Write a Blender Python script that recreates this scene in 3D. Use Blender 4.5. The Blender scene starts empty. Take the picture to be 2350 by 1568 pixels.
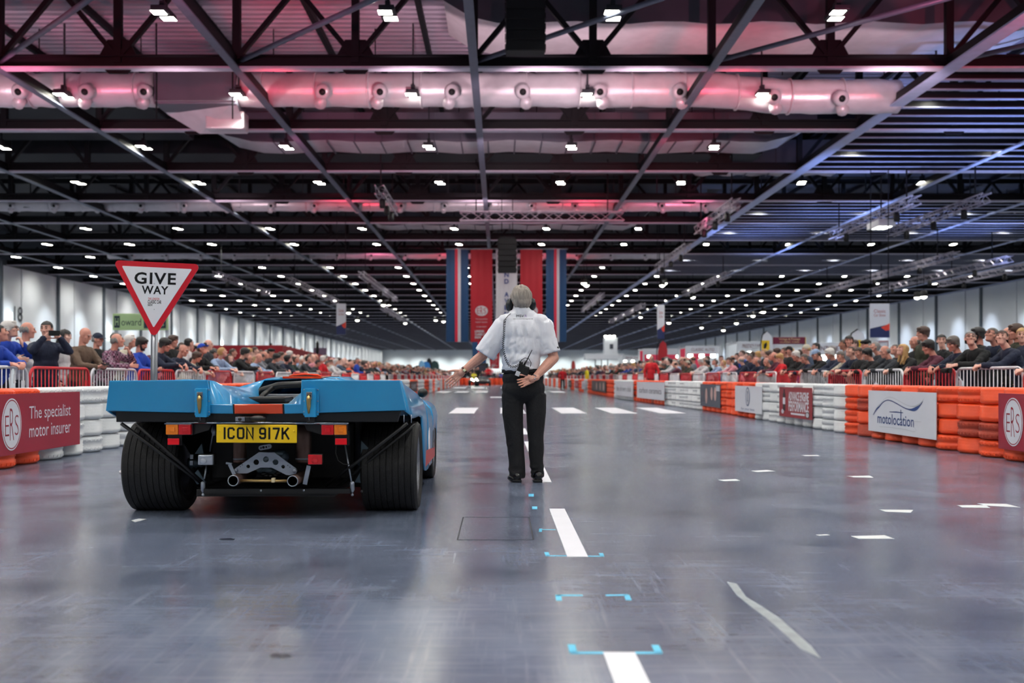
import bpy, bmesh, math, random
import numpy as np
from mathutils import Vector, Matrix, noise as mnoise
random.seed(7); np.random.seed(7)
R = math.radians
C = bpy.context.scene.collection
scene = bpy.context.scene

# ---------------------------------------------------------------- camera, world, exposure
FPX, CXP, CYP, CAMZ = 2350.0, 1148.0, 866.0, 0.93
cd = bpy.data.cameras.new('camera'); cam = bpy.data.objects.new('camera', cd); C.objects.link(cam)
cam.location = (0, 0, CAMZ); cam.rotation_euler = (R(90), 0, 0)
cd.sensor_width = 36.0; cd.lens = 36.0
cd.shift_x = (1175 - CXP) / 2350.0; cd.shift_y = (CYP - 784) / 2350.0
cd.clip_start = 0.05; cd.clip_end = 900
cd.dof.use_dof = True; cd.dof.focus_distance = 8.2; cd.dof.aperture_fstop = 2.0
scene.camera = cam
w = bpy.data.worlds.new('world'); scene.world = w; w.use_nodes = True
w.node_tree.nodes['Background'].inputs[0].default_value = (0.10, 0.12, 0.16, 1)
w.node_tree.nodes['Background'].inputs[1].default_value = 0.03
scene.view_settings.view_transform = 'Standard'; scene.view_settings.look = 'None'
scene.view_settings.exposure = 1.08; scene.view_settings.gamma = 1.0
try: scene.view_settings.use_curve_mapping = False
except Exception: pass
scene.cycles.max_bounces = 6; scene.cycles.diffuse_bounces = 3; scene.cycles.glossy_bounces = 3
scene.cycles.sample_clamp_indirect = 3.0; scene.cycles.sample_clamp_direct = 20.0
scene.cycles.use_light_tree = True
LAMP_L = 30.0        # radiance of the lamp panels
LAMP_W = 420.0       # watts of each high-bay lamp

def px(x, y, d):     # photograph pixel at depth d -> point in the hall
    return Vector(((x - CXP) / FPX * d, d, CAMZ + (CYP - y) / FPX * d))

# ---------------------------------------------------------------- colours and materials
def lin(c):
    out = []
    for v in c:
        v = v / 255.0
        out.append(v / 12.92 if v <= 0.04045 else ((v + 0.055) / 1.055) ** 2.4)
    return (out[0], out[1], out[2], 1.0)

MATS = {}
def pm(name, col, rough=0.6, metal=0.0, var=0.12, scale=9.0, bump=0.0, bscale=60.0, spec=0.5, coat=0.0, emit=0.0, detail=3.0):
    """procedural surface: noise-varied colour, optional fine relief"""
    if name in MATS: return MATS[name]
    m = bpy.data.materials.new(name); m.use_nodes = True
    nt = m.node_tree; b = nt.nodes['Principled BSDF']
    c = lin(col)
    b.inputs['Base Color'].default_value = c
    b.inputs['Roughness'].default_value = rough; b.inputs['Metallic'].default_value = metal
    b.inputs['Specular IOR Level'].default_value = spec
    if coat: b.inputs['Coat Weight'].default_value = coat; b.inputs['Coat Roughness'].default_value = 0.06
    if emit:
        b.inputs['Emission Color'].default_value = c; b.inputs['Emission Strength'].default_value = emit
    if var or bump:
        tc = nt.nodes.new('ShaderNodeTexCoord')
        n = nt.nodes.new('ShaderNodeTexNoise'); n.inputs['Scale'].default_value = scale; n.inputs['Detail'].default_value = detail
        nt.links.new(tc.outputs['Object'], n.inputs['Vector'])
        if var:
            mx = nt.nodes.new('ShaderNodeMix'); mx.data_type = 'RGBA'
            mx.inputs[6].default_value = tuple(max(0, v * (1 - var)) for v in c[:3]) + (1,)
            mx.inputs[7].default_value = tuple(min(1, v * (1 + var)) for v in c[:3]) + (1,)
            nt.links.new(n.outputs['Fac'], mx.inputs[0]); nt.links.new(mx.outputs[2], b.inputs['Base Color'])
        if bump:
            n2 = nt.nodes.new('ShaderNodeTexNoise'); n2.inputs['Scale'].default_value = bscale; n2.inputs['Detail'].default_value = 4
            nt.links.new(tc.outputs['Object'], n2.inputs['Vector'])
            bp = nt.nodes.new('ShaderNodeBump'); bp.inputs['Strength'].default_value = bump; bp.inputs['Distance'].default_value = 0.02
            nt.links.new(n2.outputs['Fac'], bp.inputs['Height']); nt.links.new(bp.outputs['Normal'], b.inputs['Normal'])
    MATS[name] = m
    return m

def lampmat(name, col, strength):
    if name in MATS: return MATS[name]
    m = bpy.data.materials.new(name); m.use_nodes = True
    nt = m.node_tree; nt.nodes.remove(nt.nodes['Principled BSDF'])
    e = nt.nodes.new('ShaderNodeEmission'); e.inputs[0].default_value = lin(col); e.inputs[1].default_value = strength
    nt.links.new(e.outputs[0], nt.nodes['Material Output'].inputs[0])
    MATS[name] = m
    return m

# ---------------------------------------------------------------- mesh helpers
class MB:
    """collects simple solids and links them as ONE mesh object"""
    def __init__(s): s.v = []; s.f = []; s.m = []; s.sm = []
    def add(s, verts, faces, mi=0, smooth=False):
        o = len(s.v); s.v.extend([tuple(p) for p in verts])
        for f in faces:
            s.f.append(tuple(i + o for i in f)); s.m.append(mi); s.sm.append(smooth)
        return s
    def box(s, c, size, rot=None, mi=0, taper=None):
        hx, hy, hz = size[0] / 2, size[1] / 2, size[2] / 2
        P = [(-hx, -hy, -hz), (hx, -hy, -hz), (hx, hy, -hz), (-hx, hy, -hz), (-hx, -hy, hz), (hx, -hy, hz), (hx, hy, hz), (-hx, hy, hz)]
        if taper: P = [(p[0] * (taper if p[2] > 0 else 1), p[1] * (taper if p[2] > 0 else 1), p[2]) for p in P]
        P = [Vector(p) for p in P]
        if rot is not None: P = [rot @ p for p in P]
        c = Vector(c)
        return s.add([p + c for p in P], [(0, 3, 2, 1), (4, 5, 6, 7), (0, 1, 5, 4), (1, 2, 6, 5), (2, 3, 7, 6), (3, 0, 4, 7)], mi)
    def bbox(s, c, size, b=0.01, mi=0, rot=None):
        """box with chamfered edges"""
        hx, hy, hz = size[0] / 2, size[1] / 2, size[2] / 2
        b = min(b, hx * .9, hy * .9, hz * .9)
        bm = bmesh.new(); bmesh.ops.create_cube(bm, size=1.0)
        for v in bm.verts: v.co = Vector((v.co.x * size[0], v.co.y * size[1], v.co.z * size[2]))
        bmesh.ops.bevel(bm, geom=bm.edges[:], offset=b, segments=2, affect='EDGES', profile=0.6)
        bm.verts.ensure_lookup_table()
        P = [v.co.copy() for v in bm.verts]
        if rot is not None: P = [rot @ p for p in P]
        F = [[v.index for v in f.verts] for f in bm.faces]; bm.free()
        return s.add([p + Vector(c) for p in P], F, mi, False)
    def bar(s, a, b, w, h=None, mi=0, up=(0, 0, 1)):
        """rectangular bar between two points"""
        a, b = Vector(a), Vector(b); h = h or w; d = b - a; L = d.length
        if L < 1e-6: return s
        d /= L; u = Vector(up)
        if abs(d.dot(u)) > .98: u = Vector((0, 1, 0)) if abs(d.y) < .9 else Vector((1, 0, 0))
        x = d.cross(u).normalized(); z = x.cross(d)
        P = []
        for q in (a, b):
            for sx, sz in ((-1, -1), (1, -1), (1, 1), (-1, 1)): P.append(q + x * sx * w / 2 + z * sz * h / 2)
        return s.add(P, [(0, 1, 2, 3), (7, 6, 5, 4), (0, 4, 5, 1), (1, 5, 6, 2), (2, 6, 7, 3), (3, 7, 4, 0)], mi)
    def tube(s, pts, r, n=8, mi=0, caps=True, smooth=True, closed=False, rr=None):
        pts = [Vector(p) for p in pts]; N = len(pts); rings = []
        prev = None
        for i in range(N):
            if closed: t = pts[(i + 1) % N] - pts[i - 1]
            else: t = pts[min(i + 1, N - 1)] - pts[max(i - 1, 0)]
            if t.length < 1e-9: t = Vector((0, 0, 1))
            t.normalize()
            if prev is None:
                u = Vector((0, 0, 1)) if abs(t.z) < .95 else Vector((1, 0, 0))
                x = t.cross(u).normalized()
            else:
                x = (prev - t * prev.dot(t)); x = x.normalized() if x.length > 1e-6 else t.orthogonal().normalized()
            prev = x; y = t.cross(x)
            ri = rr[i] if rr else r
            rings.append([pts[i] + (x * math.cos(a) + y * math.sin(a)) * ri for a in [2 * math.pi * k / n for k in range(n)]])
        V = [p for ring in rings for p in ring]; F = []
        for i in range(N if closed else N - 1):
            j = (i + 1) % N
            for k in range(n): F.append((i * n + k, i * n + (k + 1) % n, j * n + (k + 1) % n, j * n + k))
        if caps and not closed: F.append(tuple(reversed(range(n)))); F.append(tuple((N - 1) * n + k for k in range(n)))
        return s.add(V, F, mi, smooth)
    def lathe(s, prof, c=(0, 0, 0), axis='Z', n=24, mi=0, smooth=True, closed=False):
        """prof: (radius, height) pairs spun about an axis"""
        V = []; F = []; N = len(prof)
        for r, h in prof:
            for k in range(n):
                a = 2 * math.pi * k / n; p = (r * math.cos(a), r * math.sin(a), h)
                if axis == 'X': p = (h, p[0], p[1])
                elif axis == 'Y': p = (p[1], h, p[0])
                V.append((p[0] + c[0], p[1] + c[1], p[2] + c[2]))
        for i in range(N if closed else N - 1):
            j = (i + 1) % N
            for k in range(n): F.append((i * n + k, i * n + (k + 1) % n, j * n + (k + 1) % n, j * n + k))
        if not closed:
            if prof[0][0] > 1e-6: F.append(tuple(reversed(range(n))))
            if prof[-1][0] > 1e-6: F.append(tuple((N - 1) * n + k for k in range(n)))
        return s.add(V, F, mi, smooth)
    def ell(s, c, r, rot=None, n=12, m=8, mi=0):
        V = []; F = []; c = Vector(c)
        V.append((0, 0, 1))
        for i in range(1, m):
            t = math.pi * i / m
            for k in range(n):
                a = 2 * math.pi * k / n; V.append((math.sin(t) * math.cos(a), math.sin(t) * math.sin(a), math.cos(t)))
        V.append((0, 0, -1))
        P = [Vector((p[0] * r[0], p[1] * r[1], p[2] * r[2])) for p in V]
        if rot is not None: P = [rot @ p for p in P]
        for k in range(n): F.append((0, 1 + k, 1 + (k + 1) % n))
        for i in range(m - 2):
            for k in range(n):
                a = 1 + i * n + k; b = 1 + i * n + (k + 1) % n
                F.append((a, a + n, b + n, b))
        L = len(V) - 1; o = 1 + (m - 2) * n
        for k in range(n): F.append((L, o + (k + 1) % n, o + k))
        return s.add([p + c for p in P], F, mi, True)
    def cap(s, a, b, ra, rb, n=10, mi=0, flat=None):
        """tapered capsule (closed)"""
        a, b = Vector(a), Vector(b); d = b - a; L = d.length
        if L < 1e-6: return s.ell(a, (ra, ra, ra), n=n, mi=mi)
        d /= L
        pts = []; rr = []
        for t in (90, 60, 30): pts.append(a - d * ra * math.sin(R(t))); rr.append(max(ra * math.cos(R(t)), ra * .02))
        pts.append(a); rr.append(ra); pts.append(b); rr.append(rb)
        for t in (30, 60, 90): pts.append(b + d * rb * math.sin(R(t))); rr.append(max(rb * math.cos(R(t)), rb * .02))
        return s.tube(pts, 1, n=n, mi=mi, rr=rr)
    def prism(s, poly, y0, y1, mi=0, plane='XZ'):
        """extrude a polygon (list of 2D points)"""
        n = len(poly); V = []
        for y in (y0, y1):
            for a, b in poly:
                V.append({'XZ': (a, y, b), 'YZ': (y, a, b), 'XY': (a, b, y)}[plane])
        F = [tuple(range(n)), tuple(reversed(range(n, 2 * n)))]
        for k in range(n): F.append((k, (k + 1) % n + 0, (k + 1) % n + n, k + n)[::-1])
        return s.add(V, F, mi)
    def mesh(s, name, mats):
        me = bpy.data.meshes.new(name); me.from_pydata(s.v, [], s.f)
        me.polygons.foreach_set('material_index', s.m); me.polygons.foreach_set('use_smooth', s.sm)
        for m in (mats if isinstance(mats, (list, tuple)) else [mats]): me.materials.append(m)
        me.update()
        return me
    def build(s, name, mats, parent=None, fix=False):
        me = s.mesh(name, mats)
        if fix: fixn(me)
        return link(name, me, parent)

def fixn(me):
    bm = bmesh.new(); bm.from_mesh(me); bmesh.ops.recalc_face_normals(bm, faces=bm.faces[:]); bm.to_mesh(me); bm.free()

def link(name, me, parent=None, loc=None):
    o = bpy.data.objects.new(name, me); C.objects.link(o)
    if parent is not None: o.parent = parent
    if loc is not None: o.location = loc
    return o

def tag(o, label=None, cat=None, group=None, kind=None):
    if label: o['label'] = label
    if cat: o['category'] = cat
    if group: o['group'] = group
    if kind: o['kind'] = kind
    return o

def thing(name, label, cat, loc=(0, 0, 0), rz=0.0, group=None):
    o = bpy.data.objects.new(name, None); C.objects.link(o); o.empty_display_size = .1
    o.location = loc; o.rotation_euler = (0, 0, rz)
    return tag(o, label, cat, group)

def kids(o): return KIDS.get(o.name, [])
def dup(o, loc=None, rz=None, label=None, group=None):
    """a copy of a thing with copies of its parts and sub-parts"""
    c = o.copy(); C.objects.link(c)
    if loc is not None: c.location = loc
    if rz is not None: c.rotation_euler = (0, 0, rz)
    if label: c['label'] = label
    if group: c['group'] = group
    for ch in o.children:
        k = ch.copy(); C.objects.link(k); k.parent = c
        for g in ch.children:
            q = g.copy(); C.objects.link(q); q.parent = k
    return c

def remeshed(mb, name, mats, voxel=0.012, smooth=4, dec=None, fac=0.5):
    """fuses overlapping solids into one continuous skin"""
    me = mb.mesh(name + '_tmp', [])
    o = bpy.data.objects.new('tmp', me); C.objects.link(o)
    md = o.modifiers.new('r', 'REMESH'); md.mode = 'VOXEL'; md.voxel_size = voxel; md.use_smooth_shade = True
    if smooth:
        sm = o.modifiers.new('s', 'SMOOTH'); sm.factor = fac; sm.iterations = smooth
    if dec:
        de = o.modifiers.new('d', 'DECIMATE'); de.ratio = dec
    dg = bpy.context.evaluated_depsgraph_get()
    out = bpy.data.meshes.new_from_object(o.evaluated_get(dg))
    out.name = name
    bpy.data.objects.remove(o); bpy.data.meshes.remove(me)
    out.materials.clear()
    for m in (mats if isinstance(mats, (list, tuple)) else [mats]): out.materials.append(m)
    out.polygons.foreach_set('use_smooth', [True] * len(out.polygons))
    return out

def wrinkle(me, amp, scale=(14, 14, 5), seed=0.0, skip=None):
    """pushes vertices along normals: cloth folds"""
    n = len(me.vertices)
    co = np.empty(n * 3); me.vertices.foreach_get('co', co); co = co.reshape(-1, 3)
    no = np.empty(n * 3); me.vertex_normals.foreach_get('vector', no); no = no.reshape(-1, 3)
    for i in range(n):
        p = co[i]
        q = Vector((p[0] * scale[0] + seed, p[1] * scale[1], p[2] * scale[2] + 2.5 * mnoise.noise(Vector((p[0] * 6, p[1] * 6, p[2] * 6 + seed)))))
        a = mnoise.noise(q)
        k = amp * (1 - 2 * abs(a) * 1.6)
        if skip is not None: k *= skip(p)
        co[i] = p + no[i] * k
    me.vertices.foreach_set('co', co.reshape(-1)); me.update()

def text_mesh(s, size=1.0, bold=0.0, sx=1.0, align='CENTER', depth=0.0, spacing=1.0, shear=0.0):
    cu = bpy.data.curves.new('t', 'FONT'); cu.body = s; cu.size = size; cu.align_x = align; cu.align_y = 'CENTER'
    cu.offset = bold; cu.extrude = depth; cu.space_character = spacing; cu.shear = shear; cu.resolution_u = 3
    o = bpy.data.objects.new('t', cu); C.objects.link(o)
    dg = bpy.context.evaluated_depsgraph_get()
    me = bpy.data.meshes.new_from_object(o.evaluated_get(dg))
    bpy.data.objects.remove(o); bpy.data.curves.remove(cu)
    for v in me.vertices: v.co.x *= sx
    return me

def fit_text(s, w_, h_, bold=0.0, spacing=1.0, shear=0.0, depth=0.0005):
    """lettering scaled to a width and a height, centred, in the local XY plane"""
    me = text_mesh(s, 1.0, bold, 1.0, 'CENTER', 0.0, spacing, shear)
    xs = [v.co.x for v in me.vertices]; ys = [v.co.y for v in me.vertices]
    x0, x1, y0, y1 = min(xs), max(xs), min(ys), max(ys)
    for v in me.vertices:
        v.co.x = ((v.co.x - x0) / (x1 - x0) - .5) * w_; v.co.y = ((v.co.y - y0) / (y1 - y0) - .5) * h_
    return me

def put_text(name, s, w_, h_, mat, parent, loc, rot, **k):
    me = fit_text(s, w_, h_, **k); me.name = name; me.materials.clear(); me.materials.append(mat)
    o = link(name, me, parent, loc); o.rotation_euler = rot
    return o

ORD = ['first', 'second', 'third', 'fourth', 'fifth', 'sixth', 'seventh', 'eighth', 'ninth', 'tenth', 'eleventh', 'twelfth', 'thirteenth', 'fourteenth', 'fifteenth',
       'sixteenth', 'seventeenth', 'eighteenth', 'nineteenth', 'twentieth', 'twenty-first', 'twenty-second', 'twenty-third', 'twenty-fourth', 'twenty-fifth', 'twenty-sixth', 'twenty-seventh', 'twenty-eighth', 'twenty-ninth', 'thirtieth']
# ---------------------------------------------------------------- coloured uplights and wall washers (lamps of the hall)
def spot(name, loc, target, energy, col, angle, blend=0.6, size=0.15):
    l = bpy.data.lights.new(name, 'SPOT'); l.energy = energy; l.color = lin(col)[:3]; l.spot_size = R(angle); l.spot_blend = blend; l.shadow_soft_size = size; l.cycles.use_multiple_importance_sampling = False
    o = bpy.data.objects.new(name, l); C.objects.link(o); o.location = loc
    o.rotation_euler = (Vector(target) - Vector(loc)).to_track_quat('-Z', 'Y').to_euler()
    return o
UPK = .8
WL, WR, YEND, ZCH, ZROOF = -39.6, 48.0, 346.0, 9.93, 12.6
RED, PINK, BLUE = (255, 66, 92), (255, 124, 160), (160, 184, 255)
WARM = (255, 216, 226)
for x, y, e, c in ((-14, 30.6, 300, PINK), (-9.5, 31.2, 200, WARM), (-6.6, 31.5, 300, RED), (-2.6, 31.2, 420, WARM), (1.2, 31.2, 480, WARM), (4.2, 31.2, 360, WARM), (7.0, 31.5, 260, RED), (11.5, 31.0, 380, WARM),
                   (-13, 24.5, 420, RED), (-6.5, 24.5, 420, PINK), (9, 24.5, 420, PINK), (14.5, 25, 500, RED), (-17, 31, 380, WARM),
                   (-7, 39.5, 300, PINK), (0, 40, 340, WARM), (6.5, 40, 300, RED), (-14, 52.6, 260, WARM), (-8, 53, 300, RED), (-1, 53, 300, WARM), (4.5, 53, 330, RED), (10, 53.4, 330, PINK),
                   (-3.5, 76, 420, RED), (4, 76, 380, RED), (-9, 76, 330, PINK)):
    spot('uplight', (x, y - 2.2, 8.4), (x, y + 2.4, 11.4), e * UPK, c, 96, 0.9)
for x, y, e in ((17.5, 34, 1100), (22, 41, 1100), (16, 42, 900), (27, 36, 900), (18, 54, 1300), (23, 57, 1200), (16, 62, 1200), (29, 61, 1200), (20, 71, 1200)):
    spot('uplight', (x, y, 6.0), (x, y + .6, 10.0), e * UPK, BLUE, 104, 0.8)
for k in range(30):
    y = 80 + 7.0 * k + 2
    spot('wall_washer', (WL + 3.0, y, 9.7), (WL + 0.1, y, 1.4), 760, (235, 246, 255), 66, 1.0)
for k in range(26):
    y = 84 + 7.0 * k + 2
    spot('wall_washer', (WR - 3.0, y, 9.7), (WR - 0.1, y, 1.4), 760, (218, 232, 255), 66, 1.0)

for k in range(12):
    x = WL + 5 + 7.0 * k
    spot('wall_washer', (x, YEND - 8, 9.4), (x, YEND - .1, 2.0), 1900, (240, 250, 246), 70, 1.0)

# ---------------------------------------------------------------- shared surfaces
STEEL = pm('black_steel', (5, 7, 13), 0.6, 0.0, 0.25, 3, spec=.3)
FLANGE = pm('flange_grey', (186, 184, 198), 0.5, 0.0, 0.2, 4)
FLANGEB = pm('flange_pale', (176, 188, 220), 0.5, 0.0, 0.15, 4)
TUBEG = pm('galvanised_tube', (95, 102, 120), 0.45, 0.3, 0.2, 5)
FOIL = pm('duct_foil', (214, 210, 214), 0.36, 0.35, 0.18, 2.2, 0.35, 7)
FOILD = pm('duct_sheet', (92, 92, 104), 0.5, 0.3, 0.2, 1.5, 0.15, 5)
DECKF = pm('roof_deck_shaded', (26, 30, 40), .7, 0, .2, .6)  # darkened copy of the deck: shade of the far bays put into the colour
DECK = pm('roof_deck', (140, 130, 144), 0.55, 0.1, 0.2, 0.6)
WHITEW = pm('wall_white', (226, 232, 236), 0.75, 0, 0.04, 0.4)
BLACKM = pm('matt_black', (9, 10, 13), 0.6, 0, 0.2, 6)
LAMP = lampmat('lamp_diffuser', (255, 252, 236), LAMP_L)

# ---------------------------------------------------------------- floor
def floor_material():
    m = bpy.data.materials.new('polished_concrete'); m.use_nodes = True
    nt = m.node_tree; b = nt.nodes['Principled BSDF']; L = nt.links.new
    tc = nt.nodes.new('ShaderNodeTexCoord')
    def nz(scale, det=5, rough=.6, vec=None, dist=0.0):
        dist = 0.0
        n = nt.nodes.new('ShaderNodeTexNoise'); n.inputs['Scale'].default_value = scale; n.inputs['Detail'].default_value = det
        n.inputs['Roughness'].default_value = rough; n.inputs['Distortion'].default_value = dist
        L(vec if vec is not None else tc.outputs['Object'], n.inputs['Vector']); return n
    def ramp(src, p0, c0, p1, c1):
        r = nt.nodes.new('ShaderNodeValToRGB'); e = r.color_ramp.elements
        e[0].position = p0; e[0].color = c0; e[1].position = p1; e[1].color = c1
        L(src, r.inputs[0]); return r
    def mix(a, bcol, fac, mode='MIX'):
        x = nt.nodes.new('ShaderNodeMix'); x.data_type = 'RGBA'; x.blend_type = mode
        if isinstance(fac, float): x.inputs[0].default_value = fac
        else: L(fac, x.inputs[0])
        if isinstance(a, tuple): x.inputs[6].default_value = a
        else: L(a, x.inputs[6])
        if isinstance(bcol, tuple): x.inputs[7].default_value = bcol
        else: L(bcol, x.inputs[7])
        return x
    big = nz(0.45, 6, .65, dist=.6)
    base = ramp(big.outputs['Fac'], .30, lin((62, 72, 92)), .72, lin((116, 126, 148)))
    mid = nz(1.7, 5, .56)
    sm = ramp(mid.outputs['Fac'], .35, (0, 0, 0, 1), .85, (1, 1, 1, 1))
    c1 = mix(base.outputs[0], lin((124, 132, 152)), sm.outputs[0])
    mul = nt.nodes.new('ShaderNodeMath'); mul.operation = 'MULTIPLY'; mul.inputs[1].default_value = .55
    L(sm.outputs[0], mul.inputs[0]); L(mul.outputs[0], c1.inputs[0])
    # long thin scuffs left by tyres and trolleys
    mp = nt.nodes.new('ShaderNodeMapping'); mp.inputs['Scale'].default_value = (1.2, 26, 1); mp.inputs['Rotation'].default_value = (0, 0, R(14))
    L(tc.outputs['Object'], mp.inputs[0])
    s1 = nz(1.3, 7, .66, mp.outputs[0]); r1 = ramp(s1.outputs['Fac'], .50, (0, 0, 0, 1), .78, (1, 1, 1, 1))
    mp2 = nt.nodes.new('ShaderNodeMapping'); mp2.inputs['Scale'].default_value = (22, 1.0, 1); mp2.inputs['Rotation'].default_value = (0, 0, R(-18))
    L(tc.outputs['Object'], mp2.inputs[0])
    s2 = nz(1.3, 7, .66, mp2.outputs[0]); r2 = ramp(s2.outputs['Fac'], .52, (0, 0, 0, 1), .80, (1, 1, 1, 1))
    add = nt.nodes.new('ShaderNodeMath'); add.operation = 'MAXIMUM'; L(r1.outputs[0], add.inputs[0]); L(r2.outputs[0], add.inputs[1])
    m3 = nt.nodes.new('ShaderNodeMath'); m3.operation = 'MULTIPLY'; m3.inputs[1].default_value = .46; L(add.outputs[0], m3.inputs[0])
    c2 = mix(c1.outputs[2], lin((150, 156, 172)), m3.outputs[0])
    # dark rubber smudges
    dk = nz(.8, 5, .58); rd = ramp(dk.outputs['Fac'], .48, (0, 0, 0, 1), .80, (1, 1, 1, 1))
    m4 = nt.nodes.new('ShaderNodeMath'); m4.operation = 'MULTIPLY'; m4.inputs[1].default_value = .7; L(rd.outputs[0], m4.inputs[0])
    c3 = mix(c2.outputs[2], lin((36, 43, 58)), m4.outputs[0])
    L(c3.outputs[2], b.inputs['Base Color'])
    rr = nt.nodes.new('ShaderNodeMapRange'); rr.inputs['From Min'].default_value = .3; rr.inputs['From Max'].default_value = .75
    rr.inputs['To Min'].default_value = .16; rr.inputs['To Max'].default_value = .27
    L(mid.outputs['Fac'], rr.inputs[0]); L(rr.outputs[0], b.inputs['Roughness'])
    b.inputs['Specular IOR Level'].default_value = 0.9
    bp = nt.nodes.new('ShaderNodeBump'); bp.inputs['Strength'].default_value = .06; bp.inputs['Distance'].default_value = .01
    fine = nz(30, 4); L(fine.outputs['Fac'], bp.inputs['Height']); L(bp.outputs['Normal'], b.inputs['Normal'])
    return m
fl = MB().add([(WL, -70, 0), (WR, -70, 0), (WR, YEND, 0), (WL, YEND, 0)], [(0, 1, 2, 3)]).build('floor', floor_material())
tag(fl, kind='structure')
hm = pm('hatch_joint', (26, 28, 36), .6, 0, .2)
def hatch(x0, x1, y0, y1):
    h = MB()
    for a, b in (((x0, y0), (x1, y0)), ((x1, y0), (x1, y1)), ((x1, y1), (x0, y1)), ((x0, y1), (x0, y0))):
        h.bar((a[0], a[1], .0006), (b[0], b[1], .0006), .008, .0012)
    h.build('hatch_frame', hm, fl)
hatch(-.245, .19, 5.85, 6.8)

# ---------------------------------------------------------------- walls of white panels with dark joints
DARKJ = pm('wall_joint', (88, 98, 106), .7, 0, .1, 2)
def side_wall(name, x, sgn, y0):
    w_ = MB().box((x + sgn * -.25, (y0 + YEND) / 2, 5.2), (.3, YEND - y0, 10.4)).build(name, DARKJ); tag(w_, kind='structure')
    bm_ = MB().box((0, 0, 0), (.12, 3.38, 9.8)).mesh('wall_panel', WHITEW)
    y = 81.0 - 3.5 * math.ceil((81 - y0) / 3.5); far = MB()
    while y + 3.5 < YEND:
        off = 0.05 if int(round(y / 3.5)) % 3 == 0 else 0.0
        if 78 < y < 190: link('wall_panel', bm_, w_, (x + sgn * (.0 + off), y + 1.75, 4.95))
        else: far.box((x + sgn * off, y + 1.75, 4.95), (.12, 3.38, 9.8))
        y += 3.5
    f = far.build('wall_panels', WHITEW, w_); f['kind'] = 'stuff'
    cm = MB().box((0, 0, 0), (.3, .28, 10.2)).mesh('wall_post', DARKJ)
    for k in range(16):
        link('wall_post', cm, w_, (x + sgn * .12, 80.9 + 10.5 * k, 5.1))
    return w_
wall_l = side_wall('wall_left', WL, 1, -70)
wall_r = side_wall('wall_right', WR, -1, -70)
we = MB().box(((WL + WR) / 2, YEND + .3, 5.2), (WR - WL + 1, .4, 10.4)).build('wall_back', WHITEW); tag(we, kind='structure')
wf = MB().box(((WL + WR) / 2, -70.3, 6.4), (WR - WL + 1, .4, 13)).build('wall_front', WHITEW); tag(wf, kind='structure')
# the painted number on the left wall, and small door plates
NUM = pm('number_ink', (40, 46, 54), .6, 0, .05)
put_text('wall_number', '18', 1.45, 1.2, NUM, wall_l, (WL + .128, 83.9, 6.12), (R(90), 0, R(90)))
pl = pm('plate_dark', (52, 70, 76), .5)
MB().box((WL + .2, 112, 4.2), (.1, 1.6, 2.2)).build('notice_plate', pl, wall_l)
wlp = lampmat('exit_light', (236, 250, 240), 2.2)
for yy in (82.3, 103.2, 121, 145):
    MB().bbox((WL + .2, yy, 5.4), (.18, .5, 1.5), .03).build('door_lamp', wlp, wall_l)

# ---------------------------------------------------------------- ceiling: corrugated deck
ce = MB(); p = .42; y = 14.0
while y < 45:
    prof = [(y, 12.6), (y + p * .3, 12.6), (y + p * .4, 12.54), (y + p * .86, 12.54), (y + p * .98, 12.6)]
    for (a, za), (b, zb) in zip(prof, prof[1:] + [(y + p, 12.6)]):
        ce.add([(WL, a, za), (WR, a, za), (WR, b, zb), (WL, b, zb)], [(0, 1, 2, 3)])
    y += p
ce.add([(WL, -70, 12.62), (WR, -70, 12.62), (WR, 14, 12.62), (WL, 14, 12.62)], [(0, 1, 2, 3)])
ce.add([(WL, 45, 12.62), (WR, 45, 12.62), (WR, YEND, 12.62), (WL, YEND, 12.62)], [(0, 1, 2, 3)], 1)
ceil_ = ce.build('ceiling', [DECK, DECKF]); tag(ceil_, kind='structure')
ru = MB()      # purlins under the deck, running with the hall
for k in range(-8, 12):
    ru.box((-.76 + 3.465 * k + 1.7, 45, 12.44), (.16, 62, .2))
o = ru.build('roof_purlins', STEEL, ceil_); o['kind'] = 'stuff'

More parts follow.
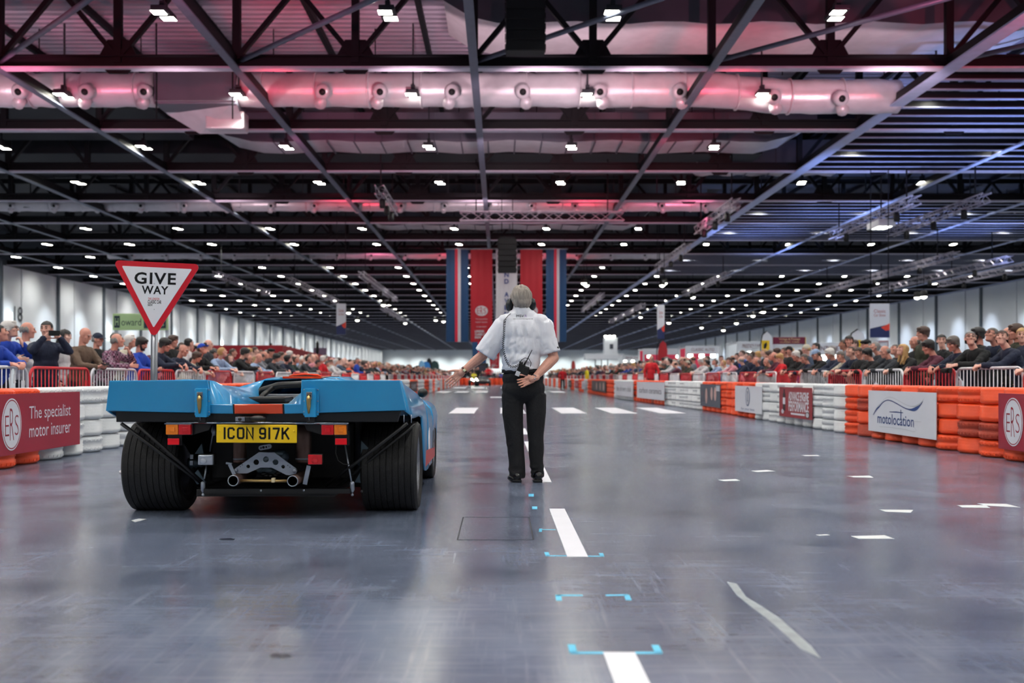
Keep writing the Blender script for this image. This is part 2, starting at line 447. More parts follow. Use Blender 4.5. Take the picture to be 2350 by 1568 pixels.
# ---------------------------------------------------------------- trusses across the hall
TS, T0 = 7.48, 29.9
LX = [-.76 + 6.93 * k for k in range(-5, 8)]
def truss(k):
    y = T0 + TS * k
    near = k <= 3
    b = MB(); b.box(((WL + WR) / 2, y, ZCH + .2), (WR - WL, .09, .34)); b.box(((WL + WR) / 2, y, ZCH + .36), (WR - WL, .3, .05))
    t = b.build('roof_beam', STEEL); tag(t, kind='structure')
    MB().box(((WL + WR) / 2, y - .02, ZCH), (WR - WL, .34, .06)).build('flange', FLANGE, t)
    MB().box(((WL + WR) / 2, y, 12.36), (WR - WL, .3, .28)).build('top_chord', STEEL, t)
    if k > 8: return
    far = MB()
    for i, x0 in enumerate([-.76 + 3.465 * j for j in range(-11, 15)]):
        if near and abs(x0) < 18:
            MB().box((x0, y, 11.2), (.22, .2, 2.2)).build('post', STEEL, t)
            s = 1 if i % 2 else -1
            MB().bar((x0, y, ZCH + .3), (x0 + 1.73 * s, y, 12.3), .16, .14).build('diagonal_brace', STEEL, t)
            if i % 2 == 0:
                MB().bar((x0, y, ZCH + .3), (x0 + 1.73, y, 12.3), .16, .14).build('diagonal_brace', STEEL, t)
                MB().prism([(x0 - .55, ZCH + .38), (x0 + .55, ZCH + .38), (x0 + .3, ZCH + .85), (x0 - .3, ZCH + .85)], y - .03, y + .03).build('gusset_plate', STEEL, t)
                MB().prism([(x0 - .42, ZCH + .02), (x0 + .42, ZCH + .02), (x0 + .28, ZCH - .14), (x0 - .28, ZCH - .14)], y - .03, y + .03).build('gusset_plate', STEEL, t)
        else:
            far.box((x0, y, 11.2), (.2, .2, 2.2)); s = 1 if i % 2 else -1
            far.bar((x0, y, ZCH + .3), (x0 + 1.73 * s, y, 12.3), .14, .14)
    if far.v:
        o = far.build('web_bracing', STEEL, t); o['kind'] = 'stuff'
for k in range(-1, 42): truss(k)
# beams along the hall
for i, x in enumerate(LX):
    thick = abs(x - 13.1) < .5
    wd = .46 if thick else .24
    b = MB(); b.box((x, 180, ZCH + .18), (.08 if not thick else .16, 332, .34))
    t = b.build('roof_beam', STEEL); tag(t, kind='structure')
    MB().box((x, 180, ZCH - .02), (wd, 332, .05)).build('flange', FLANGEB if x > 9 else TUBEG, t)
# sloping tube braces in the bay nearest the viewer
tb = MB()
for i, x in enumerate(LX[:-1]):
    if abs(x) < 22:
        o = MB().tube([(x, T0, ZCH + .2), (LX[i + 1], T0 - TS, ZCH + .2)], .075, 8).build('roof_beam', TUBEG); tag(o, kind='structure')
# close-set secondary beams on the right
sec = pm('secondary_beam', (146, 152, 176), .5, .1, .2, 4)
def second(y):
    b = MB(); b.box((30.5, y, ZCH + .12), (34.8, .05, .22)); t = b.build('roof_beam', STEEL); tag(t, kind='structure')
    MB().box((30.5, y, ZCH), (34.8, .16, .03)).build('flange', sec, t)
for bay in (0, 1, 3, 4, 6, 7):
    for j in range(1, 7): second(T0 + TS * bay + TS * j / 7.0)

# ---------------------------------------------------------------- air ducts
def round_duct(label, y, z, r, x0, x1, nozzles, bend=None):
    d = thing('air_duct', label, 'air duct', (0, y, z))
    pts = []; rr = []; n = max(12, int((x1 - x0) / .35))
    for i in range(n + 1):
        x = x0 + (x1 - x0) * i / n; dz = 0
        if bend and x > bend: dz = -.22 * min(1, (x - bend) / 2.2)
        pts.append((x, 0, dz)); rr.append(r * (1.0 + .03 * math.sin(x * 3.7) + .02 * math.sin(x * 9.1)))
    MB().tube(pts, r, 16, rr=rr).build('duct_body', FOIL, d)
    for x in np.arange(x0 + .9, x1 - .3, 1.75):
        dz = -.22 * min(1, (x - bend) / 2.2) if bend and x > bend else 0
        MB().lathe([(r * 1.06, -.03), (r * 1.09, 0), (r * 1.06, .03)], (x, 0, dz), 'X', 16).build('duct_band', FOIL, d)
    for x in np.arange(x0 + 1.2, x1 - .2, 3.4):
        MB().tube([(x, 0, r * .9), (x, 0, 12.6 - z)], .02, 5).build('hanger_rod', STEEL, d)
    for x in nozzles:
        dz = -.22 * min(1, (x - bend) / 2.2) if bend and x > bend else 0
        nb = MB(); dirv = Vector((0, -.93, -.36)); c = Vector((x, -r * .8, dz - r * .25)); s = r / .6
        nb.tube([c, c + dirv * .3 * s], .24 * s, 14); nb.tube([c + dirv * .28 * s, c + dirv * .34 * s, c + dirv * .44 * s], .2, 14, rr=[.27 * s, .28 * s, .20 * s])
        no = nb.build('nozzle', FOIL, d)
        h = MB(); h.tube([c + dirv * .40 * s, c + dirv * .455 * s], .12 * s, 12); h.build('nozzle_mouth', BLACKM, no)
        c2 = c + Vector((.12 * (1 if x > 0 else -1) * s, .05, -.42 * s))
        MB().tube([c2 + Vector((0, .2, .2)) * s, c2 + dirv * .22 * s], .2 * s, 12, rr=[.18 * s, .22 * s]).build('lower_nozzle', FOIL, d)
    return d
def pxx(xp, d): return (xp - CXP) / FPX * d
round_duct('long silver foil duct with nozzles, nearest round duct, right of its plenum box', 34.2, 10.52, .56, pxx(545, 34.2), pxx(2060, 34.2),
           [pxx(v, 33.4) for v in (740, 872, 1037, 1200, 1377, 1560, 1777, 1932)], bend=pxx(1640, 34.2))
round_duct('silver foil air duct with nozzles at the top left, left of the plenum box', 34.2, 10.52, .56, -20, pxx(358, 34.2), [pxx(v, 33.4) for v in (42, 195, 330)] + [-18.7])
d = thing('duct_plenum', 'big crumpled silver plenum box joining the two nearest round ducts', 'air duct', (pxx(455, 34), 34.3, 10.3))
MB().bbox((0, 0, .35), (2.7, 1.4, 1.5), .06).build('plenum_body', FOILD, d)
q = MB(); q.add([(-1.3, -.75, -.3), (1.35, -.75, -.3), (1.35, .9, -1.0), (-.3, .9, -1.0), (-1.3, .6, -.42), (-1.3, .9, -.3), (1.35, .9, -.3)],
          [(0, 1, 2, 3, 4)]); q.bbox((.75, .5, -.7), (1.3, .7, .6), .06); q.build('plenum_outlet', FOIL, d)
for x in (-1.25, 1.25): MB().tube([(x, -.72, 2.3), (x, -.72, -.9)], .025, 6).build('hanger_rod', STEEL, d)
xs = lambda d, a, b, st: [pxx(v, d) for v in range(a, b, st)]
round_duct('silver foil air duct with a row of nozzles, second nearest of the round ducts', 56.0, 10.42, .42, -29, 13.2, [x for x in np.arange(-26.5, 13, 2.35) if abs(x) > .6])
round_duct('silver foil air duct with nozzles, third nearest of the round ducts', 78.5, 10.42, .42, -30, 14, list(np.arange(-28, 13.5, 2.6)))
round_duct('silver foil air duct with nozzles at the right, beside the stage trusses', 56.5, 10.4, .4, 27.5, 44, [29, 31.5, 34])
def box_duct(label, x0, x1, y0, y1, z0, z1, ribs=True):
    d = thing('air_duct', label, 'air duct', ((x0 + x1) / 2, (y0 + y1) / 2, z0))
    L = x1 - x0; W = y1 - y0; H = z1 - z0
    b = MB(); n = 24; V = []; F = []
    # sheet sides and crumpled foil underside whose ends curl up
    for i in range(n + 1):
        t = i / n; x = -L / 2 + L * t; e = max(0, abs(t - .5) * 2 - .84) / .16
        up = H * .75 * e * e; sag = .05 * math.sin(t * 40) * (1 - e)
        V += [(x, -W / 2, H), (x, -W / 2, up + sag), (x, W / 2, up + sag), (x, W / 2, H)]
    for i in range(n):
        a = i * 4; F += [(a, a + 4, a + 5, a + 1), (a + 2, a + 6, a + 7, a + 3)]
    b.add(V, F); b.build('duct_side', FOILD, d)
    u = MB(); u.add(V, [(i * 4 + 1, i * 4 + 5, i * 4 + 6, i * 4 + 2) for i in range(n)], 0, True); u.build('duct_underside', FOIL, d)
    for x in np.arange(-L / 2 + 1, L / 2 - .5, 3.2):
        if z1 < 12.5: MB().tube([(x, -W / 2 + .2, H - .05), (x, -W / 2 + .2, 12.6 - z0)], .02, 5).build('hanger_rod', STEEL, d)
    if ribs:
        for x in np.arange(-L / 2 + 3, L / 2 - 2.5, 1.1):
            MB().box((x, -W / 2 - .03, H / 2), (.06, .06, H)).build('stiffener', FOILD, d)
            MB().bar((x, -W / 2, -.03), (x + .0, W / 2, -.03), .05, .05).build('stiffener', FOILD, d)
    return d
box_duct('widest silver sheet duct with foil underside, above the nearest roof truss', -1.7, 17.5, 30.8, 33.9, 11.6, 12.48, False)
box_duct('long rectangular foil duct with ribbed side, between the second and third trusses', -12.3, 13.0, 42, 44.2, 10.62, 11.8)
box_duct('long rectangular foil duct beyond the second row of nozzles', -9, 9.5, 64.3, 66.4, 10.5, 11.8)
box_duct('dark rectangular duct at the upper right, beyond the third truss', 9, 17, 48.6, 50.6, 10.9, 12.2)
# wide dark smoke-vent housing in the bays left of the hall
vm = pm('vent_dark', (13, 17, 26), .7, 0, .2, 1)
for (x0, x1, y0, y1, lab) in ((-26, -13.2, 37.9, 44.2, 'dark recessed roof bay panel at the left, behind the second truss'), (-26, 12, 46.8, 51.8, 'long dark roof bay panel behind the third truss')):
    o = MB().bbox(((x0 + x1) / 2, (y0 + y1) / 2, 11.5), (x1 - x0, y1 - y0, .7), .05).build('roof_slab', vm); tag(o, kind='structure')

# ---------------------------------------------------------------- high-bay lamps
ZL = 10.12
lights = []
for k in range(-10, 43):
    for j in range(-7, 8):
        x, y = 2.86 + 5.72 * j, 26.15 + 7.49 * k
        if WL + 1 < x < WR - 1 and -60 < y < YEND - 3: lights.append((x, y))
def in_view(x, y):
    if y < 20: return False
    u = CXP + x / y * FPX; v = CYP - (ZL - CAMZ) / y * FPX
    return -10 < u < 2360 and v > -12
vis = sorted([p for p in lights if in_view(*p)], key=lambda p: p[1] ** 2 + p[0] ** 2)
solo, rest = vis[:300], vis[300:] + [p for p in lights if not in_view(*p)]
HOUSE = pm('lamp_housing', (40, 44, 50), .5, .3, .1)
hb = MB(); hb.bbox((0, 0, .10), (.40, .86, .12), .02); hb.box((0, 0, .26), (.12, .3, .22)); hb.bar((0, 0, .3), (0, 0, 2.47), .05)
hmesh = hb.mesh('ceiling_light', HOUSE)
dq = MB().box((0, 0, .004), (.36, .34, .012), mi=0); dq.add([(-.17, -.155, -.004), (-.17, .155, -.004), (.17, .155, -.004), (.17, -.155, -.004)], [(0, 1, 2, 3)], 1)
dm = dq.mesh('diffuser', [HOUSE, LAMP])
rows = sorted(set(round(p[1], 1) for p in solo))
for y in rows:
    xs_ = sorted(p[0] for p in solo if round(p[1], 1) == y)
    for i, x in enumerate(xs_):
        ri = rows.index(y)
        o = link('ceiling_light', hmesh, None, (x, y, ZL))
        side = 'right' if x > 0 else 'left'
        n = sum(1 for q in xs_ if (q > 0) == (x > 0) and abs(q) <= abs(x) + .01)
        tag(o, '%s twin-panel ceiling lamp %s of the middle, %s row from the nearest' % (ORD[n - 1], side, ORD[ri]), 'lamp', 'high-bay ceiling lamps')
        link('diffuser', dm, o, (-.05, -.23, .03)); link('diffuser', dm, o, (.05, .23, .03))
LAMP.cycles.emission_sampling = 'NONE'
for x, y in lights:       # the light each fixture gives, one lamp in each
    l = bpy.data.lights.new('high_bay', 'SPOT'); l.energy = LAMP_W; l.color = (1.0, .985, .94); l.spot_size = R(158); l.spot_blend = 1.0; l.shadow_soft_size = .22
    l.cycles.use_multiple_importance_sampling = False
    lo = bpy.data.objects.new('high_bay', l); C.objects.link(lo); lo.location = (x, y, ZL - .02)
rb = MB()
for x, y in rest:
    rb.box((x, y, ZL + .1), (.4, .86, .12), mi=0); [rb.add([(x - .17, y + q - .175, ZL + .03), (x - .17, y + q + .175, ZL + .03), (x + .17, y + q + .175, ZL + .03), (x + .17, y + q - .175, ZL + .03)], [(0, 1, 2, 3)], 1) for q in (-.2, .2)]
o = rb.build('distant_ceiling_lights', [HOUSE, LAMP]); tag(o, 'tiny bright lamps receding along the far ceiling of the hall', 'lamp', kind='stuff')
def ordinal(n):
    if n <= 30: return ORD[n - 1]
    t = {3: 'thirty', 4: 'forty', 5: 'fifty'}[n // 10]; u = n % 10
    return (t[:-1] + 'ieth') if u == 0 else t + '-' + ORD[u - 1]
WPAINT = pm('white_tyre_paint', (226, 230, 232), .42, 0, .10, 7, .10, 50)
OPAINT = pm('orange_tyre_paint', (250, 84, 38), .42, 0, .14, 6, .10, 50)
OPAINT2 = pm('worn_orange_tyre_paint', (178, 66, 44), .55, 0, .3, 9, .3, 40)
TAPEW = pm('white_floor_tape', (232, 232, 240), .4, 0, .05, 5)
TAPEB = pm('blue_floor_tape', (96, 196, 232), .5, 0, .05, 5)
PAPER = pm('paper_white', (214, 216, 218), .6, 0, .05, 5)

# ---------------------------------------------------------------- marks laid on the floor
def flat(name, label, cat, quad, mat, group=None, z=.0012, parent=None):
    b = MB(); n = len(quad)
    b.add([(p[0], p[1], .0004) for p in quad] + [(p[0], p[1], z) for p in quad],
          [tuple(reversed(range(n))), tuple(range(n, 2 * n))] + [(k, (k + 1) % n, (k + 1) % n + n, k + n) for k in range(n)])
    o = b.build(name, mat, parent)
    if label: tag(o, label, cat, group)
    return o
def gp(x, y):
    d = CAMZ * FPX / (y - CYP); return ((x - CXP) / FPX * d, d)
dash_words = ['cut off by the frame', 'with creased near end and blue tape mark', 'running out from under the steward\'s shoes', 'beyond the steward, seen between the legs',
              'fifth from the viewer, behind the steward', 'sixth from the viewer, behind the steward', 'seventh from the viewer, before the zebra stripes']
for k in range(7):
    y1 = 3.46 + 3.78 * k; y0 = y1 - 1.94
    flat('centre_line_dash', 'white centre line dash on the floor, ' + dash_words[k], 'floor marking', [(.347, y0), (.455, y0), (.455, y1), (.347, y1)], TAPEW, 'white centre line dashes')
i = 0
for xc in (-3.75, -2.42, -1.0, .33, 1.9, 3.2, 4.45):
    i += 1
    flat('crossing_stripe', '%s white zebra stripe counted from the left barrier, nearest crossing' % ORD[i - 1], 'floor marking', [(xc - .33, 26.3), (xc + .33, 26.3), (xc + .33, 31.2), (xc - .33, 31.2)], TAPEW, 'zebra stripes')
for i, xc in enumerate((-3.6, -2.4, -1.2, 1.2, 2.4, 3.6)):
    flat('crossing_stripe', 'far white zebra stripe, %s from the left barrier, second crossing' % ORD[i], 'floor marking', [(xc - .4, 62), (xc + .4, 62), (xc + .4, 68), (xc - .4, 68)], TAPEW, 'zebra stripes')
for i, xc in enumerate((-3.6, -2.0, .6, 2.4)):
    flat('crossing_stripe', 'faint white bar in front of the far orange barrier, %s from the left' % ORD[i], 'floor marking', [(xc - .55, 88), (xc + .55, 88), (xc + .55, 94), (xc - .55, 94)], TAPEW, 'zebra stripes')
flat('stop_line', 'short white line across the lane behind the steward', 'floor marking', [(-.45, 46.5), (.55, 46.5), (.55, 48.5), (-.45, 48.5)], TAPEW)
def bracket(label, pts, t=.018):
    root = thing('tape_bracket', label, 'floor tape', (0, 0, 0))
    for a, b_ in pts:
        a = gp(*a); b_ = gp(*b_); d = Vector((b_[0] - a[0], b_[1] - a[1])); n = Vector((-d.y, d.x)).normalized() * t / 2
        flat('tape_strip', None, None, [(a[0] + n.x, a[1] + n.y), (a[0] - n.x, a[1] - n.y), (b_[0] - n.x, b_[1] - n.y), (b_[0] + n.x, b_[1] + n.y)], TAPEB, z=.0009, parent=root)
bracket('pale blue tape bracket above the nearest white dash, largest of the brackets', [((1309, 1499), (1385, 1499)), ((1458, 1499), (1519, 1499)), ((1316, 1499), (1311, 1480)), ((1512, 1499), (1503, 1481))], .026)
bracket('pale blue tape bracket on bare floor between two white dashes', [((1279, 1367), (1337, 1367)), ((1390, 1367), (1442, 1366)), ((1281, 1366), (1283, 1379)), ((1438, 1366), (1443, 1378))], .024)
bracket('pale blue tape bracket at the foot of the creased white dash', [((1253, 1276), (1304, 1276)), ((1346, 1277), (1386, 1277)), ((1257, 1276), (1254, 1268)), ((1382, 1277), (1379, 1270))], .022)
bracket('short pale blue tape corner left of the creased white dash', [((1238, 1216), (1275, 1216)), ((1240, 1221), (1241, 1214))], .018)
for (x, y, w_, h, lab) in ((1227, 1166, 6, 3, 'tiny blue tape scrap between the steward and the white dash'), (1219, 1137, 6, 3, 'tiny blue tape scrap just behind the steward\'s heels')):
    flat('tape_scrap', lab, 'floor tape', [gp(x - w_, y + h), gp(x + w_, y + h), gp(x + w_, y - h), gp(x - w_, y - h)], TAPEB)
for lab, q in (('white paper rectangle, largest of the scraps on the right floor', [(1953, 1231), (1971, 1237), (2052, 1237), (2030, 1229)]),
               ('white paper scrap on the floor above the largest one', [(2018, 1170), (2032, 1175), (2090, 1177), (2096, 1171)]),
               ('white paper scrap, left half of the overlapping pair near the orange tyres', [(2197, 1160), (2208, 1165), (2272, 1166), (2262, 1160)]),
               ('white paper scrap, right half of the overlapping pair near the orange tyres', [(2243, 1156), (2262, 1161), (2342, 1165), (2310, 1157)]),
               ('white paper scrap lying nearest to the steward', [(1648, 1102), (1662, 1104.5), (1699, 1103.5), (1688, 1100)]),
               ('white paper scrap second nearest to the steward', [(1724, 1081), (1736, 1084), (1780, 1082), (1762, 1079)]),
               ('white paper scrap in front of the board with the blue wave', [(1944, 1093), (1960, 1096), (2005, 1097), (1996, 1092)]),
               ('small white paper strip before the orange tyre stacks', [(1838, 1045), (1848, 1047), (1882, 1047), (1876, 1045)]),
               ('small torn white label on the floor left of the largest paper', [(1872, 1228), (1880, 1230), (1905, 1229), (1898, 1227)]),
               ('white paper shreds on the floor behind the blue car', [(301, 1195), (310, 1199), (336, 1192), (318, 1191)])):
    flat('paper_scrap', lab, 'paper', [gp(*p_) for p_ in q][::-1], PAPER, 'paper scraps on the floor')
SMEAR = pm('dried_smear', (150, 156, 160), .7, 0, .35, 14)
flat('dried_smear', 'long pale dried smear across the right foreground floor', 'stain', [gp(*p_) for p_ in ((1668, 1336), (1690, 1366), (1722, 1392), (1760, 1420), (1800, 1455), (1838, 1490), (1884, 1512), (1862, 1484), (1826, 1452), (1790, 1420), (1748, 1392), (1712, 1370), (1690, 1340))], SMEAR, z=.0007)
OIL = pm('dark_stain', (38, 44, 58), .3, 0, .4, 14)
rs_ = random.Random(4)
for lab, (x, y), r0 in (('small dark oil spot on the floor below the car tail', (645, 1506), .035), ('dark oil spot on the floor behind the gearbox', (520, 1238), .045)):
    c0 = gp(x, y); flat('oil_spot', lab, 'stain', [(c0[0] + r0 * (1 + .4 * rs_.uniform(-1, 1)) * math.cos(R(a)), c0[1] + r0 * (1 + .5 * rs_.uniform(-1, 1)) * math.sin(R(a))) for a in range(0, 360, 18)], OIL, z=.0007)

# ---------------------------------------------------------------- tyre barriers
def tyre_mesh(name, kind, n=30):
    prof = [(.165, -.055), (.185, -.082), (.225, -.098), (.268, -.096), (.291, -.082)]
    zs = [-.07, -.036, -.030, -.002, .002, .030, .036, .07]
    rr = [.3, .302, .293, .303, .293 if kind == 0 else .303, .302, .293, .3]
    if kind == 1: zs = [-.068, -.04, -.034, 0, .034, .04, .068]; rr = [.3, .303, .292, .303, .292, .303, .3]
    if kind == 2: zs = [-.07, -.02, -.015, .015, .02, .07]; rr = [.299, .303, .293, .293, .303, .299]
    prof += list(zip(rr, zs)) + [(.291, .082), (.268, .096), (.225, .098), (.185, .082), (.165, .055)]
    b = MB(); b.lathe(prof, n=n, closed=True)
    if kind > 0:      # lateral sipes as small raised blocks
        for k in range(n):
            a = 2 * math.pi * k / n
            for s in (-1, 1):
                rot = Matrix.Rotation(a, 3, 'Z') @ Matrix.Rotation(.5 * s * (1 if kind == 1 else .2), 3, 'X')
                b.box(Vector((math.cos(a) * .2995, math.sin(a) * .2995, s * .056)), (.009, .030, .026), rot)
    me = b.mesh(name, WPAINT); return me
TY = [tyre_mesh('tyre', k) for k in range(3)]
TH = .204
def colour_right(y):
    for a, c in ((11.15, 'w'), (16.75, 'o'), (22.7, 'w'), (28.7, 'o'), (34.2, 'w'), (39.9, 'o'), (46.0, 'w'), (60, 'o')):
        if y < a: return c
    return 'ow'[int(y / 4.5) % 2]
def colour_left(y):
    for a, c in ((11.55, 'o'), (16.9, 'w'), (25, 'o'), (30, 'w'), (38, 'o')):
        if y < a: return c
    return 'ow'[int(y / 3.5) % 2]
def right_x(y):
    return 5.62 if y < 28 else 5.62 - .55 * min(1, (y - 28) / 14) if y < 60 else 5.07 + .25 * min(1, (y - 60) / 30)
def left_x(y):
    return -4.98 if y < 20 else -4.98 + .85 * min(1, (y - 20) / 35) if y < 60 else -4.13 - .6 * min(1, (y - 60) / 50)
rng = random.Random(3)
tier_words = ['bottom', 'second from the floor', 'third from the floor', 'topmost']
def tyre_stack(side, idx, y, col):
    x = (right_x(y) + .30) if side == 'right' else (left_x(y) - .30)
    for t in range(4):
        k = rng.choice((0, 0, 1, 2)); worn = col == 'o' and rng.random() < .14 and t < 3
        o = link('tyre', TY[k], None, (x + rng.uniform(-.012, .012), y + rng.uniform(-.010, .010), TH * t + TH / 2 - .003))
        o.rotation_euler = (0, 0, rng.uniform(0, 6)); s = rng.uniform(.955, .972); o.scale = (s, s, 1.0)
        m = WPAINT if col == 'w' else (OPAINT2 if worn else OPAINT)
        o.material_slots[0].link = 'OBJECT'; o.material_slots[0].material = m
        cn = 'white' if col == 'w' else ('dull red-brown' if worn else 'orange')
        tag(o, '%s painted tyre, %s, in the %s stack of the %s barrier' % (cn, tier_words[t], ordinal(idx), side), 'tyre', '%s tyres of the %s barrier' % ('white' if col == 'w' else 'orange', side))
y = 9.28; i = 0
while i < 26:
    i += 1; tyre_stack('left', i, y, colour_left(y)); y += .588
yl = y
y = 9.62; i = 0
while i < 48:
    i += 1; tyre_stack('right', i, y, colour_right(y)); y += .588
yr = y
fb = MB()
def far_stack(x, y, c):
    for t in range(4):
        z = TH * t
        fb.lathe([(.22, z + .003), (.288, z + .018), (.297, z + .05), (.297, z + .155), (.288, z + .186), (.22, z + .2)], (x, y, 0), n=12, mi=0 if c == 'w' else 1)
yl += .03; yr += .03
while yl < 150: far_stack(left_x(yl) - .3, yl, colour_left(yl)); yl += .6
while yr < 150: far_stack(right_x(yr) + .3, yr, colour_right(yr)); yr += .6
for k in range(16): far_stack(-4.6 + .6 * k, 121, 'o')
o = fb.build('distant_tyre_stacks', [WPAINT, OPAINT]); tag(o, 'distant white and orange tyre stacks lining the far end of the lane', 'tyres', kind='stuff')

# ---------------------------------------------------------------- boards hung on the barriers
CRIM = pm('crimson_vinyl', (158, 34, 56), .45, 0, .05, 3); WVIN = pm('white_vinyl', (226, 230, 238), .4, 0, .03, 3)
NAVY = pm('navy_ink', (30, 66, 130), .45, 0, .05, 3); GREYINK = pm('grey_ink', (196, 200, 206), .5, 0, .05)
BLACKV = pm('black_vinyl', (20, 20, 26), .4, 0, .1, 3); SLATE = pm('slate_vinyl', (70, 78, 92), .45, 0, .15, 2)
SKINPRINT = pm('pale_print', (196, 160, 152), .5, 0, .3, 12)
FR = (R(90), 0, 0)
def board(name, label, w_, h, loc, rz, mat, t=.012, cat='board', group='advertising boards on the tyre barriers'):
    r = thing(name, label, cat, loc, rz, group)
    MB().bbox((0, 0, 0), (w_, t, h), .003).build('panel', mat, r)
    return r
def disc(name, c, rx, rz_, mat, parent, t=.002, n=40, inner=None, y=-.0075):
    b = MB()
    P = [(c[0] + rx * math.cos(2 * math.pi * k / n), c[1] + rz_ * math.sin(2 * math.pi * k / n)) for k in range(n)]
    if inner is None: b.prism(P, y, y - t)
    else:
        Q = [(c[0] + rx * inner * math.cos(2 * math.pi * k / n), c[1] + rz_ * inner * math.sin(2 * math.pi * k / n)) for k in range(n)]
        V = [(p_[0], y - t, p_[1]) for p_ in P] + [(p_[0], y - t, p_[1]) for p_ in Q]
        b.add(V, [(k, (k + 1) % n, (k + 1) % n + n, k + n) for k in range(n)])
    return b.build(name, mat, parent)
def stroke(name, pts, ws, mat, parent, y=-.0085):
    """flat ribbon of varying width in the board's face"""
    V = []; n = len(pts)
    for i in range(n):
        a = Vector(pts[max(i - 1, 0)]); c = Vector(pts[min(i + 1, n - 1)]); d = (c - a).normalized(); nn = Vector((-d.y, d.x)) * ws[i] / 2
        p_ = Vector(pts[i]); V += [(p_.x + nn.x, y, p_.y + nn.y), (p_.x - nn.x, y, p_.y - nn.y)]
    return MB().add(V, [(2 * i, 2 * i + 1, 2 * i + 3, 2 * i + 2) for i in range(n - 1)]).build(name, mat, parent)
def oval_logo(parent, cx, cz, rx, rz_, ink, ground, y=-.0075):
    disc('oval_badge', (cx, cz), rx, rz_, ground, parent, y=y)
    disc('oval_ring', (cx, cz), rx * .93, rz_ * .95, ink, parent, inner=.955, y=y - .0012)
    for ch, dx, hh, dz in (('E', -.50, .78, -.04), ('R', 0, 1.22, 0), ('S', .50, .78, -.04)):
        put_text('lettering', ch, rx * .40, rz_ * hh, ink, parent, (cx + rx * dx * .98, y - .0035, cz + rz_ * dz), FR, bold=-.018)
xf = -4.972
b = board('sponsor_board', 'crimson board with white oval emblem and two lines of white lettering, left barrier', 2.07, .62, (xf, 11.065, .45), R(90), CRIM)
oval_logo(b, -.66, .0, .21, .265, CRIM, WVIN)
put_text('lettering', 'The specialist', 1.04, .175, WVIN, b, (.25, -.0075, .085), FR, bold=.0)
put_text('lettering', 'motor insurer', 1.04, .135, WVIN, b, (.25, -.0075, -.09), FR, bold=.0)
xr = 5.612
b = board('sponsor_board', 'crimson board with white oval emblem at the right edge of the right barrier', 2.07, .62, (xr, 10.49, .44), R(-90), CRIM)
oval_logo(b, -.70, .0, .21, .265, CRIM, WVIN)
put_text('lettering', 'The specialist', 1.04, .17, WVIN, b, (.27, -.0075, .105), FR)
put_text('lettering', 'motor insurer', 1.04, .135, WVIN, b, (.27, -.0075, -.11), FR)
b = board('sponsor_board', 'white board with navy wave swoosh above navy lettering on orange tyres', 2.42, .61, (xr, 14.385, .425), R(-90), WVIN)
put_text('lettering', 'motolocation', 1.34, .15, NAVY, b, (-.16, -.0075, -.10), FR, bold=.012)
stroke('lettering', [(-.36, .005), (-.1, .012), (.14, .01)], [.010, .016, .010], NAVY, b); stroke('lettering', [(.06, -.09), (.06, .05)], [.03, .02], NAVY, b)
def wave(dx, dz, s=1.0):
    K = [(-1.0, -.06), (-.88, .02), (-.745, .075), (-.60, .14), (-.44, .172), (-.28, .165), (-.12, .138), (.05, .105), (.2, .078), (.36, .062), (.5, .066), (.62, .092), (.72, .132), (.81, .185)]
    Q = []
    for i in range(len(K) - 1):
        p0, p1, p2, p3 = [Vector(K[max(0, min(len(K) - 1, i + q))]) for q in (-1, 0, 1, 2)]
        for k in range(4):
            t = k / 4; Q.append(.5 * ((2 * p1) + (p2 - p0) * t + (2 * p0 - 5 * p1 + 4 * p2 - p3) * t * t + (3 * p1 - p0 - 3 * p2 + p3) * t ** 3))
    Q.append(Vector(K[-1])); n = len(Q)
    return [(q.x * s + dx, q.y * s + dz) for q in Q], [.008 + .042 * math.exp(-((i / n - .80) / .10) ** 2) + .016 * math.exp(-((i / n - .10) / .08) ** 2) + .006 * math.exp(-((i / n - .45) / .2) ** 2) - .004 * (i > n - 3) for i in range(n)]
P, W = wave(0, 0); stroke('wave_swoosh', P, W, NAVY, b)
P, W = wave(.05, .045); stroke('pale_swoosh', P, [q * .5 for q in W], GREYINK, b, -.0078)
stroke('pale_swoosh', [(-.75, -.225), (-.3, -.215), (.2, -.22), (.52, -.235), (.6, -.215), (.5, -.16), (.42, -.12), (.5, -.095), (.75, -.09)], [.006] * 9, GREYINK, b, -.0078)
b = board('sponsor_board', 'worn red board with bold white lettering hung on white tyres', 2.15, .58, (xr, 19.5, .445), R(-90), pm('worn_red_vinyl', (150, 44, 52), .5, 0, .25, 5))
put_text('lettering', 'ADVANCE ENGINE', 1.3, .17, WVIN, b, (.24, -.0075, .12), FR, bold=.03)
put_text('lettering', 'PERFORMANCE', 1.3, .20, WVIN, b, (.24, -.0075, -.07), FR, bold=.03)
MB().box((.2, -.0075, -.215), (.9, .002, .035)).build('small_print', WVIN, b)
bb = MB(); bb.box((-.72, -.008, .0), (.16, .003, .34)); bb.box((-.72, -.008, .2), (.07, .003, .1)); bb.build('printed_bottle', BLACKV, b)
MB().box((-.72, -.0100, .02), (.17, .002, .13)).build('bottle_label', WVIN, b); disc('round_stamp', (-.82, -.19), .09, .045, WVIN, b); disc('round_stamp', (.82, -.21), .12, .06, BLACKV, b); disc('round_stamp', (.82, -.21), .09, .042, GREYINK, b, y=-.0098)
b = board('sponsor_board', 'pale board with a tall blue oval emblem at an orange and white joint', 2.5, .60, (xr, 23.2, .43), R(-90), WVIN)
disc('emblem_ring', (0, .06), .2, .215, NAVY, b); disc('emblem_ground', (0, .06), .165, .19, GREYINK, b, y=-.0098)
put_text('lettering', 'MOTOR', .24, .10, NAVY, b, (0, -.0125, .06), (R(90), R(90), 0), bold=.02)
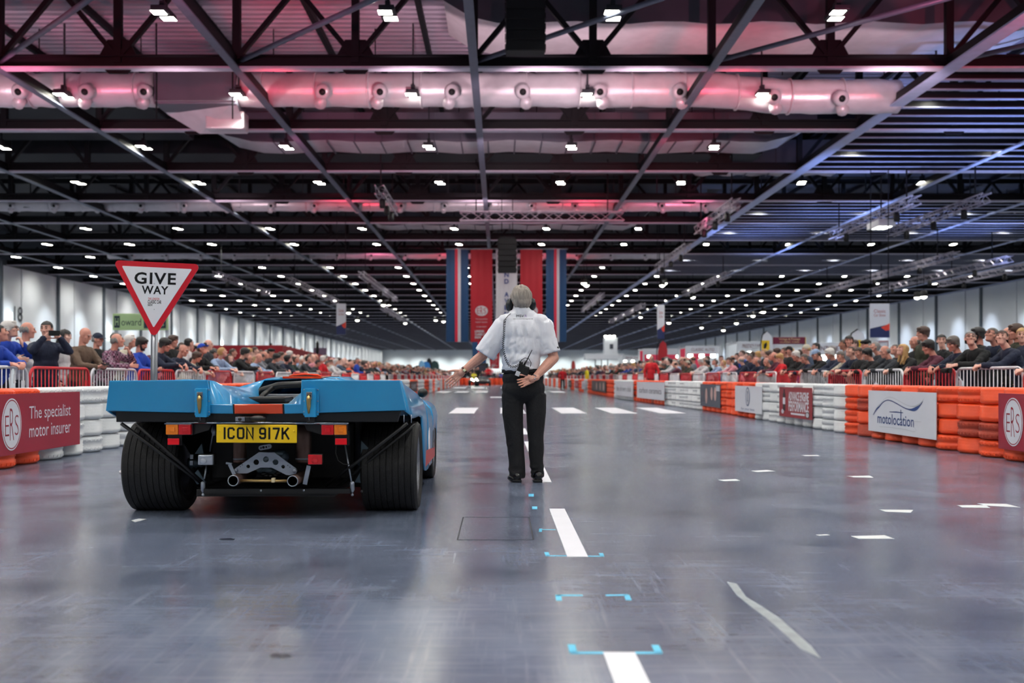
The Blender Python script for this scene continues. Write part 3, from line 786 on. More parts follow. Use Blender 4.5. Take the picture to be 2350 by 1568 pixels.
put_text('lettering', 'for your best', 1.25, .07, NAVY, b, (0, -.0075, -.23), FR)
b = board('sponsor_board', 'slate grey board with pale figures printed on it, above orange tyres', 2.6, .60, (xr, 27.4, .44), R(-90), SLATE)
for x, h in ((-.45, .42), (.25, .34), (.7, .36)): disc('printed_figure', (x, -.02 if x < 0 else .05), .14, h / 2, SKINPRINT, b)
MB().box((1.02, -.0075, .2), (.42, .002, .14)).build('printed_panel', GREYINK, b)
for i, (y0, lab, txt) in enumerate(((36.1, 'white banner with thin grey lettering over low orange tyres, far right barrier', 'carbon ceramics'), (41.9, 'white banner with thin grey lettering over white tyres, further along the right barrier', 'the drivers club'))):
    xx = right_x(y0)
    b = board('sponsor_board', lab, 5.2, .60, (xx - .03, y0, .46), R(-90), WVIN); b.rotation_euler.z += math.atan2(right_x(y0 + 2) - right_x(y0 - 2), 4) * -1
    put_text('lettering', txt, 4.2, .2, SLATE, b, (0, -.0075, .0), FR)
b = board('sponsor_board', 'black banner with pale printed figures on orange tyres, far right', 7.5, .55, (right_x(52) - .03, 52.6, .47), R(-90), BLACKV)
for x in (-.9, 1.0, 2.7): disc('printed_figure', (x, 0), .35, .2, SKINPRINT, b)
for i, yy in enumerate((62, 68.5, 76, 84)):
    m_ = (WVIN, CRIM, BLACKV, WVIN)[i]
    b = board('sponsor_board', '%s far banner beyond the black one, %s along the right barrier' % (('white', 'crimson', 'dark', 'small white')[i], ORD[i]), 3.0, .5, (right_x(yy) - .03, yy, .45), R(-90), m_)
    put_text('lettering', ('MOTORS', 'CLASSIC', 'RACING', 'GARAGE')[i], 2, .2, WVIN if m_ is not WVIN else NAVY, b, (0, -.0075, 0), FR)
for i, (yy, m_) in enumerate(((19.9, SLATE), (50, BLACKV), (60.5, WVIN), (70, WVIN), (85, CRIM))):
    b = board('sponsor_board', '%s board on the left barrier, %s behind the blue car' % (('slate', 'black', 'white', 'pale', 'red')[i], ORD[i]), 3.0, .5, (left_x(yy) + .03, yy, .48), R(90) - math.atan2(left_x(yy + 2) - left_x(yy - 2), 4), m_)
    put_text('lettering', ('MOTORS', 'CLASSIC', 'RACING', 'GARAGE', 'DRIVE')[i], 2, .2, WVIN if m_ is not WVIN else NAVY, b, (0, -.0075, 0), FR)

# ---------------------------------------------------------------- crowd-control barriers
FRED = pm('red_barrier_paint', (206, 28, 44), .35, 0, .1, 8); FWHITE = pm('white_barrier_paint', (224, 224, 230), .35, 0, .06, 8)
def fence_parts(mat):
    L, H, r = 1.98, 1.06, .021
    f = MB(); P = []; c = .16
    P.append((-L / 2, 0, .22))
    for a in range(0, 91, 15): P.append((-L / 2 + c - c * math.cos(R(a)), 0, H - c + c * math.sin(R(a))))
    for a in range(90, -1, -15): P.append((L / 2 - c + c * math.cos(R(a)), 0, H - c + c * math.sin(R(a))))
    P.append((L / 2, 0, .22)); f.tube(P, r, 8, closed=True)
    fm = f.mesh('frame', mat)
    bb = MB()
    for k in range(1, 17):
        x = -L / 2 + L * k / 17; bb.tube([(x, 0, .22), (x, 0, H)], .008, 6)
    bm_ = bb.mesh('bars', mat)
    ft = MB(); ft.bbox((0, 0, .03), (.05, .62, .03), .01); ft.tube([(0, 0, .03), (0, 0, .26)], .018, 6); ftm = ft.mesh('foot', mat)
    pm_ = MB().bbox((0, 0, 0), (.10, .008, .17), .004).mesh('name_plate', mat)
    return fm, bm_, ftm, pm_
FP = {'red': fence_parts(FRED), 'white': fence_parts(FWHITE)}
def fence(side, idx, x, y, col):
    fm, bm_, ftm, pm_ = FP[col]
    o = link('crowd_barrier', fm, None, (x, y, 0)); o.rotation_euler = (0, 0, R(90) if side == 'left' else R(-90))
    tag(o, '%s tubular crowd barrier, %s from the viewer along the %s spectators' % (col, ORD[idx - 1], side), 'barrier', '%s crowd barriers' % col)
    q = link('bars', bm_, o); q['kind'] = 'stuff'
    link('foot', ftm, o, (-.7, 0, 0)); link('foot', ftm, o, (.7, 0, 0)); link('name_plate', pm_, o, (-.84 if side == 'right' else .84, -.012, .80))
XFR, XFL = 6.95, -6.3
for k in range(-1, 21):
    fence('right', k + 2, XFR + (-.5 * min(1, max(0, (13.6 + 2.02 * k - 28) / 14))), 14.6 + 2.02 * k, 'white' if k % 2 == 0 else 'red')
for k in range(-2, 18):
    yy = 14.7 + 2.05 * k
    fence('left', k + 3, XFL + (.75 * min(1, max(0, (yy - 22) / 33))), yy, 'red' if k % 2 == 0 else 'white')
db = MB()
for sgn in (1, -1):
    y = 57.5 if sgn > 0 else 52; i = 0
    while y < 125:
        x = 6.45 if sgn > 0 else -5.55; i += 1; mi = i % 2
        db.tube([(x, y - .95, .2), (x, y - .95, 1.06), (x, y + .95, 1.06), (x, y + .95, .2)], .022, 5, mi=mi)
        for j in range(8): db.bar((x, y - .8 + .22 * j, .2), (x, y - .8 + .22 * j, 1.05), .012, mi=mi)
        y += 2.02
o = db.build('distant_crowd_barriers', [FRED, FWHITE]); tag(o, 'far red and white crowd barriers before the distant spectators', 'barriers', kind='stuff')

# ---------------------------------------------------------------- GIVE WAY sign
SRED = pm('sign_red', (214, 22, 44), .35, 0, .04, 5); SWH = pm('sign_white', (246, 247, 250), .35, 0, .02, 5); INK = pm('sign_black', (7, 8, 12), .5, 0, 0, spec=.3)
ALU = pm('aluminium', (168, 172, 178), .3, .85, .08, 20)
ds = 10.1
base = px(350, 1082, ds)
sg = thing('road_sign', 'red and white triangular GIVE WAY sign on a grey metal post behind the blue car', 'sign', (base.x, ds, 0))
MB().lathe([(.31, 0), (.31, .012), (.29, .022), (.05, .03), (.05, .06)], n=40).build('base_plate', SWH, sg)
pt = px(356, 760, ds) - Vector((base.x, ds, 0)); tilt = (pt.x) / pt.z
po = MB(); po.tube([(0, 0, .03), (pt.x + .02 * tilt, 0, pt.z + .35)], .034, 16)
for k in (-1, 1): po.bar((k * .018, -.032, .03), (pt.x + k * .018, -.032, pt.z + .3), .008, .008)
po.build('post', ALU, sg)
def tri(P, rad, n=6):
    out = []; m = len(P)
    for i in range(m):
        p0, p1, p2 = Vector(P[i - 1]), Vector(P[i]), Vector(P[(i + 1) % m])
        a = (p0 - p1).normalized(); b2 = (p2 - p1).normalized(); ang = a.angle(b2); t = rad / math.tan(ang / 2)
        c = p1 + (a + b2).normalized() * rad / math.sin(ang / 2)
        s, e = p1 + a * t - c, p1 + b2 * t - c
        for k in range(n + 1):
            v = s.lerp(e, k / n); v = v.normalized() * rad; out.append(((c + v).x, (c + v).y))
    return out
ctr = px(363, 662, ds) - Vector((base.x, ds, 0))
T3 = [tuple((px(*q, ds) - Vector((base.x, ds, 0)))[i] for i in (0, 2)) for q in ((263, 598.5), (465, 608), (356, 778))]
b = MB().prism(tri(T3, .036), -.05, -.038); plate = b.build('sign_plate', SRED, sg, True)
T4 = [tuple((px(*q, ds) - Vector((base.x, ds, 0)))[i] for i in (0, 2)) for q in ((284, 611.5), (444.5, 619), (356.5, 753))]
MB().prism(tri(T4, .008), -.0535, -.05).build('white_field', SWH, plate, True)
SR = (R(90), R(1.8), 0)
def st(s, x, y, w_, h, m, bold=.02, spacing=1.0):
    c = px(x, y, ds) - Vector((base.x, ds, 0)); put_text('lettering', s, w_ / FPX * ds, h / FPX * ds, m, plate, (c.x, -.0545, c.z), SR, bold=bold, spacing=spacing)
st('GIVE', 360.5, 640.5, 95, 27, INK, .024, 1.14); st('WAY', 360, 667, 61, 19, INK, .024, 1.1)
st('THE LONDON', 357, 687, 26, 5, SRED, .01); st('CLASSIC CAR', 359, 694, 31, 8, INK, .02); st('SHOW', 349, 701, 11, 5, INK, .03)
MB().bbox((ctr.x, -.034, ctr.z + .05), (.34, .02, .04), .005).build('bracket', ALU, sg)
for z in (ctr.z + .05, ctr.z - .2): MB().tube([(ctr.x - .02, -.056, z - .01), (ctr.x - .02, -.05, z - .01)], .004, 8).build('rivet', ALU, sg)

# ---------------------------------------------------------------- hanging banners
BB = pm('banner_blue', (0, 58, 100), .6, 0, .12, 1.2); BR = pm('banner_red', (158, 2, 28), .6, 0, .1, 1.2); BWH = pm('banner_white', (186, 188, 194), .6, 0, .05, 1.2)
BR2 = pm('banner_stripe_red', (200, 30, 60), .6); BINK = pm('banner_ink', (44, 66, 128), .6)
def cloth(w_, h, mi=0, n=16, amp=.02, ph=0.0, x0=0.0):
    V = []; F = []; m = 10
    for j in range(m + 1):
        for i in range(n + 1):
            x = x0 - w_ / 2 + w_ * i / n; V.append((x, amp * math.sin(i * 1.3 + ph) * (.5 + .5 * j / m), -h * j / m))
    for j in range(m):
        for i in range(n): a = j * (n + 1) + i; F.append((a, a + n + 1, a + n + 2, a + 1))
    return MB().add(V, F, mi, True)
def banner(label, x0, x1, ytop, ybot, d, kind):
    a, c = px(x0, ytop, d), px(x1, ybot, d); w_ = c.x - a.x; h = a.z - c.z
    r = thing('hanging_banner', label, 'banner', ((a.x + c.x) / 2, d, a.z), 0, 'banners hung across the hall')
    MB().tube([(-w_ / 2 - .1, 0, .02), (w_ / 2 + .1, 0, .02)], .05, 8).build('top_rail', ALU, r)
    for s in (-1, 1): MB().tube([(s * w_ * .4, 0, .02), (s * w_ * .4, 0, 12.6 - a.z)], .012, 5).build('hanging_wire', STEEL, r)
    cloth(w_, h, ph=x0).build('cloth', BB if kind == 'blue' else BR if kind == 'red' else BWH, r)
    if kind == 'blue':
        cloth(w_ * .13, h, n=2, amp=.0, x0=-w_ * .04).build('red_stripe', BR2, r, False).location = (0, -.045, 0)
        cloth(w_ * .13, h, n=2, amp=.0, x0=w_ * .09).build('white_stripe', BWH, r).location = (0, -.045, 0)
    if kind == 'red':
        disc('oval_badge', (0, -h * .665), w_ * .29, h * .055, BWH, r, y=-.022)
        for ch, dx in (('E', -.15), ('R', 0), ('S', .15)): put_text('lettering', ch, w_ * .12, h * (.085 if ch == 'R' else .06), BR, r, (w_ * dx, -.03, -h * .665), FR)
        put_text('lettering', 'The specialist', w_ * .55, h * .018, BWH, r, (0, -.03, -h * .755), FR); put_text('lettering', 'motor insurer', w_ * .55, h * .016, BWH, r, (0, -.03, -h * .785), FR)
        put_text('lettering', 'in association', w_ * .45, h * .015, BWH, r, (0, -.03, -h * .835), FR)
        for k, s in enumerate(('LONDON', 'CLASSIC CAR', 'SHOW')):
            put_text('lettering', s, w_ * (.42, .62, .30)[k], h * .026, BWH, r, (w_ * (-.10, 0, -.16)[k], -.03, -h * (.885 + .033 * k)), FR, bold=.05)
    if kind == 'white':
        zs = dict(zip(range(12), 'GRAND AVENUE'))
        for k, ch in zs.items():
            if ch == ' ': continue
            yp = 631 + 15 * (k - 3); z = px(0, yp, d).z - a.z
            put_text('lettering', ch, 10 / FPX * d, 11 / FPX * d, BINK, r, (0, -.03, z), FR, bold=.03)
    return r
banner('navy banner with red and white stripe, left end of the hanging row', 1024, 1075, 572, 785, 67, 'blue')
banner('red banner with white oval emblem left of the white banner', 1080, 1130, 572, 785, 67, 'red')
banner('white banner with vertical navy capitals above the steward\'s head', 1138, 1187, 572, 800, 67, 'white')
banner('red banner with white oval emblem right of the steward\'s head', 1194, 1245, 572, 785, 67, 'red')
banner('navy banner with red and white stripe, right end of the hanging row', 1253, 1300, 572, 785, 67, 'blue')
banner('far narrow navy banner with a white stripe seen below the steward\'s sleeve', 1084, 1116, 770, 850, 170, 'blue')
banner('far narrow red banner seen under the steward\'s sleeve', 1124, 1146, 770, 846, 170, 'red')

# ---------------------------------------------------------------- loudspeaker arrays hung from the roof
SPK = pm('speaker_black', (5, 6, 9), .7, 0, .2, 12); GRL = pm('speaker_grille', (8, 9, 13), .75, 0, .3, 60)
def array(label, x0, x1, ytop, ybot, d, n):
    a, c = px(x0, ytop, d), px(x1, ybot, d); w_ = c.x - a.x; h = (a.z - c.z) / n
    r = thing('speaker_array', label, 'loudspeaker', ((a.x + c.x) / 2, d, a.z))
    for k in range(n):
        q = MB().bbox((0, .25, -h * (k + .5)), (w_, .5, h * .985), .02).build('cabinet', SPK, r)
        MB().box((0, -.003, -h * (k + .5)), (w_ * .9, .012, h * .84)).build('grille', GRL, q)
        for s in (-1, 1): MB().box((s * w_ * .515, .25, -h * (k + .5)), (.02, .3, h * .5)).build('rigging_plate', STEEL, q)
    MB().box((0, .25, .06), (w_ * .8, .4, .1)).build('fly_bar', STEEL, r)
    for s in (-1, 1): MB().tube([(s * w_ * .3, .25, .05), (s * w_ * .3, .25, max(.3, 12.44 - a.z))], .02, 6).build('chain', STEEL, r)
array('black loudspeaker column hung high at the top centre', 1161, 1251, -28, 116, 26.5, 6)
array('black loudspeaker column hanging in front of the white banner', 1143, 1185, 548, 625, 49.5, 6)

# ---------------------------------------------------------------- stage lighting trusses
TR = pm('truss_aluminium', (176, 170, 182), .4, .6, .1, 10)
def lattice(b, p0, p1, s=.3):
    p0, p1 = Vector(p0), Vector(p1); d = (p1 - p0); L = d.length; d /= L; x = d.cross(Vector((0, 0, 1))).normalized(); z = x.cross(d)
    cs = [(x * sx + z * sz) * s / 2 for sx, sz in ((-1, -1), (1, -1), (1, 1), (-1, 1))]
    for c in cs: b.bar(p0 + c, p1 + c, .05)
    n = max(2, int(L / .55))
    for i in range(n):
        a, e = p0 + d * L * i / n, p0 + d * L * (i + 1) / n
        for j in range(4):
            q0, q1 = cs[j], cs[(j + 1) % 4]
            if i % 2: q0, q1 = q1, q0
            b.bar(a + q0, e + q1, .022)
def stage_truss(label, p0, p1, s=.34, lamps=()):
    mid = (Vector(p0) + Vector(p1)) / 2
    r = thing('lighting_truss', label, 'truss', mid, 0, 'stage lighting trusses')
    b = MB(); lattice(b, Vector(p0) - mid, Vector(p1) - mid, s); o = b.build('lattice', TR, r); o['kind'] = 'stuff'
    for p_ in (p0, p1):
        q = (Vector(p_) - mid) * .8; MB().bar(q + Vector((0, 0, .1)), q + Vector((0, 0, 12.6 - mid.z)), .05).build('hanger', STEEL, r)
    for t in lamps:
        q = (Vector(p0).lerp(Vector(p1), t)) - mid
        MB().lathe([(.0, -.62), (.12, -.60), (.14, -.5), (.13, -.25), (.07, -.2)], q, n=12).build('stage_lamp', BLACKM, r)
    return r
stage_truss('stage truss crossing behind the loudspeaker column, parallel to the roof beams', px(1055, 497, 48), px(1432, 497, 48), .4)
tl = [((26.3, 59, 8.0), (26.3, 85, 8.0), 'pinkish stage truss low at the right, first from the middle'), ((30.4, 61, 8.0), (30.4, 84, 8.0), 'pinkish stage truss at the right, second from the middle'),
      ((33.5, 58, 8.0), (33.5, 78, 8.0), 'pinkish stage truss nearest to the right wall'), ((20.2, 42.5, 8.4), (20.2, 53, 8.4), 'dark stage truss beside the pale hanging box'), ((17.5, 43, 8.4), (17.5, 54, 8.4), 'dark stage truss left of the pale hanging box'),
      ((10.6, 46, 8.8), (10.6, 55, 8.8), 'short stage truss below the thick pale beam'), ((11, 60, 8.6), (11, 72, 8.6), 'short stage truss beyond the thick pale beam'), ((16.5, 74, 8.4), (16.5, 92, 8.4), 'stage truss right of the middle, over the red stall'),
      ((-15.3, 74, 8.0), (-15.3, 96, 8.0), 'stage truss left of the banners, longest'), ((-19.5, 70, 8.0), (-19.5, 86, 8.0), 'stage truss left of the banners, nearest the left wall'), ((-9.8, 72, 8.2), (-9.8, 96, 8.2), 'stage truss just left of the navy banner'),
      ((-5.2, 44, 9.0), (-5.2, 50, 9.0), 'short stage truss hanging above the left navy banner'), ((9, 90, 8.2), (9, 112, 8.2), 'far stage truss right of the right navy banner'), ((-12, 104, 8.0), (-12, 130, 8.0), 'far stage truss left of the banners'), ((14, 100, 8.0), (14, 130, 8.0), 'far stage truss on the right')]
for p0, p1, lab in tl: stage_truss(lab, p0, p1, .36, (.2, .5, .8))
LEDP = lampmat('panel_glow', (250, 252, 235), 6.0)
r = thing('light_box', 'pale hanging light box on the dark stage truss at the right', 'lamp', px(2022, 516, 47))
MB().bbox((0, 0, 0), (.8, 1.5, .3), .04).build('box', SWH, r); 
MB().tube([(0, 0, .1), (0, 0, 12.6 - r.location.z)], .03, 6).build('hanger', STEEL, r)
for s in (-1, 0, 1): MB().box((s * .22, -.1, -.155), (.14, .9, .02)).build('glow_panel', LEDP, r)
# round chandeliers of stage lamps far away
rs = random.Random(11)
for i, (x, y, d) in enumerate(sorted(((1690, 742, 110), (1660, 758, 112), (1610, 752, 118), (1728, 725, 100), (1752, 716, 96), (1535, 741, 105), (1470, 728, 120), (820, 735, 110), (800, 718, 104), (1000, 735, 120), (1030, 718, 100), (1018, 738, 118), (930, 742, 130), (880, 700, 95), (1340, 650, 78), (1346, 655, 78), (1520, 655, 80), (1525, 650, 80), (2105, 683, 70), (2120, 681, 70), (1590, 682, 86)))):
    c = px(x, y, d + .9 * (i % 5))
    r = thing('stage_lamp', 'bright stage lamp cluster hanging in the distance', 'lamp', c, 0, 'distant stage lamps')
    r['label'] = '%s small bright stage lamp from the left among those hanging under the far ceiling' % ORD[i]; MB().tube([(0, 0, .4), (0, 0, 12.6 - c.z)], .02, 5).build('wire', STEEL, r)
    MB().lathe([(.02, .45), (.2, .4), (.26, .1), (.24, .0)], n=12).build('shade', BLACKM, r); MB().lathe([(.0, -.16), (.16, -.10), (.22, .0), (.2, .05)], n=12).build('bulb', LEDP, r)
# ---------------------------------------------------------------- the light blue race car seen from behind
CX, CY0 = -1.57, 6.60
car = thing('race_car', 'light blue low race car with orange centre stripe and yellow plate, seen from behind', 'car', (CX, CY0, 0))
def cp(x, y, dd=0.0):
    p_ = px(x, y, CY0 + dd); return Vector((p_.x - CX, dd, p_.z))
BLUEP = pm('light_blue_paint', (34, 150, 206), .28, 0, .05, 3, coat=.6); ORP = pm('orange_paint', (226, 74, 30), .3, 0, .05, 3, coat=.5); PIN = pm('pinstripe_black', (12, 12, 16), .4)
CARB = pm('chassis_black', (8, 9, 12), .5, 0, .25, 12); SATIN = pm('satin_black', (9, 10, 13), .4, 0, .2, 10); RUB = pm('tyre_rubber', (15, 16, 18), .65, 0, .2, 24, .2, 120); CHR = pm('chrome', (190, 196, 204), .18, 1.0, .05, 10)
STEELB = pm('brushed_steel', (150, 158, 170), .35, .75, .12, 30); BRASS = pm('brass', (190, 160, 104), .3, .9, .12, 30); ALUP = pm('grey_plate', (140, 150, 166), .45, .3, .08, 30); HEATM = pm('heat_stained_steel', (104, 82, 76), .35, .7, .35, 14)
AMB = pm('amber_lens', (240, 130, 20), .15, 0, .15, 60, coat=.5); REDL = pm('red_lens', (206, 16, 28), .15, 0, .15, 60, coat=.5); REFL = pm('red_reflector', (236, 20, 36), .25, 0, .05, 80); CLR = pm('clear_lens', (176, 184, 196), .12, .4, .2, 50)
YPL = pm('plate_yellow', (240, 200, 16), .4, 0, .05, 6); RIMM = pm('rim_silver', (150, 152, 158), .25, .85, .08, 8)
# stations: y, zc, x1, z1, x2, z2, xc, zcr, xt, zt, xo, zm, zb
ST = [(.0, .756, .294, .756, .299, .910, .60, .910, .926, .908, .966, .716, .706), (.12, .754, .22, .755, .306, .905, .60, .911, .924, .907, .982, .695, .684), (.24, .750, .15, .752, .325, .898, .60, .912, .914, .905, .992, .68, .655),
      (.36, .746, .135, .748, .345, .890, .60, .912, .900, .902, .998, .675, .655), (.63, .74, .13, .745, .385, .872, .62, .908, .87, .895, 1.0, .67, .655), (.9, .745, .16, .755, .41, .860, .63, .895, .855, .885, 1.0, .65, .635), (1.0, .75, .20, .765, .42, .857, .64, .89, .85, .88, 1.0, .62, .50), (1.12, .79, .25, .80, .435, .853, .645, .882, .845, .872, 1.0, .60, .34),
      (1.25, .85, .28, .85, .45, .850, .65, .875, .84, .865, 1.0, .60, .22), (1.4, .928, .275, .912, .455, .847, .655, .87, .835, .86, .995, .59, .20), (1.55, .935, .275, .925, .465, .845, .66, .862, .83, .852, .99, .58, .19), (1.8, .937, .26, .932, .48, .84, .66, .852, .82, .84, .985, .55, .18),
      (2.2, .94, .28, .934, .50, .80, .68, .82, .82, .80, .97, .5, .17), (2.5, .88, .32, .86, .55, .70, .70, .755, .83, .745, .97, .5, .17), (2.6, .82, .34, .80, .56, .68, .70, .748, .84, .738, .97, .52, .45), (2.93, .62, .34, .615, .56, .62, .72, .735, .86, .72, .97, .55, .47), (3.28, .54, .34, .54, .56, .55, .72, .68, .86, .66, .96, .50, .42), (3.4, .50, .34, .50, .56, .51, .70, .62, .84, .60, .95, .44, .18), (3.9, .36, .34, .36, .56, .36, .66, .42, .78, .40, .88, .30, .16), (4.15, .22, .3, .22, .5, .22, .6, .24, .7, .23, .74, .2, .14)]
def section(s):
    y, zc, x1, z1, x2, z2, xc, zcr, xt, zt, xo, zm, zb = s
    half = [(0, zc), (x1 * .5, zc * .5 + z1 * .5), (x1, z1), (x2, z2), ((x2 + xc) / 2, (z2 + zcr) / 2 + .006), (xc, zcr), (xt, zt)]
    rho = min(1, y / 1.1)
    for t in (.25, .5, .75):
        x = xt + (xo - xt) * t; z = zt + (zm - zt) * t; bul = math.sin(t * math.pi) * .055 * rho
        half.append((x + bul * .8, z + bul * .55))
    half += [(xo, zm), (xo - .006, zb)]
    return half
SEC = [section(s) for s in ST]; NH = len(SEC[0])
def shell(rows, cols, name, mat, skip=None, off=0.0, sides=(1, -1)):
    V = []; F = []; b = MB()
    for sgn in sides:
        o = len(V)
        for i in rows:
            for j in cols: V.append((sgn * SEC[i][j][0], ST[i][0], SEC[i][j][1] + off))
        nc = len(cols)
        for a in range(len(rows) - 1):
            for c in range(nc - 1):
                if skip and skip(rows[a], cols[c]): continue
                q = (o + a * nc + c, o + a * nc + c + 1, o + (a + 1) * nc + c + 1, o + (a + 1) * nc + c); F.append(q if sgn > 0 else q[::-1])
    b.add(V, F, 0, True); o_ = b.build(name, mat, car)
    sd = o_.modifiers.new('thick', 'SOLIDIFY'); sd.thickness = .012; sd.offset = -1
    return o_
rear_rows = list(range(0, 11)); cab_rows = list(range(10, 14)); front_rows = list(range(13, 20)); allc = list(range(NH))
shell(rear_rows, allc, 'rear_deck', BLUEP, lambda i, c: c < 2 and 0 < i < 9)
cb = shell(cab_rows, allc, 'cabin_shell', BLUEP, lambda i, c: False)
shell(front_rows, allc, 'front_clip', BLUEP)
# orange stripe over roof and nose, with black pinstripes
def topstrip(x0, x1, rows, name, mat, dz=.004):
    V = []; F = []
    for i in rows:
        for x in (x0, x1):
            h = SEC[i]; xx = abs(x); z = h[0][1]
            for (a, b_) in zip(h[:3], h[1:4]):
                if a[0] <= xx <= b_[0]: z = a[1] + (b_[1] - a[1]) * (xx - a[0]) / max(1e-6, b_[0] - a[0]); break
            V.append((x, ST[i][0] - (.006 if i == rows[0] else 0), z + dz))
    for k in range(len(rows) - 1): F.append((2 * k, 2 * k + 1, 2 * k + 3, 2 * k + 2))
    MB().add(V, F, 0, True).build(name, mat, car)
topstrip(-.13, .17, list(range(9, 19)), 'orange_stripe', ORP); topstrip(-.145, -.13, list(range(9, 19)), 'pinstripe', PIN); topstrip(.17, .185, list(range(9, 19)), 'pinstripe', PIN)
MB().prism([(-.13, .918), (.17, .918), (.17, .936), (-.13, .936)], 1.40, 1.46).build('roof_edge', ORP, car)
MB().tube([(-.15, 1.75, .935), (-.12, 1.75, .948), (-.02, 1.75, .956), (.08, 1.75, .948), (.11, 1.75, .935)], .008, 8).build('roof_vent_rim', ORP, car)
MB().ell((-.02, 1.78, .935), (.115, .03, .018)).build('roof_vent', PIN, car)
# tail panel: two boxy fins and the low centre strip
def panel(poly, y0, y1, name, mat, parent=car, bev=.006, tilt=.22):
    bm = bmesh.new(); n = len(poly)
    vs = [bm.verts.new((x, y0, z)) for x, z in poly]; vb = [bm.verts.new((x, y1, z)) for x, z in poly]
    bm.faces.new(vs); bm.faces.new(vb[::-1])
    for k in range(n): bm.faces.new((vs[k], vb[k], vb[(k + 1) % n], vs[(k + 1) % n]))
    bmesh.ops.recalc_face_normals(bm, faces=bm.faces[:])
    if bev:
        bmesh.ops.bevel(bm, geom=[e for e in bm.edges if abs(e.verts[0].co.y - y0) < 1e-6 and abs(e.verts[1].co.y - y0) < 1e-6], offset=bev, segments=2, affect='EDGES', profile=.5)
    for v in bm.verts: v.co.y += (.694 - v.co.z) * tilt
    me = bpy.data.meshes.new(name); bm.to_mesh(me); bm.free(); me.materials.append(mat); return link(name, me, parent)
TP = [(-.968, .713), (-.928, .908), (-.301, .913), (-.288, .758), (-.145, .756), (-.145, .694), (-.30, .696), (-.385, .700)]
TPr = [(.968, .716), (.384, .700), (.30, .696), (.180, .694), (.180, .756), (.288, .758), (.299, .912), (.928, .910)]
tpl = panel(TP, -.012, .012, 'tail_panel', BLUEP); tpr = panel(TPr, -.012, .012, 'tail_panel', BLUEP)
panel([(-.140, .694), (-.140, .757), (.172, .757), (.172, .694)], -.0125, .012, 'tail_stripe', ORP)
panel([(-.149, .694), (-.149, .757), (-.140, .757), (-.140, .694)], -.0118, .01, 'pinstripe', PIN, bev=0); panel([(.172, .694), (.172, .757), (.182, .757), (.182, .694)], -.0118, .01, 'pinstripe', PIN, bev=0)
panel([(-.915, .640), (-.915, .712), (-.3, .697), (.3, .697), (.93, .714), (.905, .640)], .02, .06, 'valance', SATIN, bev=.004, tilt=.12)
# valley floor lip behind the centre strip
MB().box((.0, .06, .748), (.58, .12, .012)).build('tail_shelf', BLUEP, car)
# bonnet latches
def latch(x0, x1):
    a, c = cp(x0, 891, -.012), cp(x1, 957, -.012); xm = (a.x + c.x) / 2; w_ = c.x - a.x; h = a.z - c.z; zm = (a.z + c.z) / 2
    r = MB().bbox((xm, -.052, zm), (w_ * .86, .060, h), .005).build('latch_bracket', BLUEP, car)
    b = MB()
    for s in (-1, 1): b.bbox((xm + s * w_ * .5, -.046, zm + h * .02), (w_ * .18, .006, h * .92), .002)
    b.build('bracket_flange', BLUEP, r)
    for s in (-1, 1):
        for z in (.44, .05, -.32): MB().ell((xm + s * w_ * .52, -.050, zm + h * z), (.005, .004, .005), None, 8, 6).build('rivet', STEELB, r)
    b = MB(); b.tube([(xm - .004, -.086, zm + h * .30), (xm - .006, -.096, zm + h * .12), (xm - .006, -.090, zm - h * .12), (xm - .008, -.082, zm - h * .36)], .012, 10, rr=[.010, .015, .013, .006]); b.build('toggle_lever', BRASS, r)
    b = MB(); b.bbox((xm - .004, -.084, zm + h * .24), (.038, .016, .05), .004, 0); b.build('hinge_block', CHR, r)
    MB().bbox((xm - .004, -.094, zm + h * .20), (.022, .012, .030), .003).build('hinge_slot', PIN, r)
    MB().tube([(xm - .008, -.082, zm - h * .34), (xm - .008, -.06, zm - h * .62)], .004, 6).build('hook_rod', STEELB, r)
    MB().bbox((xm, -.045, zm - h * .60), (.05, .03, .04), .006).build('hook_mount', SATIN, r)
latch(453, 483); latch(701, 731)
# cabin and engine bay seen through the open deck
MB().bbox((0, 1.36, .70), (.58, .03, .20), .006).build('bulkhead_sheet', pm('bulkhead_grey', (170, 174, 180), .4, .3, .2, 6), car)
MB().tube([(-.36, 1.22, .62), (-.33, 1.22, .74), (-.25, 1.22, .83), (-.12, 1.22, .868), (.05, 1.22, .876), (.22, 1.22, .86), (.32, 1.22, .78), (.36, 1.22, .62)], .026, 12).build('roll_hoop', SATIN, car)
MB().tube([(-.16, 1.22, .852), (-.21, 1.1, .80), (-.24, 1.0, .73)], .02, 8).build('hoop_stay', SATIN, car)
q = cp(622, 918, .8); MB().bbox((q.x, .8, q.z), (.27, .3, .045), .012).build('air_box', SATIN, car)
q = cp(660, 921, 1.0); MB().bbox((q.x + .02, 1.0, q.z - .002), (.42, .4, .014), .004).build('engine_tray', STEELB, car)
MB().ell((.22, 1.1, .83), (.05, .04, .035)).build('hoop_pad', SATIN, car)
MB().box((0, .95, .64), (.9, 1.1, .04)).build('engine_cover', CARB, car)
for a, c in (((598, 905), (612, 893)), ((602, 912), (620, 897))): MB().tube([cp(*a, 1.3), cp(*c, 1.3)], .012, 6).build('brace_tube', STEELB, car)
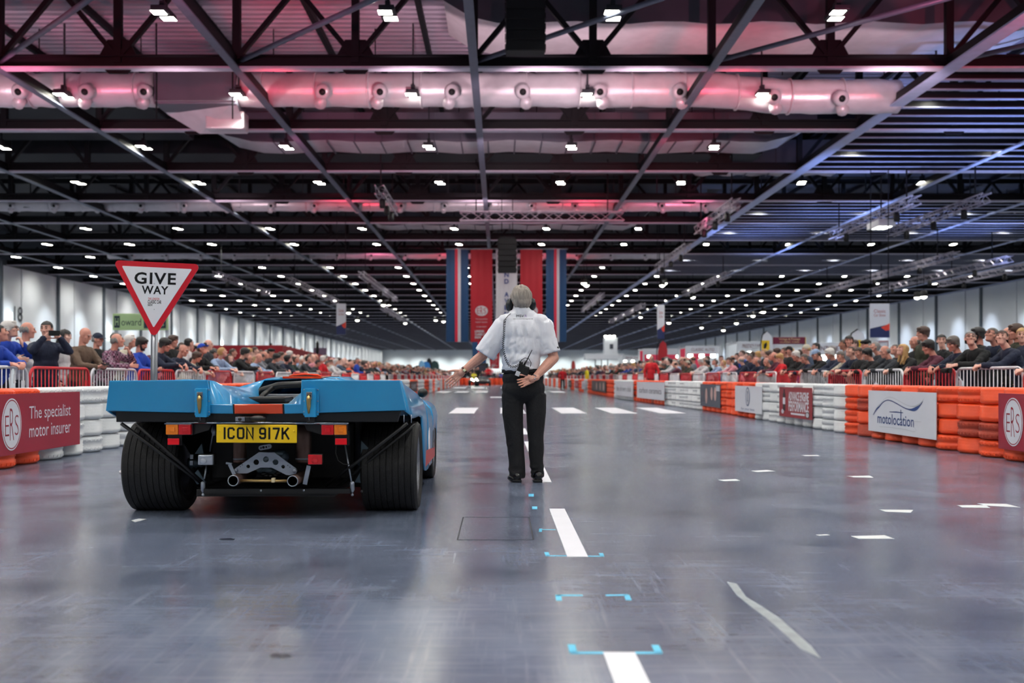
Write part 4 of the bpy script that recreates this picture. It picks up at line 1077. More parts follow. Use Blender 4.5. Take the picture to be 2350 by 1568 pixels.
# chassis and dark underside
MB().bbox((0, 1.5, .40), (1.05, 1.5, .44), .03).build('bulkhead', CARB, car)
MB().bbox((0, 2.55, .155), (1.66, 2.9, .11), .03).build('floor_pan', CARB, car)
MB().add([(-.62, .08, .645), (.62, .08, .645), (.62, 1.2, .70), (-.62, 1.2, .70)], [(0, 1, 2, 3)]).build('inner_liner', CARB, car)
for s in (-1, 1):
    MB().add([(s * .61, .15, .645), (s * .61, 1.1, .66), (s * .61, 1.1, .25), (s * .61, .85, .25)], [(0, 1, 2, 3)]).build('wheel_well', CARB, car)
    b = MB(); b.add([(s * .62, .12, .642), (s * .96, .12, .642), (s * .985, 1.05, .642), (s * .62, 1.05, .642)], [(0, 1, 2, 3)]); b.build('arch_liner', CARB, car)
MB().bbox((0.02, .72, .165), (.92, 1.1, .05), .008).build('shade_tray', CARB, car)  # black tray added to keep the gap under the tail in shadow
b = MB(); b.bar(cp(470, 1127, .12), cp(805, 1127, .12), .04, .03); b.build('lower_beam', SATIN, car)
b = MB(); b.add([cp(450, 1118, .12), cp(800, 1118, .12), cp(770, 1131, .3), cp(480, 1131, .3)], [(0, 1, 2, 3)]); b.build('lower_tray', CARB, car)
for x in (599, 697): q = cp(x, 1126, .095); MB().ell(q, (.008, .006, .008), None, 10, 6).build('bolt', STEELB, car)
# chrome rail, number plate and plate lamp
MB().tube([cp(382, 970.5, .01), cp(800, 972, .01)], .007, 8).build('chrome_rail', CHR, car)
a, c = cp(497, 975, -.01), cp(681.5, 1016.5, -.01); w_, h = c.x - a.x, a.z - c.z; pc = (a + c) / 2
npl = MB().bbox((0, 0, 0), (w_, .008, h), .0035).build('number_plate', YPL, car); npl.location = pc; npl.rotation_euler = (0, R(.3), 0)
pt_ = lambda x, y: ((x - 589.2) / 184.5 * w_, (995.7 - y) / 41.5 * h)
def plate_char(polys):
    """number plate figures drawn as even strokes"""
    b = MB()
    for pts, closed in polys:
        V = []; n = len(pts); t = 4.6 / 184.5 * w_ / 2
        P2 = [Vector(pt_(*q)) for q in pts]
        for i in range(n):
            p0 = P2[i - 1] if (i > 0 or closed) else None; p1 = P2[(i + 1) % n] if (i < n - 1 or closed) else None
            d0 = (P2[i] - p0).normalized() if p0 is not None else None; d1 = (p1 - P2[i]).normalized() if p1 is not None else None
            d0 = d0 or d1; d1 = d1 or d0; n0, n1 = Vector((-d0.y, d0.x)), Vector((-d1.y, d1.x)); m = (n0 + n1).normalized(); k = t / max(.5, m.dot(n0))
            V += [(P2[i].x + m.x * k, -.0052, P2[i].y + m.y * k), (P2[i].x - m.x * k, -.0052, P2[i].y - m.y * k)]
        F = [(2 * i, 2 * i + 1, (2 * i + 3) % (2 * n), (2 * i + 2) % (2 * n)) for i in range(n if closed else n - 1)]
        b.add(V, F)
    return b.build('plate_character', INK, npl)
T_, B_, M_ = 983.3, 1006, 994.5
plate_char([(((516, T_ - 2.3), (516, B_ + 2.5)), False)])
plate_char([(((537, 989), (537, 986), (534.5, T_), (527, T_), (524.6, 986), (524.6, 1003), (527, B_), (534.5, B_), (537, 1003), (537, 1000)), False)])
plate_char([(((548.5, T_), (557, T_), (559.2, 986), (559.2, 1003), (557, B_), (548.5, B_), (546.2, 1003), (546.2, 986)), True)])
plate_char([(((567, B_ + 2.4), (567, T_ - 1), (580.5, B_ + 1), (580.5, T_ - 2.2)), False)])
plate_char([(((597.4, 1000.5), (597.4, 1003.5), (599.5, B_), (606.5, B_), (609, 1003.5), (609, 986), (606.5, T_), (599.5, T_), (597.2, 986), (597.2, 993), (599.5, 995.6), (609, 995.6)), False)])
plate_char([(((618.4, T_ - 2.3), (618.4, B_ + 2.5)), False)])
plate_char([(((626, T_), (640, T_), (640, 986), (633, B_ + 2.4)), False)])
plate_char([(((648.6, T_ - 2.3), (648.6, B_ + 2.5)), False), (((662.5, T_ - 2), (650, 996.2)), False), (((654, 992), (663.5, B_ + 2.4)), False)])
for x in (504.5, 675): q = pt_(x, 989.5); MB().ell((q[0], -.006, q[1]), (.007, .004, .007), None, 10, 6).build('plate_screw', YPL, npl)
q = cp(565, 962, -.04); hb_ = MB().bbox((q.x - .01, -.03, q.z), (.10, .05, .032), .006).build('plate_lamp', SATIN, car); MB().bbox((cp(558, 962).x - .005, -.058, q.z), (.06, .006, .028), .003).build('silver_face', STEELB, hb_)
MB().lathe([(.011, -.004), (.011, .004)], (cp(556, 962).x, -.062, q.z), 'Y', 14).build('camera_eye', PIN, hb_)
q = cp(592, 961, -.05); MB().ell((q.x, -.05, q.z), (.055, .03, .021), None, 18, 10).build('lamp_hood', SATIN, hb_)
# tail lamps
def lampset(x0, x1, y0, y1, first, second, xr0, xr1):
    a, c = cp(x0, y0, .0), cp(x1, y1, .0); xm = (a.x + c.x) / 2; zm = (a.z + c.z) / 2; w_, h = c.x - a.x, a.z - c.z
    r = MB().bbox((xm, .05, zm), (w_ * 1.04, .07, h * 1.06), .006).build('tail_lamp', SATIN, car)
    for k, m in enumerate((first, second)):
        cx_ = xm + (k - .5) * w_ * .5
        MB().bbox((cx_, .005, zm), (w_ * .48, .05, h * .94), .005).build('amber_lens' if m is AMB else 'red_lens', m, r)
        MB().bbox((cx_ + w_ * .02, -.021, zm), (w_ * .20, .006, h * .4), .003).build('lens_prism', m, r)
    b = MB(); b.box((xm, .02, zm + h * .52), (w_ * 1.06, .09, .008)); b.build('lamp_cover', CHR, r)
    d_ = 1 if x0 < 589 else -1
    b = MB(); b.prism([(xm + d_ * w_ * .5, zm + h * .5), (xm + d_ * (w_ * .5 + .12), zm + h * .5), (xm + d_ * (w_ * .5 + .10), zm - h * .1), (xm + d_ * w_ * .5, zm - h * .5)][::d_], .03, .06); b.build('lamp_bracket', SATIN, r, True)
    a, c = cp(xr0, 1006.5, .0), cp(xr1, 1021, .0); MB().bbox(((a.x + c.x) / 2, .0, (a.z + c.z) / 2), (c.x - a.x, .012, a.z - c.z), .003).build('reflector', REFL, r)
    MB().bbox(((a.x + c.x) / 2 + .002, .03, (a.z + c.z) / 2 + .02), (c.x - a.x + .018, .02, a.z - c.z + .05), .003).build('reflector_mount', SATIN, r)
lampset(382, 440, 973, 998.5, AMB, REDL, 385, 411.5); lampset(738, 796.5, 973.5, 999, REDL, AMB, 769.5, 796)
def boxlamp(name, x0, x1, y0, y1, m, lab):
    a, c = cp(x0, y0, .06), cp(x1, y1, .06); w_, h = c.x - a.x, a.z - c.z; xm, zm = (a.x + c.x) / 2, (a.z + c.z) / 2
    r = MB().bbox((xm, .10, zm), (w_, .06, h), .008).build(name, SATIN, car); MB().bbox((xm, .065, zm), (w_ * .94, .03, h * .90), .006).build('lens', m, r)
    MB().ell((xm + (-.0 if m is REDL else -.012), .050, zm - h * .1), (w_ * .22, .006, h * .26), None, 14, 8).build('bulb_glow', m, r); r['label'] = lab
boxlamp('fog_lamp', 706, 740.5, 1042.5, 1067.5, REDL, 'red rear fog lamp'); boxlamp('reversing_lamp', 454, 490, 1043, 1068.5, CLR, 'clear square reversing lamp')
# gearbox carrier plate with lightening holes
def holed(outer, holes, y, t, name, mat, parent=car):
    cu = bpy.data.curves.new('h', 'CURVE'); cu.dimensions = '2D'; cu.fill_mode = 'BOTH'; cu.extrude = t / 2
    def spl(P):
        s = cu.splines.new('POLY'); s.points.add(len(P) - 1)
        for i, (x, z) in enumerate(P): s.points[i].co = (x, z, 0, 1)
        s.use_cyclic_u = True
    spl(outer)
    for hx, hz, hr in holes: spl([(hx + hr * math.cos(2 * math.pi * k / 20), hz + hr * math.sin(2 * math.pi * k / 20)) for k in range(20)])
    o = bpy.data.objects.new('h', cu); C.objects.link(o); me = bpy.data.meshes.new_from_object(o.evaluated_get(bpy.context.evaluated_depsgraph_get())); bpy.data.objects.remove(o)
    for v in me.vertices: v.co = Vector((v.co.x, y - v.co.z, v.co.y))
    me.name = name; me.materials.clear(); me.materials.append(mat); fixn(me); return link(name, me, parent)
dd = .14; f2 = lambda x, y: (cp(x, y, dd).x, cp(x, y, dd).z); sc = (CY0 + dd) / FPX
OUT = [(594.6, 1038), (629.8, 1038.6), (679.5, 1075.5), (682, 1081), (679, 1087.5), (665, 1091), (657, 1090), (623.7, 1073.3), (597.6, 1073.3), (568.5, 1086.5), (548.6, 1087), (540, 1085), (537.5, 1081), (539.5, 1075.8)]
gp_ = holed([f2(*q) for q in OUT], [(*f2(x, y), r_ * sc) for x, y, r_ in ((610.7, 1054.5, 6.7), (588.5, 1061, 6.4), (632.6, 1061, 6.7), (570, 1070.6, 4.3), (650, 1071.5, 4.3))], dd, .012, 'gearbox_carrier', ALUP)
capsule = [(x_, y_) for x_, y_ in [(600 + 5.5 * math.cos(R(a)), 1028 - 5.5 * math.sin(R(a))) for a in range(90, 271, 30)] + [(619 + 5.5 * math.cos(R(a)), 1024.5 - 5.5 * math.sin(R(a))) for a in range(-90, 91, 30)]]
holed([f2(*q) for q in capsule], [(*f2(x, y), r_ * sc) for x, y, r_ in ((600, 1028, 2.0), (605.5, 1026.8, 3.2), (612, 1026, 2.4), (618, 1024.8, 1.5))], dd - .01, .012, 'adjuster_plate', STEELB)
for x, y in ((542.5, 1079.5), (678, 1080)):
    q = cp(x, y, dd); MB().lathe([(.010, -.02), (.013, -.016), (.013, .0), (.008, .01)], (q.x, dd - .01, q.z), 'Y', 12).build('pivot_bolt', STEELB, gp_)
for x, y in ((557, 1067), (552, 1071), (661, 1068), (666, 1072)): q = cp(x, y, dd); MB().ell((q.x, dd - .008, q.z), (.003, .003, .003), None, 8, 6).build('rivet', SATIN, gp_)
# gearbox casing behind the plate
b = MB()
for x, y, rx, rz_ in ((612, 1082, .06, .035), (598, 1080, .03, .03), (630, 1088, .045, .022), (640, 1042, .05, .03), (622, 1060, .09, .07), (650, 1050, .03, .04)): q = cp(x, y, .30); b.ell((q.x, .33, q.z), (rx, .07, rz_), None, 14, 8)
b.build('gearbox_casing', pm('cast_alloy', (88, 104, 116), .45, .5, .3, 22), car)
b = MB()
for x, y in ((604, 1088), (612, 1091), (622, 1092), (634, 1090), (640, 1086)): q = cp(x, y, .24); b.ell((q.x, .24, q.z), (.022, .03, .014), None, 10, 6)
b.build('gearbox_flange', SATIN, car)
# exhausts and silencers
for x, y in ((535, 1103.6), (671.5, 1104.6)):
    q = cp(x, y, .02); r = MB().lathe([(.0325, 0), (.0355, .0), (.0355, .5), (.030, .5), (.030, .012), (.0325, 0)], (q.x, .02, q.z), 'Y', 26, closed=False).build('exhaust_pipe', HEATM, car)
    MB().lathe([(.0305, -.002), (.0362, -.002), (.0362, .006), (.0305, .006)], (q.x, .02, q.z), 'Y', 26, closed=True).build('pipe_lip', STEELB, r); MB().lathe([(.0, .2), (.030, .2)], (q.x, .02, q.z), 'Y', 20).build('pipe_dark', PIN, r)
MB().tube([cp(549, 1103.5, .07), cp(662, 1104, .07)], .010, 10).build('link_rod', BRASS, car); q = cp(627, 1102.5, .05); MB().bbox((q.x, .06, q.z), (.022, .04, .03), .005).build('rod_clamp', pm('clamp_cream', (210, 196, 160), .4), car)
for x0, x1, xa in ((531, 562, .3), (675, 712, .3)):
    a = cp(x0, 1014, xa); c = cp(x1, 1066, xa); xm = (a.x + c.x) / 2; rr_ = (c.x - a.x) / 2
    r = MB().lathe([(rr_ * .2, 0), (rr_ * .95, .006), (rr_, .02), (rr_, .2), (rr_ * .9, .26)], (xm, xa + rr_, c.z), 'Z', 22).build('silencer', HEATM, car)
    MB().lathe([(rr_ * 1.03, .028), (rr_ * 1.03, .04)], (xm, xa + rr_, c.z), 'Z', 22).build('silencer_band', STEELB, r)
for (a, c, w2) in (((527, 1066), (539, 1092), .022), ((709, 1069), (699.5, 1112), .028)): MB().bar(cp(*a, .1), cp(*c, .1), w2, .006, up=(0, 1, 0)).build('flat_strap', ALUP, car)
MB().bar(cp(519, 1063, .12), cp(532, 1065, .12), .018, .012).build('strap_tab', ALUP, car)
# suspension links, dampers, uprights, stays
def rod(name, a, c, r_, mat, da=.1, dc=.1): MB().tube([cp(*a, da), cp(*c, dc)], r_, 8).build(name, mat, car)
rod('wing_stay', (312, 972), (470, 1112), .011, SATIN, .02, .16); rod('wing_stay', (278, 972), (480, 1122), .012, SATIN, .02, .2); rod('wing_stay', (934, 972), (748, 1116), .012, SATIN, .04, .2); rod('wing_stay', (952, 974), (770, 1120), .010, SATIN, .3, .35)
rod('push_rod', (792, 1022), (806.5, 1106), .0055, STEELB, .2, .12); rod('push_rod', (474, 1069), (469, 1100), .006, STEELB, .14, .12); rod('push_rod', (490, 987), (482, 1036), .005, STEELB, .2, .3)
for x in (466, 808.5):
    a = cp(x, 1105, .12); r = MB().lathe([(.006, .0), (.014, -.006), (.015, -.02), (.015, -.055), (.010, -.066), (.006, -.075)], (a.x, .12, a.z), 'Z', 14).build('damper', STEELB, car)
    MB().ell((a.x, .12, a.z - .088), (.010, .010, .010), None, 10, 8).build('ball_joint', STEELB, r)
for x, y in ((478, 1130), (486, 1128.5), (830, 1128)): q = cp(x, y, .14); MB().ell(q, (.009, .009, .010), None, 10, 8).build('ball_joint', SATIN, car)
def plate3(P, dd_, mat, name): MB().prism([(cp(*q, dd_).x, cp(*q, dd_).z) for q in P], dd_, dd_ + .02).build(name, mat, car, True)
UPR = pm('upright_grey', (66, 84, 96), .45, .4, .15, 12)
plate3([(829, 1012), (846, 1029), (828, 1042)], .35, UPR, 'upright_web'); plate3([(814, 1107), (829, 1080), (846, 1076), (846, 1094), (832, 1109)], .35, UPR, 'lower_wishbone'); plate3([(463, 1018), (467, 1042), (447, 1042)], .35, UPR, 'upright_web'); plate3([(440, 1094), (454, 1078), (472, 1108), (452, 1112)], .35, UPR, 'lower_wishbone')
plate3([(436, 1044), (443, 1044), (443, 1054), (436, 1054)], .3, STEELB, 'caliper_tab'); plate3([(436, 1058), (443, 1058), (443, 1068), (436, 1068)], .3, STEELB, 'caliper_tab')
for s, xp in ((1, 815), (-1, 468)):
    a = cp(xp, 1066, .5); P = [(a.x + s * .018 * k, .62, a.z) for k in range(9)]; MB().tube(P, .03, 12, rr=[.014, .03, .022, .034, .026, .038, .03, .04, .034]).build('drive_joint', pm('cast_alloy', (88, 104, 116), .45, .5, .3, 22), car)
MB().tube([cp(772, 1022, .1), cp(770, 1040, .1), cp(776, 1058, .1), cp(788, 1066, .1), cp(802, 1066, .1)], .003, 6).build('wire', SATIN, car)
q = cp(490, 990, .22); MB().tube([q + Vector((0, 0, .04)), q, q + Vector((.004, 0, -.03))], .012, 8, rr=[.008, .016, .01]).build('fluid_union', STEELB, car)
for x in (927, 944): MB().tube([cp(x, 952, .05), cp(x, 971, .05)], .0035, 6).build('stay_pin', STEELB, car)
# wheels
def wheel(x, y, r_, w_, s, spokes=5):
    t = MB(); prof = [(r_ * .66, -w_ * .44), (r_ * .80, -w_ * .50), (r_ * .93, -w_ * .495), (r_ * .985, -w_ * .455)]
    n = 8; zs = []
    for k in range(n + 1):
        z = -w_ * .43 + w_ * .86 * k / n; zs.append((r_ * (1 - .010 * abs(z / w_ * 2) ** 2.5), z - .010)); 
        if k < n: zs += [(r_ * (1 - .010 * abs(z / w_ * 2) ** 2.5), z + w_ * .86 / n - .0150), (r_ - .008, z + w_ * .86 / n - .0145), (r_ - .008, z + w_ * .86 / n - .0105)]
    prof += zs + [(r_ * .985, w_ * .455), (r_ * .93, w_ * .495), (r_ * .80, w_ * .50), (r_ * .66, w_ * .44)]
    t.lathe(prof, (x, y, r_ - .004), 'X', 110, smooth=False, closed=True); o = t.build('tyre', RUB, car)
    rm = MB(); rm.lathe([(r_ * .65, -w_ * .46), (r_ * .69, -w_ * .46), (r_ * .67, -w_ * .36), (r_ * .62, 0), (r_ * .67, w_ * .36), (r_ * .69, w_ * .46), (r_ * .65, w_ * .46), (r_ * .60, w_ * .36), (r_ * .58, 0), (r_ * .6, -w_ * .36)], (x, y, r_), 'X', 32, closed=True); rim = rm.build('rim', RIMM, car)
    for k in range(spokes):
        a = 2 * math.pi * k / spokes; c = Vector((x + s * w_ * .22, y, r_)); e = c + Vector((s * w_ * .1, math.cos(a) * r_ * .6, math.sin(a) * r_ * .6)); MB().bar(c, e, .06, .035).build('spoke', RIMM, rim)
    MB().lathe([(.05, -.03), (.05, .02), (.03, .05)], (x + s * w_ * .24, y, r_), 'X', 16).build('hub', RIMM, rim)
    MB().lathe([(.0, -.01), (r_ * .55, -.01), (r_ * .55, .01), (.0, .01)], (x - s * w_ * .1, y, r_), 'X', 24).build('brake_disc', STEELB, rim)
for s in (-1, 1): wheel(s * .81, .63, .312, .385, s); wheel(s * .835, 2.93, .296, .25, s)
# mirror, side marks
mr = MB().ell((.90, 2.25, .795), (.045, .06, .04), None, 16, 10).build('mirror', SATIN, car); MB().tube([(.85, 2.3, .75), (.89, 2.26, .785)], .012, 8).build('mirror_stalk', SATIN, mr)
ro = MB().lathe([(.0, -.002), (.17, -.002), (.17, .002), (.0, .002)], (0, 0, 0), 'X', 30).build('white_roundel', SWH, car); ro.location = (.981, 1.9, .37); ro.rotation_euler = (0, R(-1), R(1.8))
MB().prism([(1.3, .235), (2.45, .235), (2.45, .31), (1.3, .36)], .984, .992, 0, 'YZ').build('sill_stripe', pm('sill_red', (196, 50, 44), .35), car)
MB().ell((.93, 2.6, .60), (.02, .03, .02)).build('side_repeater', CHR, car)
# ---------------------------------------------------------------- people: one continuous body, clothes and hair as children
def rotx(a): return Matrix.Rotation(R(a), 3, 'X')
def rotz(a): return Matrix.Rotation(R(a), 3, 'Z')
def roty(a): return Matrix.Rotation(R(a), 3, 'Y')
def ik(s, w_, l1, l2, pole):
    s, w_, pole = Vector(s), Vector(w_), Vector(pole); d = w_ - s; L = min(d.length, (l1 + l2) * .995); d.normalize(); w_ = s + d * L
    a = (l1 * l1 - l2 * l2 + L * L) / (2 * L); h = math.sqrt(max(0, l1 * l1 - a * a))
    p_ = pole - d * pole.dot(d); p_ = p_.normalized() if p_.length > 1e-5 else d.orthogonal().normalized()
    return s + d * a + p_ * h, w_
def head_shapes(b, pos, rot, k=1.0, neck_to=None):
    """skull, jaw, nose, brow, lips, chin and ears around the ear-level centre"""
    def e(c, r, n=14, m=10): b.ell(Vector(pos) + rot @ (Vector(c) * k), tuple(v * k for v in r), rot, n, m)
    def c(a, z, ra, rb): b.cap(Vector(pos) + rot @ (Vector(a) * k), Vector(pos) + rot @ (Vector(z) * k), ra * k, rb * k, 8)
    e((0, -.014, .032), (.075, .094, .088)); e((0, .024, -.046), (.058, .064, .070)); e((0, .040, -.004), (.061, .050, .078))
    e((0, .062, -.096), (.030, .028, .024)); e((0, .030, -.086), (.050, .052, .034))
    c((0, .090, .018), (0, .112, -.024), .009, .0125); e((.012, .098, -.030), (.010, .012, .009)); e((-.012, .098, -.030), (.010, .012, .009))
    c((-.040, .079, .030), (-.012, .087, .031), .010, .011); c((.012, .087, .031), (.040, .079, .030), .011, .010)
    c((-.019, .083, -.059), (.019, .083, -.059), .008, .008); c((-.016, .081, -.070), (.016, .081, -.070), .009, .009)
    for s in (-1, 1):
        e((s * .043, .062, -.018), (.022, .026, .022)); e((s * .079, -.006, -.004), (.010, .021, .033)); e((s * .074, .004, -.026), (.010, .014, .014))
def hand_shapes(b, wr, f, n_, side, curl=(25, 30), spread=.5, k=1.0, thumb_out=45, rad=.0088):
    """palm, four jointed fingers of unequal length and a thumb leaving the side of the palm"""
    f = Vector(f).normalized(); n_ = Vector(n_); n_ = (n_ - f * n_.dot(f)).normalized(); s = f.cross(n_) * side      # s points to the thumb side
    M = Matrix((s, f, n_)).transposed()
    wr = Vector(wr)
    b.cap(wr - f * .03 * k, wr + f * .02 * k, .026 * k, .028 * k, 10)
    for t in (-.026, -.009, .009, .027): b.cap(wr + f * .012 * k + s * t * .7 * k, wr + f * .088 * k + s * t * k, .0145 * k, .0115 * k, 8)
    b.ell(wr + f * .045 * k + s * .026 * k - n_ * .004 * k * -1, (.018 * k, .034 * k, .016 * k), M, 10, 8)
    for i, (t, L) in enumerate(((.0325, .074), (.0110, .084), (-.0105, .078), (-.0315, .062))):
        p0 = wr + f * .090 * k + s * t * k; ang = R(curl[0]); sp = t * spread * 6
        d1 = (f * math.cos(ang) + n_ * math.sin(ang) + s * sp * .25).normalized(); p1 = p0 + d1 * L * .46 * k
        a2 = ang + R(curl[1]); d2 = (f * math.cos(a2) + n_ * math.sin(a2) + s * sp * .25).normalized(); p2 = p1 + d2 * L * .30 * k
        a3 = a2 + R(curl[1] * .6); d3 = (f * math.cos(a3) + n_ * math.sin(a3) + s * sp * .25).normalized(); p3 = p2 + d3 * L * .24 * k
        r = rad * k * (1.0 if i < 3 else .88)
        b.cap(p0, p1, r * 1.06, r, 8); b.cap(p1, p2, r, r * .93, 8); b.cap(p2, p3, r * .93, r * .82, 8)
    t0 = wr + f * .022 * k + s * .030 * k; to = R(thumb_out)
    td = (f * math.cos(to) + s * math.sin(to) + n_ * .25).normalized(); t1 = t0 + td * .036 * k
    td2 = (td + f * .35 + n_ * .15).normalized(); t2 = t1 + td2 * .029 * k; t3 = t2 + (td2 + f * .25).normalized() * .020 * k
    b.cap(t0, t1, .0135 * k, .0115 * k, 8); b.cap(t1, t2, .0112 * k, .0100 * k, 8); b.cap(t2, t3, .0100 * k, .0085 * k, 8)

SK = [pm('skin_fair', (226, 172, 154), .5, 0, .10, 14), pm('skin_rosy', (214, 150, 132), .5, 0, .12, 14), pm('skin_tan', (190, 132, 108), .5, 0, .1, 14), pm('skin_pale', (236, 190, 174), .5, 0, .08, 14)]
HAIRC = {'dark': pm('hair_dark', (26, 22, 24), .5, 0, .4, 60), 'brown': pm('hair_brown', (70, 50, 42), .5, 0, .4, 60), 'grey': pm('hair_grey', (136, 132, 130), .55, 0, .3, 60),
         'white': pm('hair_white', (214, 210, 206), .6, 0, .15, 60), 'blond': pm('hair_blond', (190, 150, 96), .5, 0, .3, 60), 'dull': pm('hair_dull', (96, 88, 84), .5, 0, .4, 60)}
GAR = {'navy': (22, 32, 56), 'black': (14, 16, 20), 'charcoal': (42, 46, 54), 'blue': (24, 66, 172), 'brown': (104, 84, 70), 'olive': (60, 62, 48), 'maroon': (88, 34, 54), 'white': (214, 212, 214),
       'cream': (196, 190, 172), 'grey': (122, 124, 132), 'red': (206, 24, 40), 'pale blue': (150, 172, 204), 'slate': (60, 74, 96), 'tan': (160, 132, 96), 'orange': (236, 84, 40), 'yellow': (224, 214, 40), 'pink': (212, 140, 150), 'dark green': (26, 50, 46)}
GM = {k: pm('cloth_' + k.replace(' ', '_'), v, .8, 0, .22, 10, .25, 30) for k, v in GAR.items()}
def plaid():
    m = pm('cloth_plaid', (90, 40, 70), .8, 0, 0); nt = m.node_tree; b = nt.nodes['Principled BSDF']
    tc = nt.nodes.new('ShaderNodeTexCoord'); ck = nt.nodes.new('ShaderNodeTexChecker'); ck.inputs['Scale'].default_value = 26
    ck.inputs['Color1'].default_value = lin((62, 22, 48)); ck.inputs['Color2'].default_value = lin((196, 170, 188)); nt.links.new(tc.outputs['Object'], ck.inputs[0])
    ck2 = nt.nodes.new('ShaderNodeTexChecker'); ck2.inputs['Scale'].default_value = 13; ck2.inputs['Color1'].default_value = lin((62, 22, 48)); ck2.inputs['Color2'].default_value = lin((130, 60, 96)); nt.links.new(tc.outputs['Object'], ck2.inputs[0])
    mx = nt.nodes.new('ShaderNodeMix'); mx.data_type = 'RGBA'; mx.inputs[0].default_value = .45; nt.links.new(ck2.outputs[0], mx.inputs[6]); nt.links.new(ck.outputs[0], mx.inputs[7]); nt.links.new(mx.outputs[2], b.inputs[0]); return m
GM['plaid'] = plaid(); GAR['plaid'] = (110, 60, 90)
EYE = pm('eye_dark', (30, 24, 24), .2, 0, 0); JEAN = pm('trouser_dark', (24, 28, 38), .85, 0, .2, 10); SHOE = pm('shoe_black', (14, 14, 16), .35, 0, .2, 10); GLS = pm('glasses_frame', (20, 20, 22), .3, 0, 0)

POSES = {
    #           lean yaw pitch  left wrist (x,y,z)      right wrist             finger dir / palm normal hints
    'lean':      (30, 0, -18, (-.10, .56, 1.135), (.12, .52, 1.135)),
    'lean_left': (30, 50, -14, (-.08, .56, 1.135), (.14, .54, 1.13)),
    'lean_right': (28, -50, -14, (-.14, .54, 1.13), (.08, .56, 1.135)),
    'lean_down': (36, 12, 16, (-.14, .60, 1.13), (.14, .58, 1.125)),
    'stand':     (3, 0, 4, (-.25, .06, .86), (.25, .06, .86)),
    'stand_left': (4, 55, 2, (-.10, .30, 1.08), (.12, .28, 1.10)),
    'stand_right': (4, -55, 2, (-.12, .28, 1.10), (.10, .30, 1.08)),
    'phone_up':  (4, -35, 2, (-.10, .36, 1.50), (.10, .36, 1.50)),
    'phone_low': (14, 8, 22, (-.07, .44, 1.10), (.07, .44, 1.10)),
    'chin':      (24, 30, -8, (-.02, .40, 1.36), (.16, .50, 1.13)),
}
PROTO = {}
def make_pose(pose):
    lean, yaw, pitch, lw, rw = POSES[pose]
    hip = Vector((0, -.10 * math.sin(R(lean)) * 2, .92 - .02 * math.sin(R(lean)))); T = rotx(-lean)
    tp = lambda x, y, z: hip + T @ Vector((x, y, z))
    neck = tp(0, -.015, .52); hd = neck + T.lerp(Matrix.Identity(3), .55) @ Vector((0, .035, .185)) if False else neck + (rotx(-lean * .55) @ Vector((0, .03, .19)))
    HR = rotz(yaw) @ rotx(-pitch)
    body, jak = MB(), MB()
    head_shapes(body, hd, HR)
    body.cap(hd + HR @ Vector((0, -.03, -.05)), tp(0, -.02, .48), .053, .060, 12)
    for (c, r) in (((0, 0, .36), (.155, .105, .19)), ((0, .01, .14), (.145, .105, .18)), ((0, 0, .0), (.15, .11, .12))): body.ell(tp(*c), r, T)
    body.cap(tp(-.15, -.01, .455), tp(.15, -.01, .455), .058, .058)
    for (c, r) in (((0, .0, .35), (.188, .130, .20)), ((0, .012, .15), (.176, .132, .20)), ((0, 0, .0), (.182, .140, .13)), ((0, 0, -.08), (.178, .136, .06))): jak.ell(tp(*c), r, T, 16, 10)
    jak.cap(tp(-.155, -.012, .452), tp(.155, -.012, .452), .074, .074, 12)
    jak.cap(tp(0, -.022, .465), tp(0, -.010, .50), .074, .068, 12)
    for side, w_ in ((-1, lw), (1, rw)):
        sh = tp(side * .185, -.01, .44); pole = Vector((side * .9, -.5, -.6)) if pose not in ('phone_up',) else Vector((side * .8, -.2, -1))
        el, wr = ik(sh, w_, .29, .255, pole)
        body.cap(sh, el, .048, .038); body.cap(el, wr, .037, .026)
        jak.cap(sh, el, .070, .056, 12); jak.cap(el, el.lerp(wr, .90), .057, .045, 12)
        fd = (wr - el).normalized()
        if pose.startswith('lean'): fd = (fd + Vector((-side * .55, .1, -.35 if pose != 'lean_down' else -.9))).normalized(); nn = Vector((-side * .2, -.5, -.8)); cu = (35, 40)
        elif pose == 'phone_up': fd = Vector((-side * .75, .1, .6)); nn = Vector((-side * .3, .8, -.1)); cu = (40, 45)
        elif pose in ('phone_low', 'stand_left', 'stand_right'): fd = (fd + Vector((-side * .7, .2, .1))).normalized(); nn = Vector((0, -.3, .9)); cu = (40, 45)
        elif pose == 'chin' and side < 0: fd = Vector((.3, -.2, .9)); nn = Vector((.4, -.8, 0)); cu = (60, 70)
        else: nn = Vector((-side, 0, -.1)); cu = (20, 25)
        hand_shapes(body, wr, fd, nn, side, cu)
    tro = MB()
    tro.ell(hip + Vector((0, 0, -.02)), (.165, .118, .13), None, 14, 10)
    sho = MB()
    for s in (-1, 1):
        hj, kn, an = hip + Vector((s * .085, 0, -.03)), Vector((s * .10, hip.y * .5 + .02, .49)), Vector((s * .11, -.02, .09))
        body.cap(hj, kn, .075, .052); body.cap(kn, an, .050, .036); body.cap(an, Vector((s * .12, .12, .035)), .036, .028)
        tro.cap(hj, kn, .092, .070, 12); tro.cap(kn, Vector((s * .11, -.02, .085)), .069, .060, 12)
        sho.ell((s * .125, .06, .04), (.045, .135, .042), None, 12, 8); sho.box((s * .125, .055, .012), (.085, .26, .022))
    bm_ = remeshed(body, 'person_' + pose, SK[0], .0085, 2, .30)
    jm = remeshed(jak, 'jacket_' + pose, GM['navy'], .014, 3, .55); wrinkle(jm, .007, (16, 16, 6), hash(pose) % 7 * 1.3 if False else len(pose) * 1.7)
    tm = remeshed(tro, 'trousers_' + pose, JEAN, .018, 3, .5)
    sm = sho.mesh('shoes_' + pose, SHOE)
    M = Matrix.Translation(hd) @ HR.to_4x4()
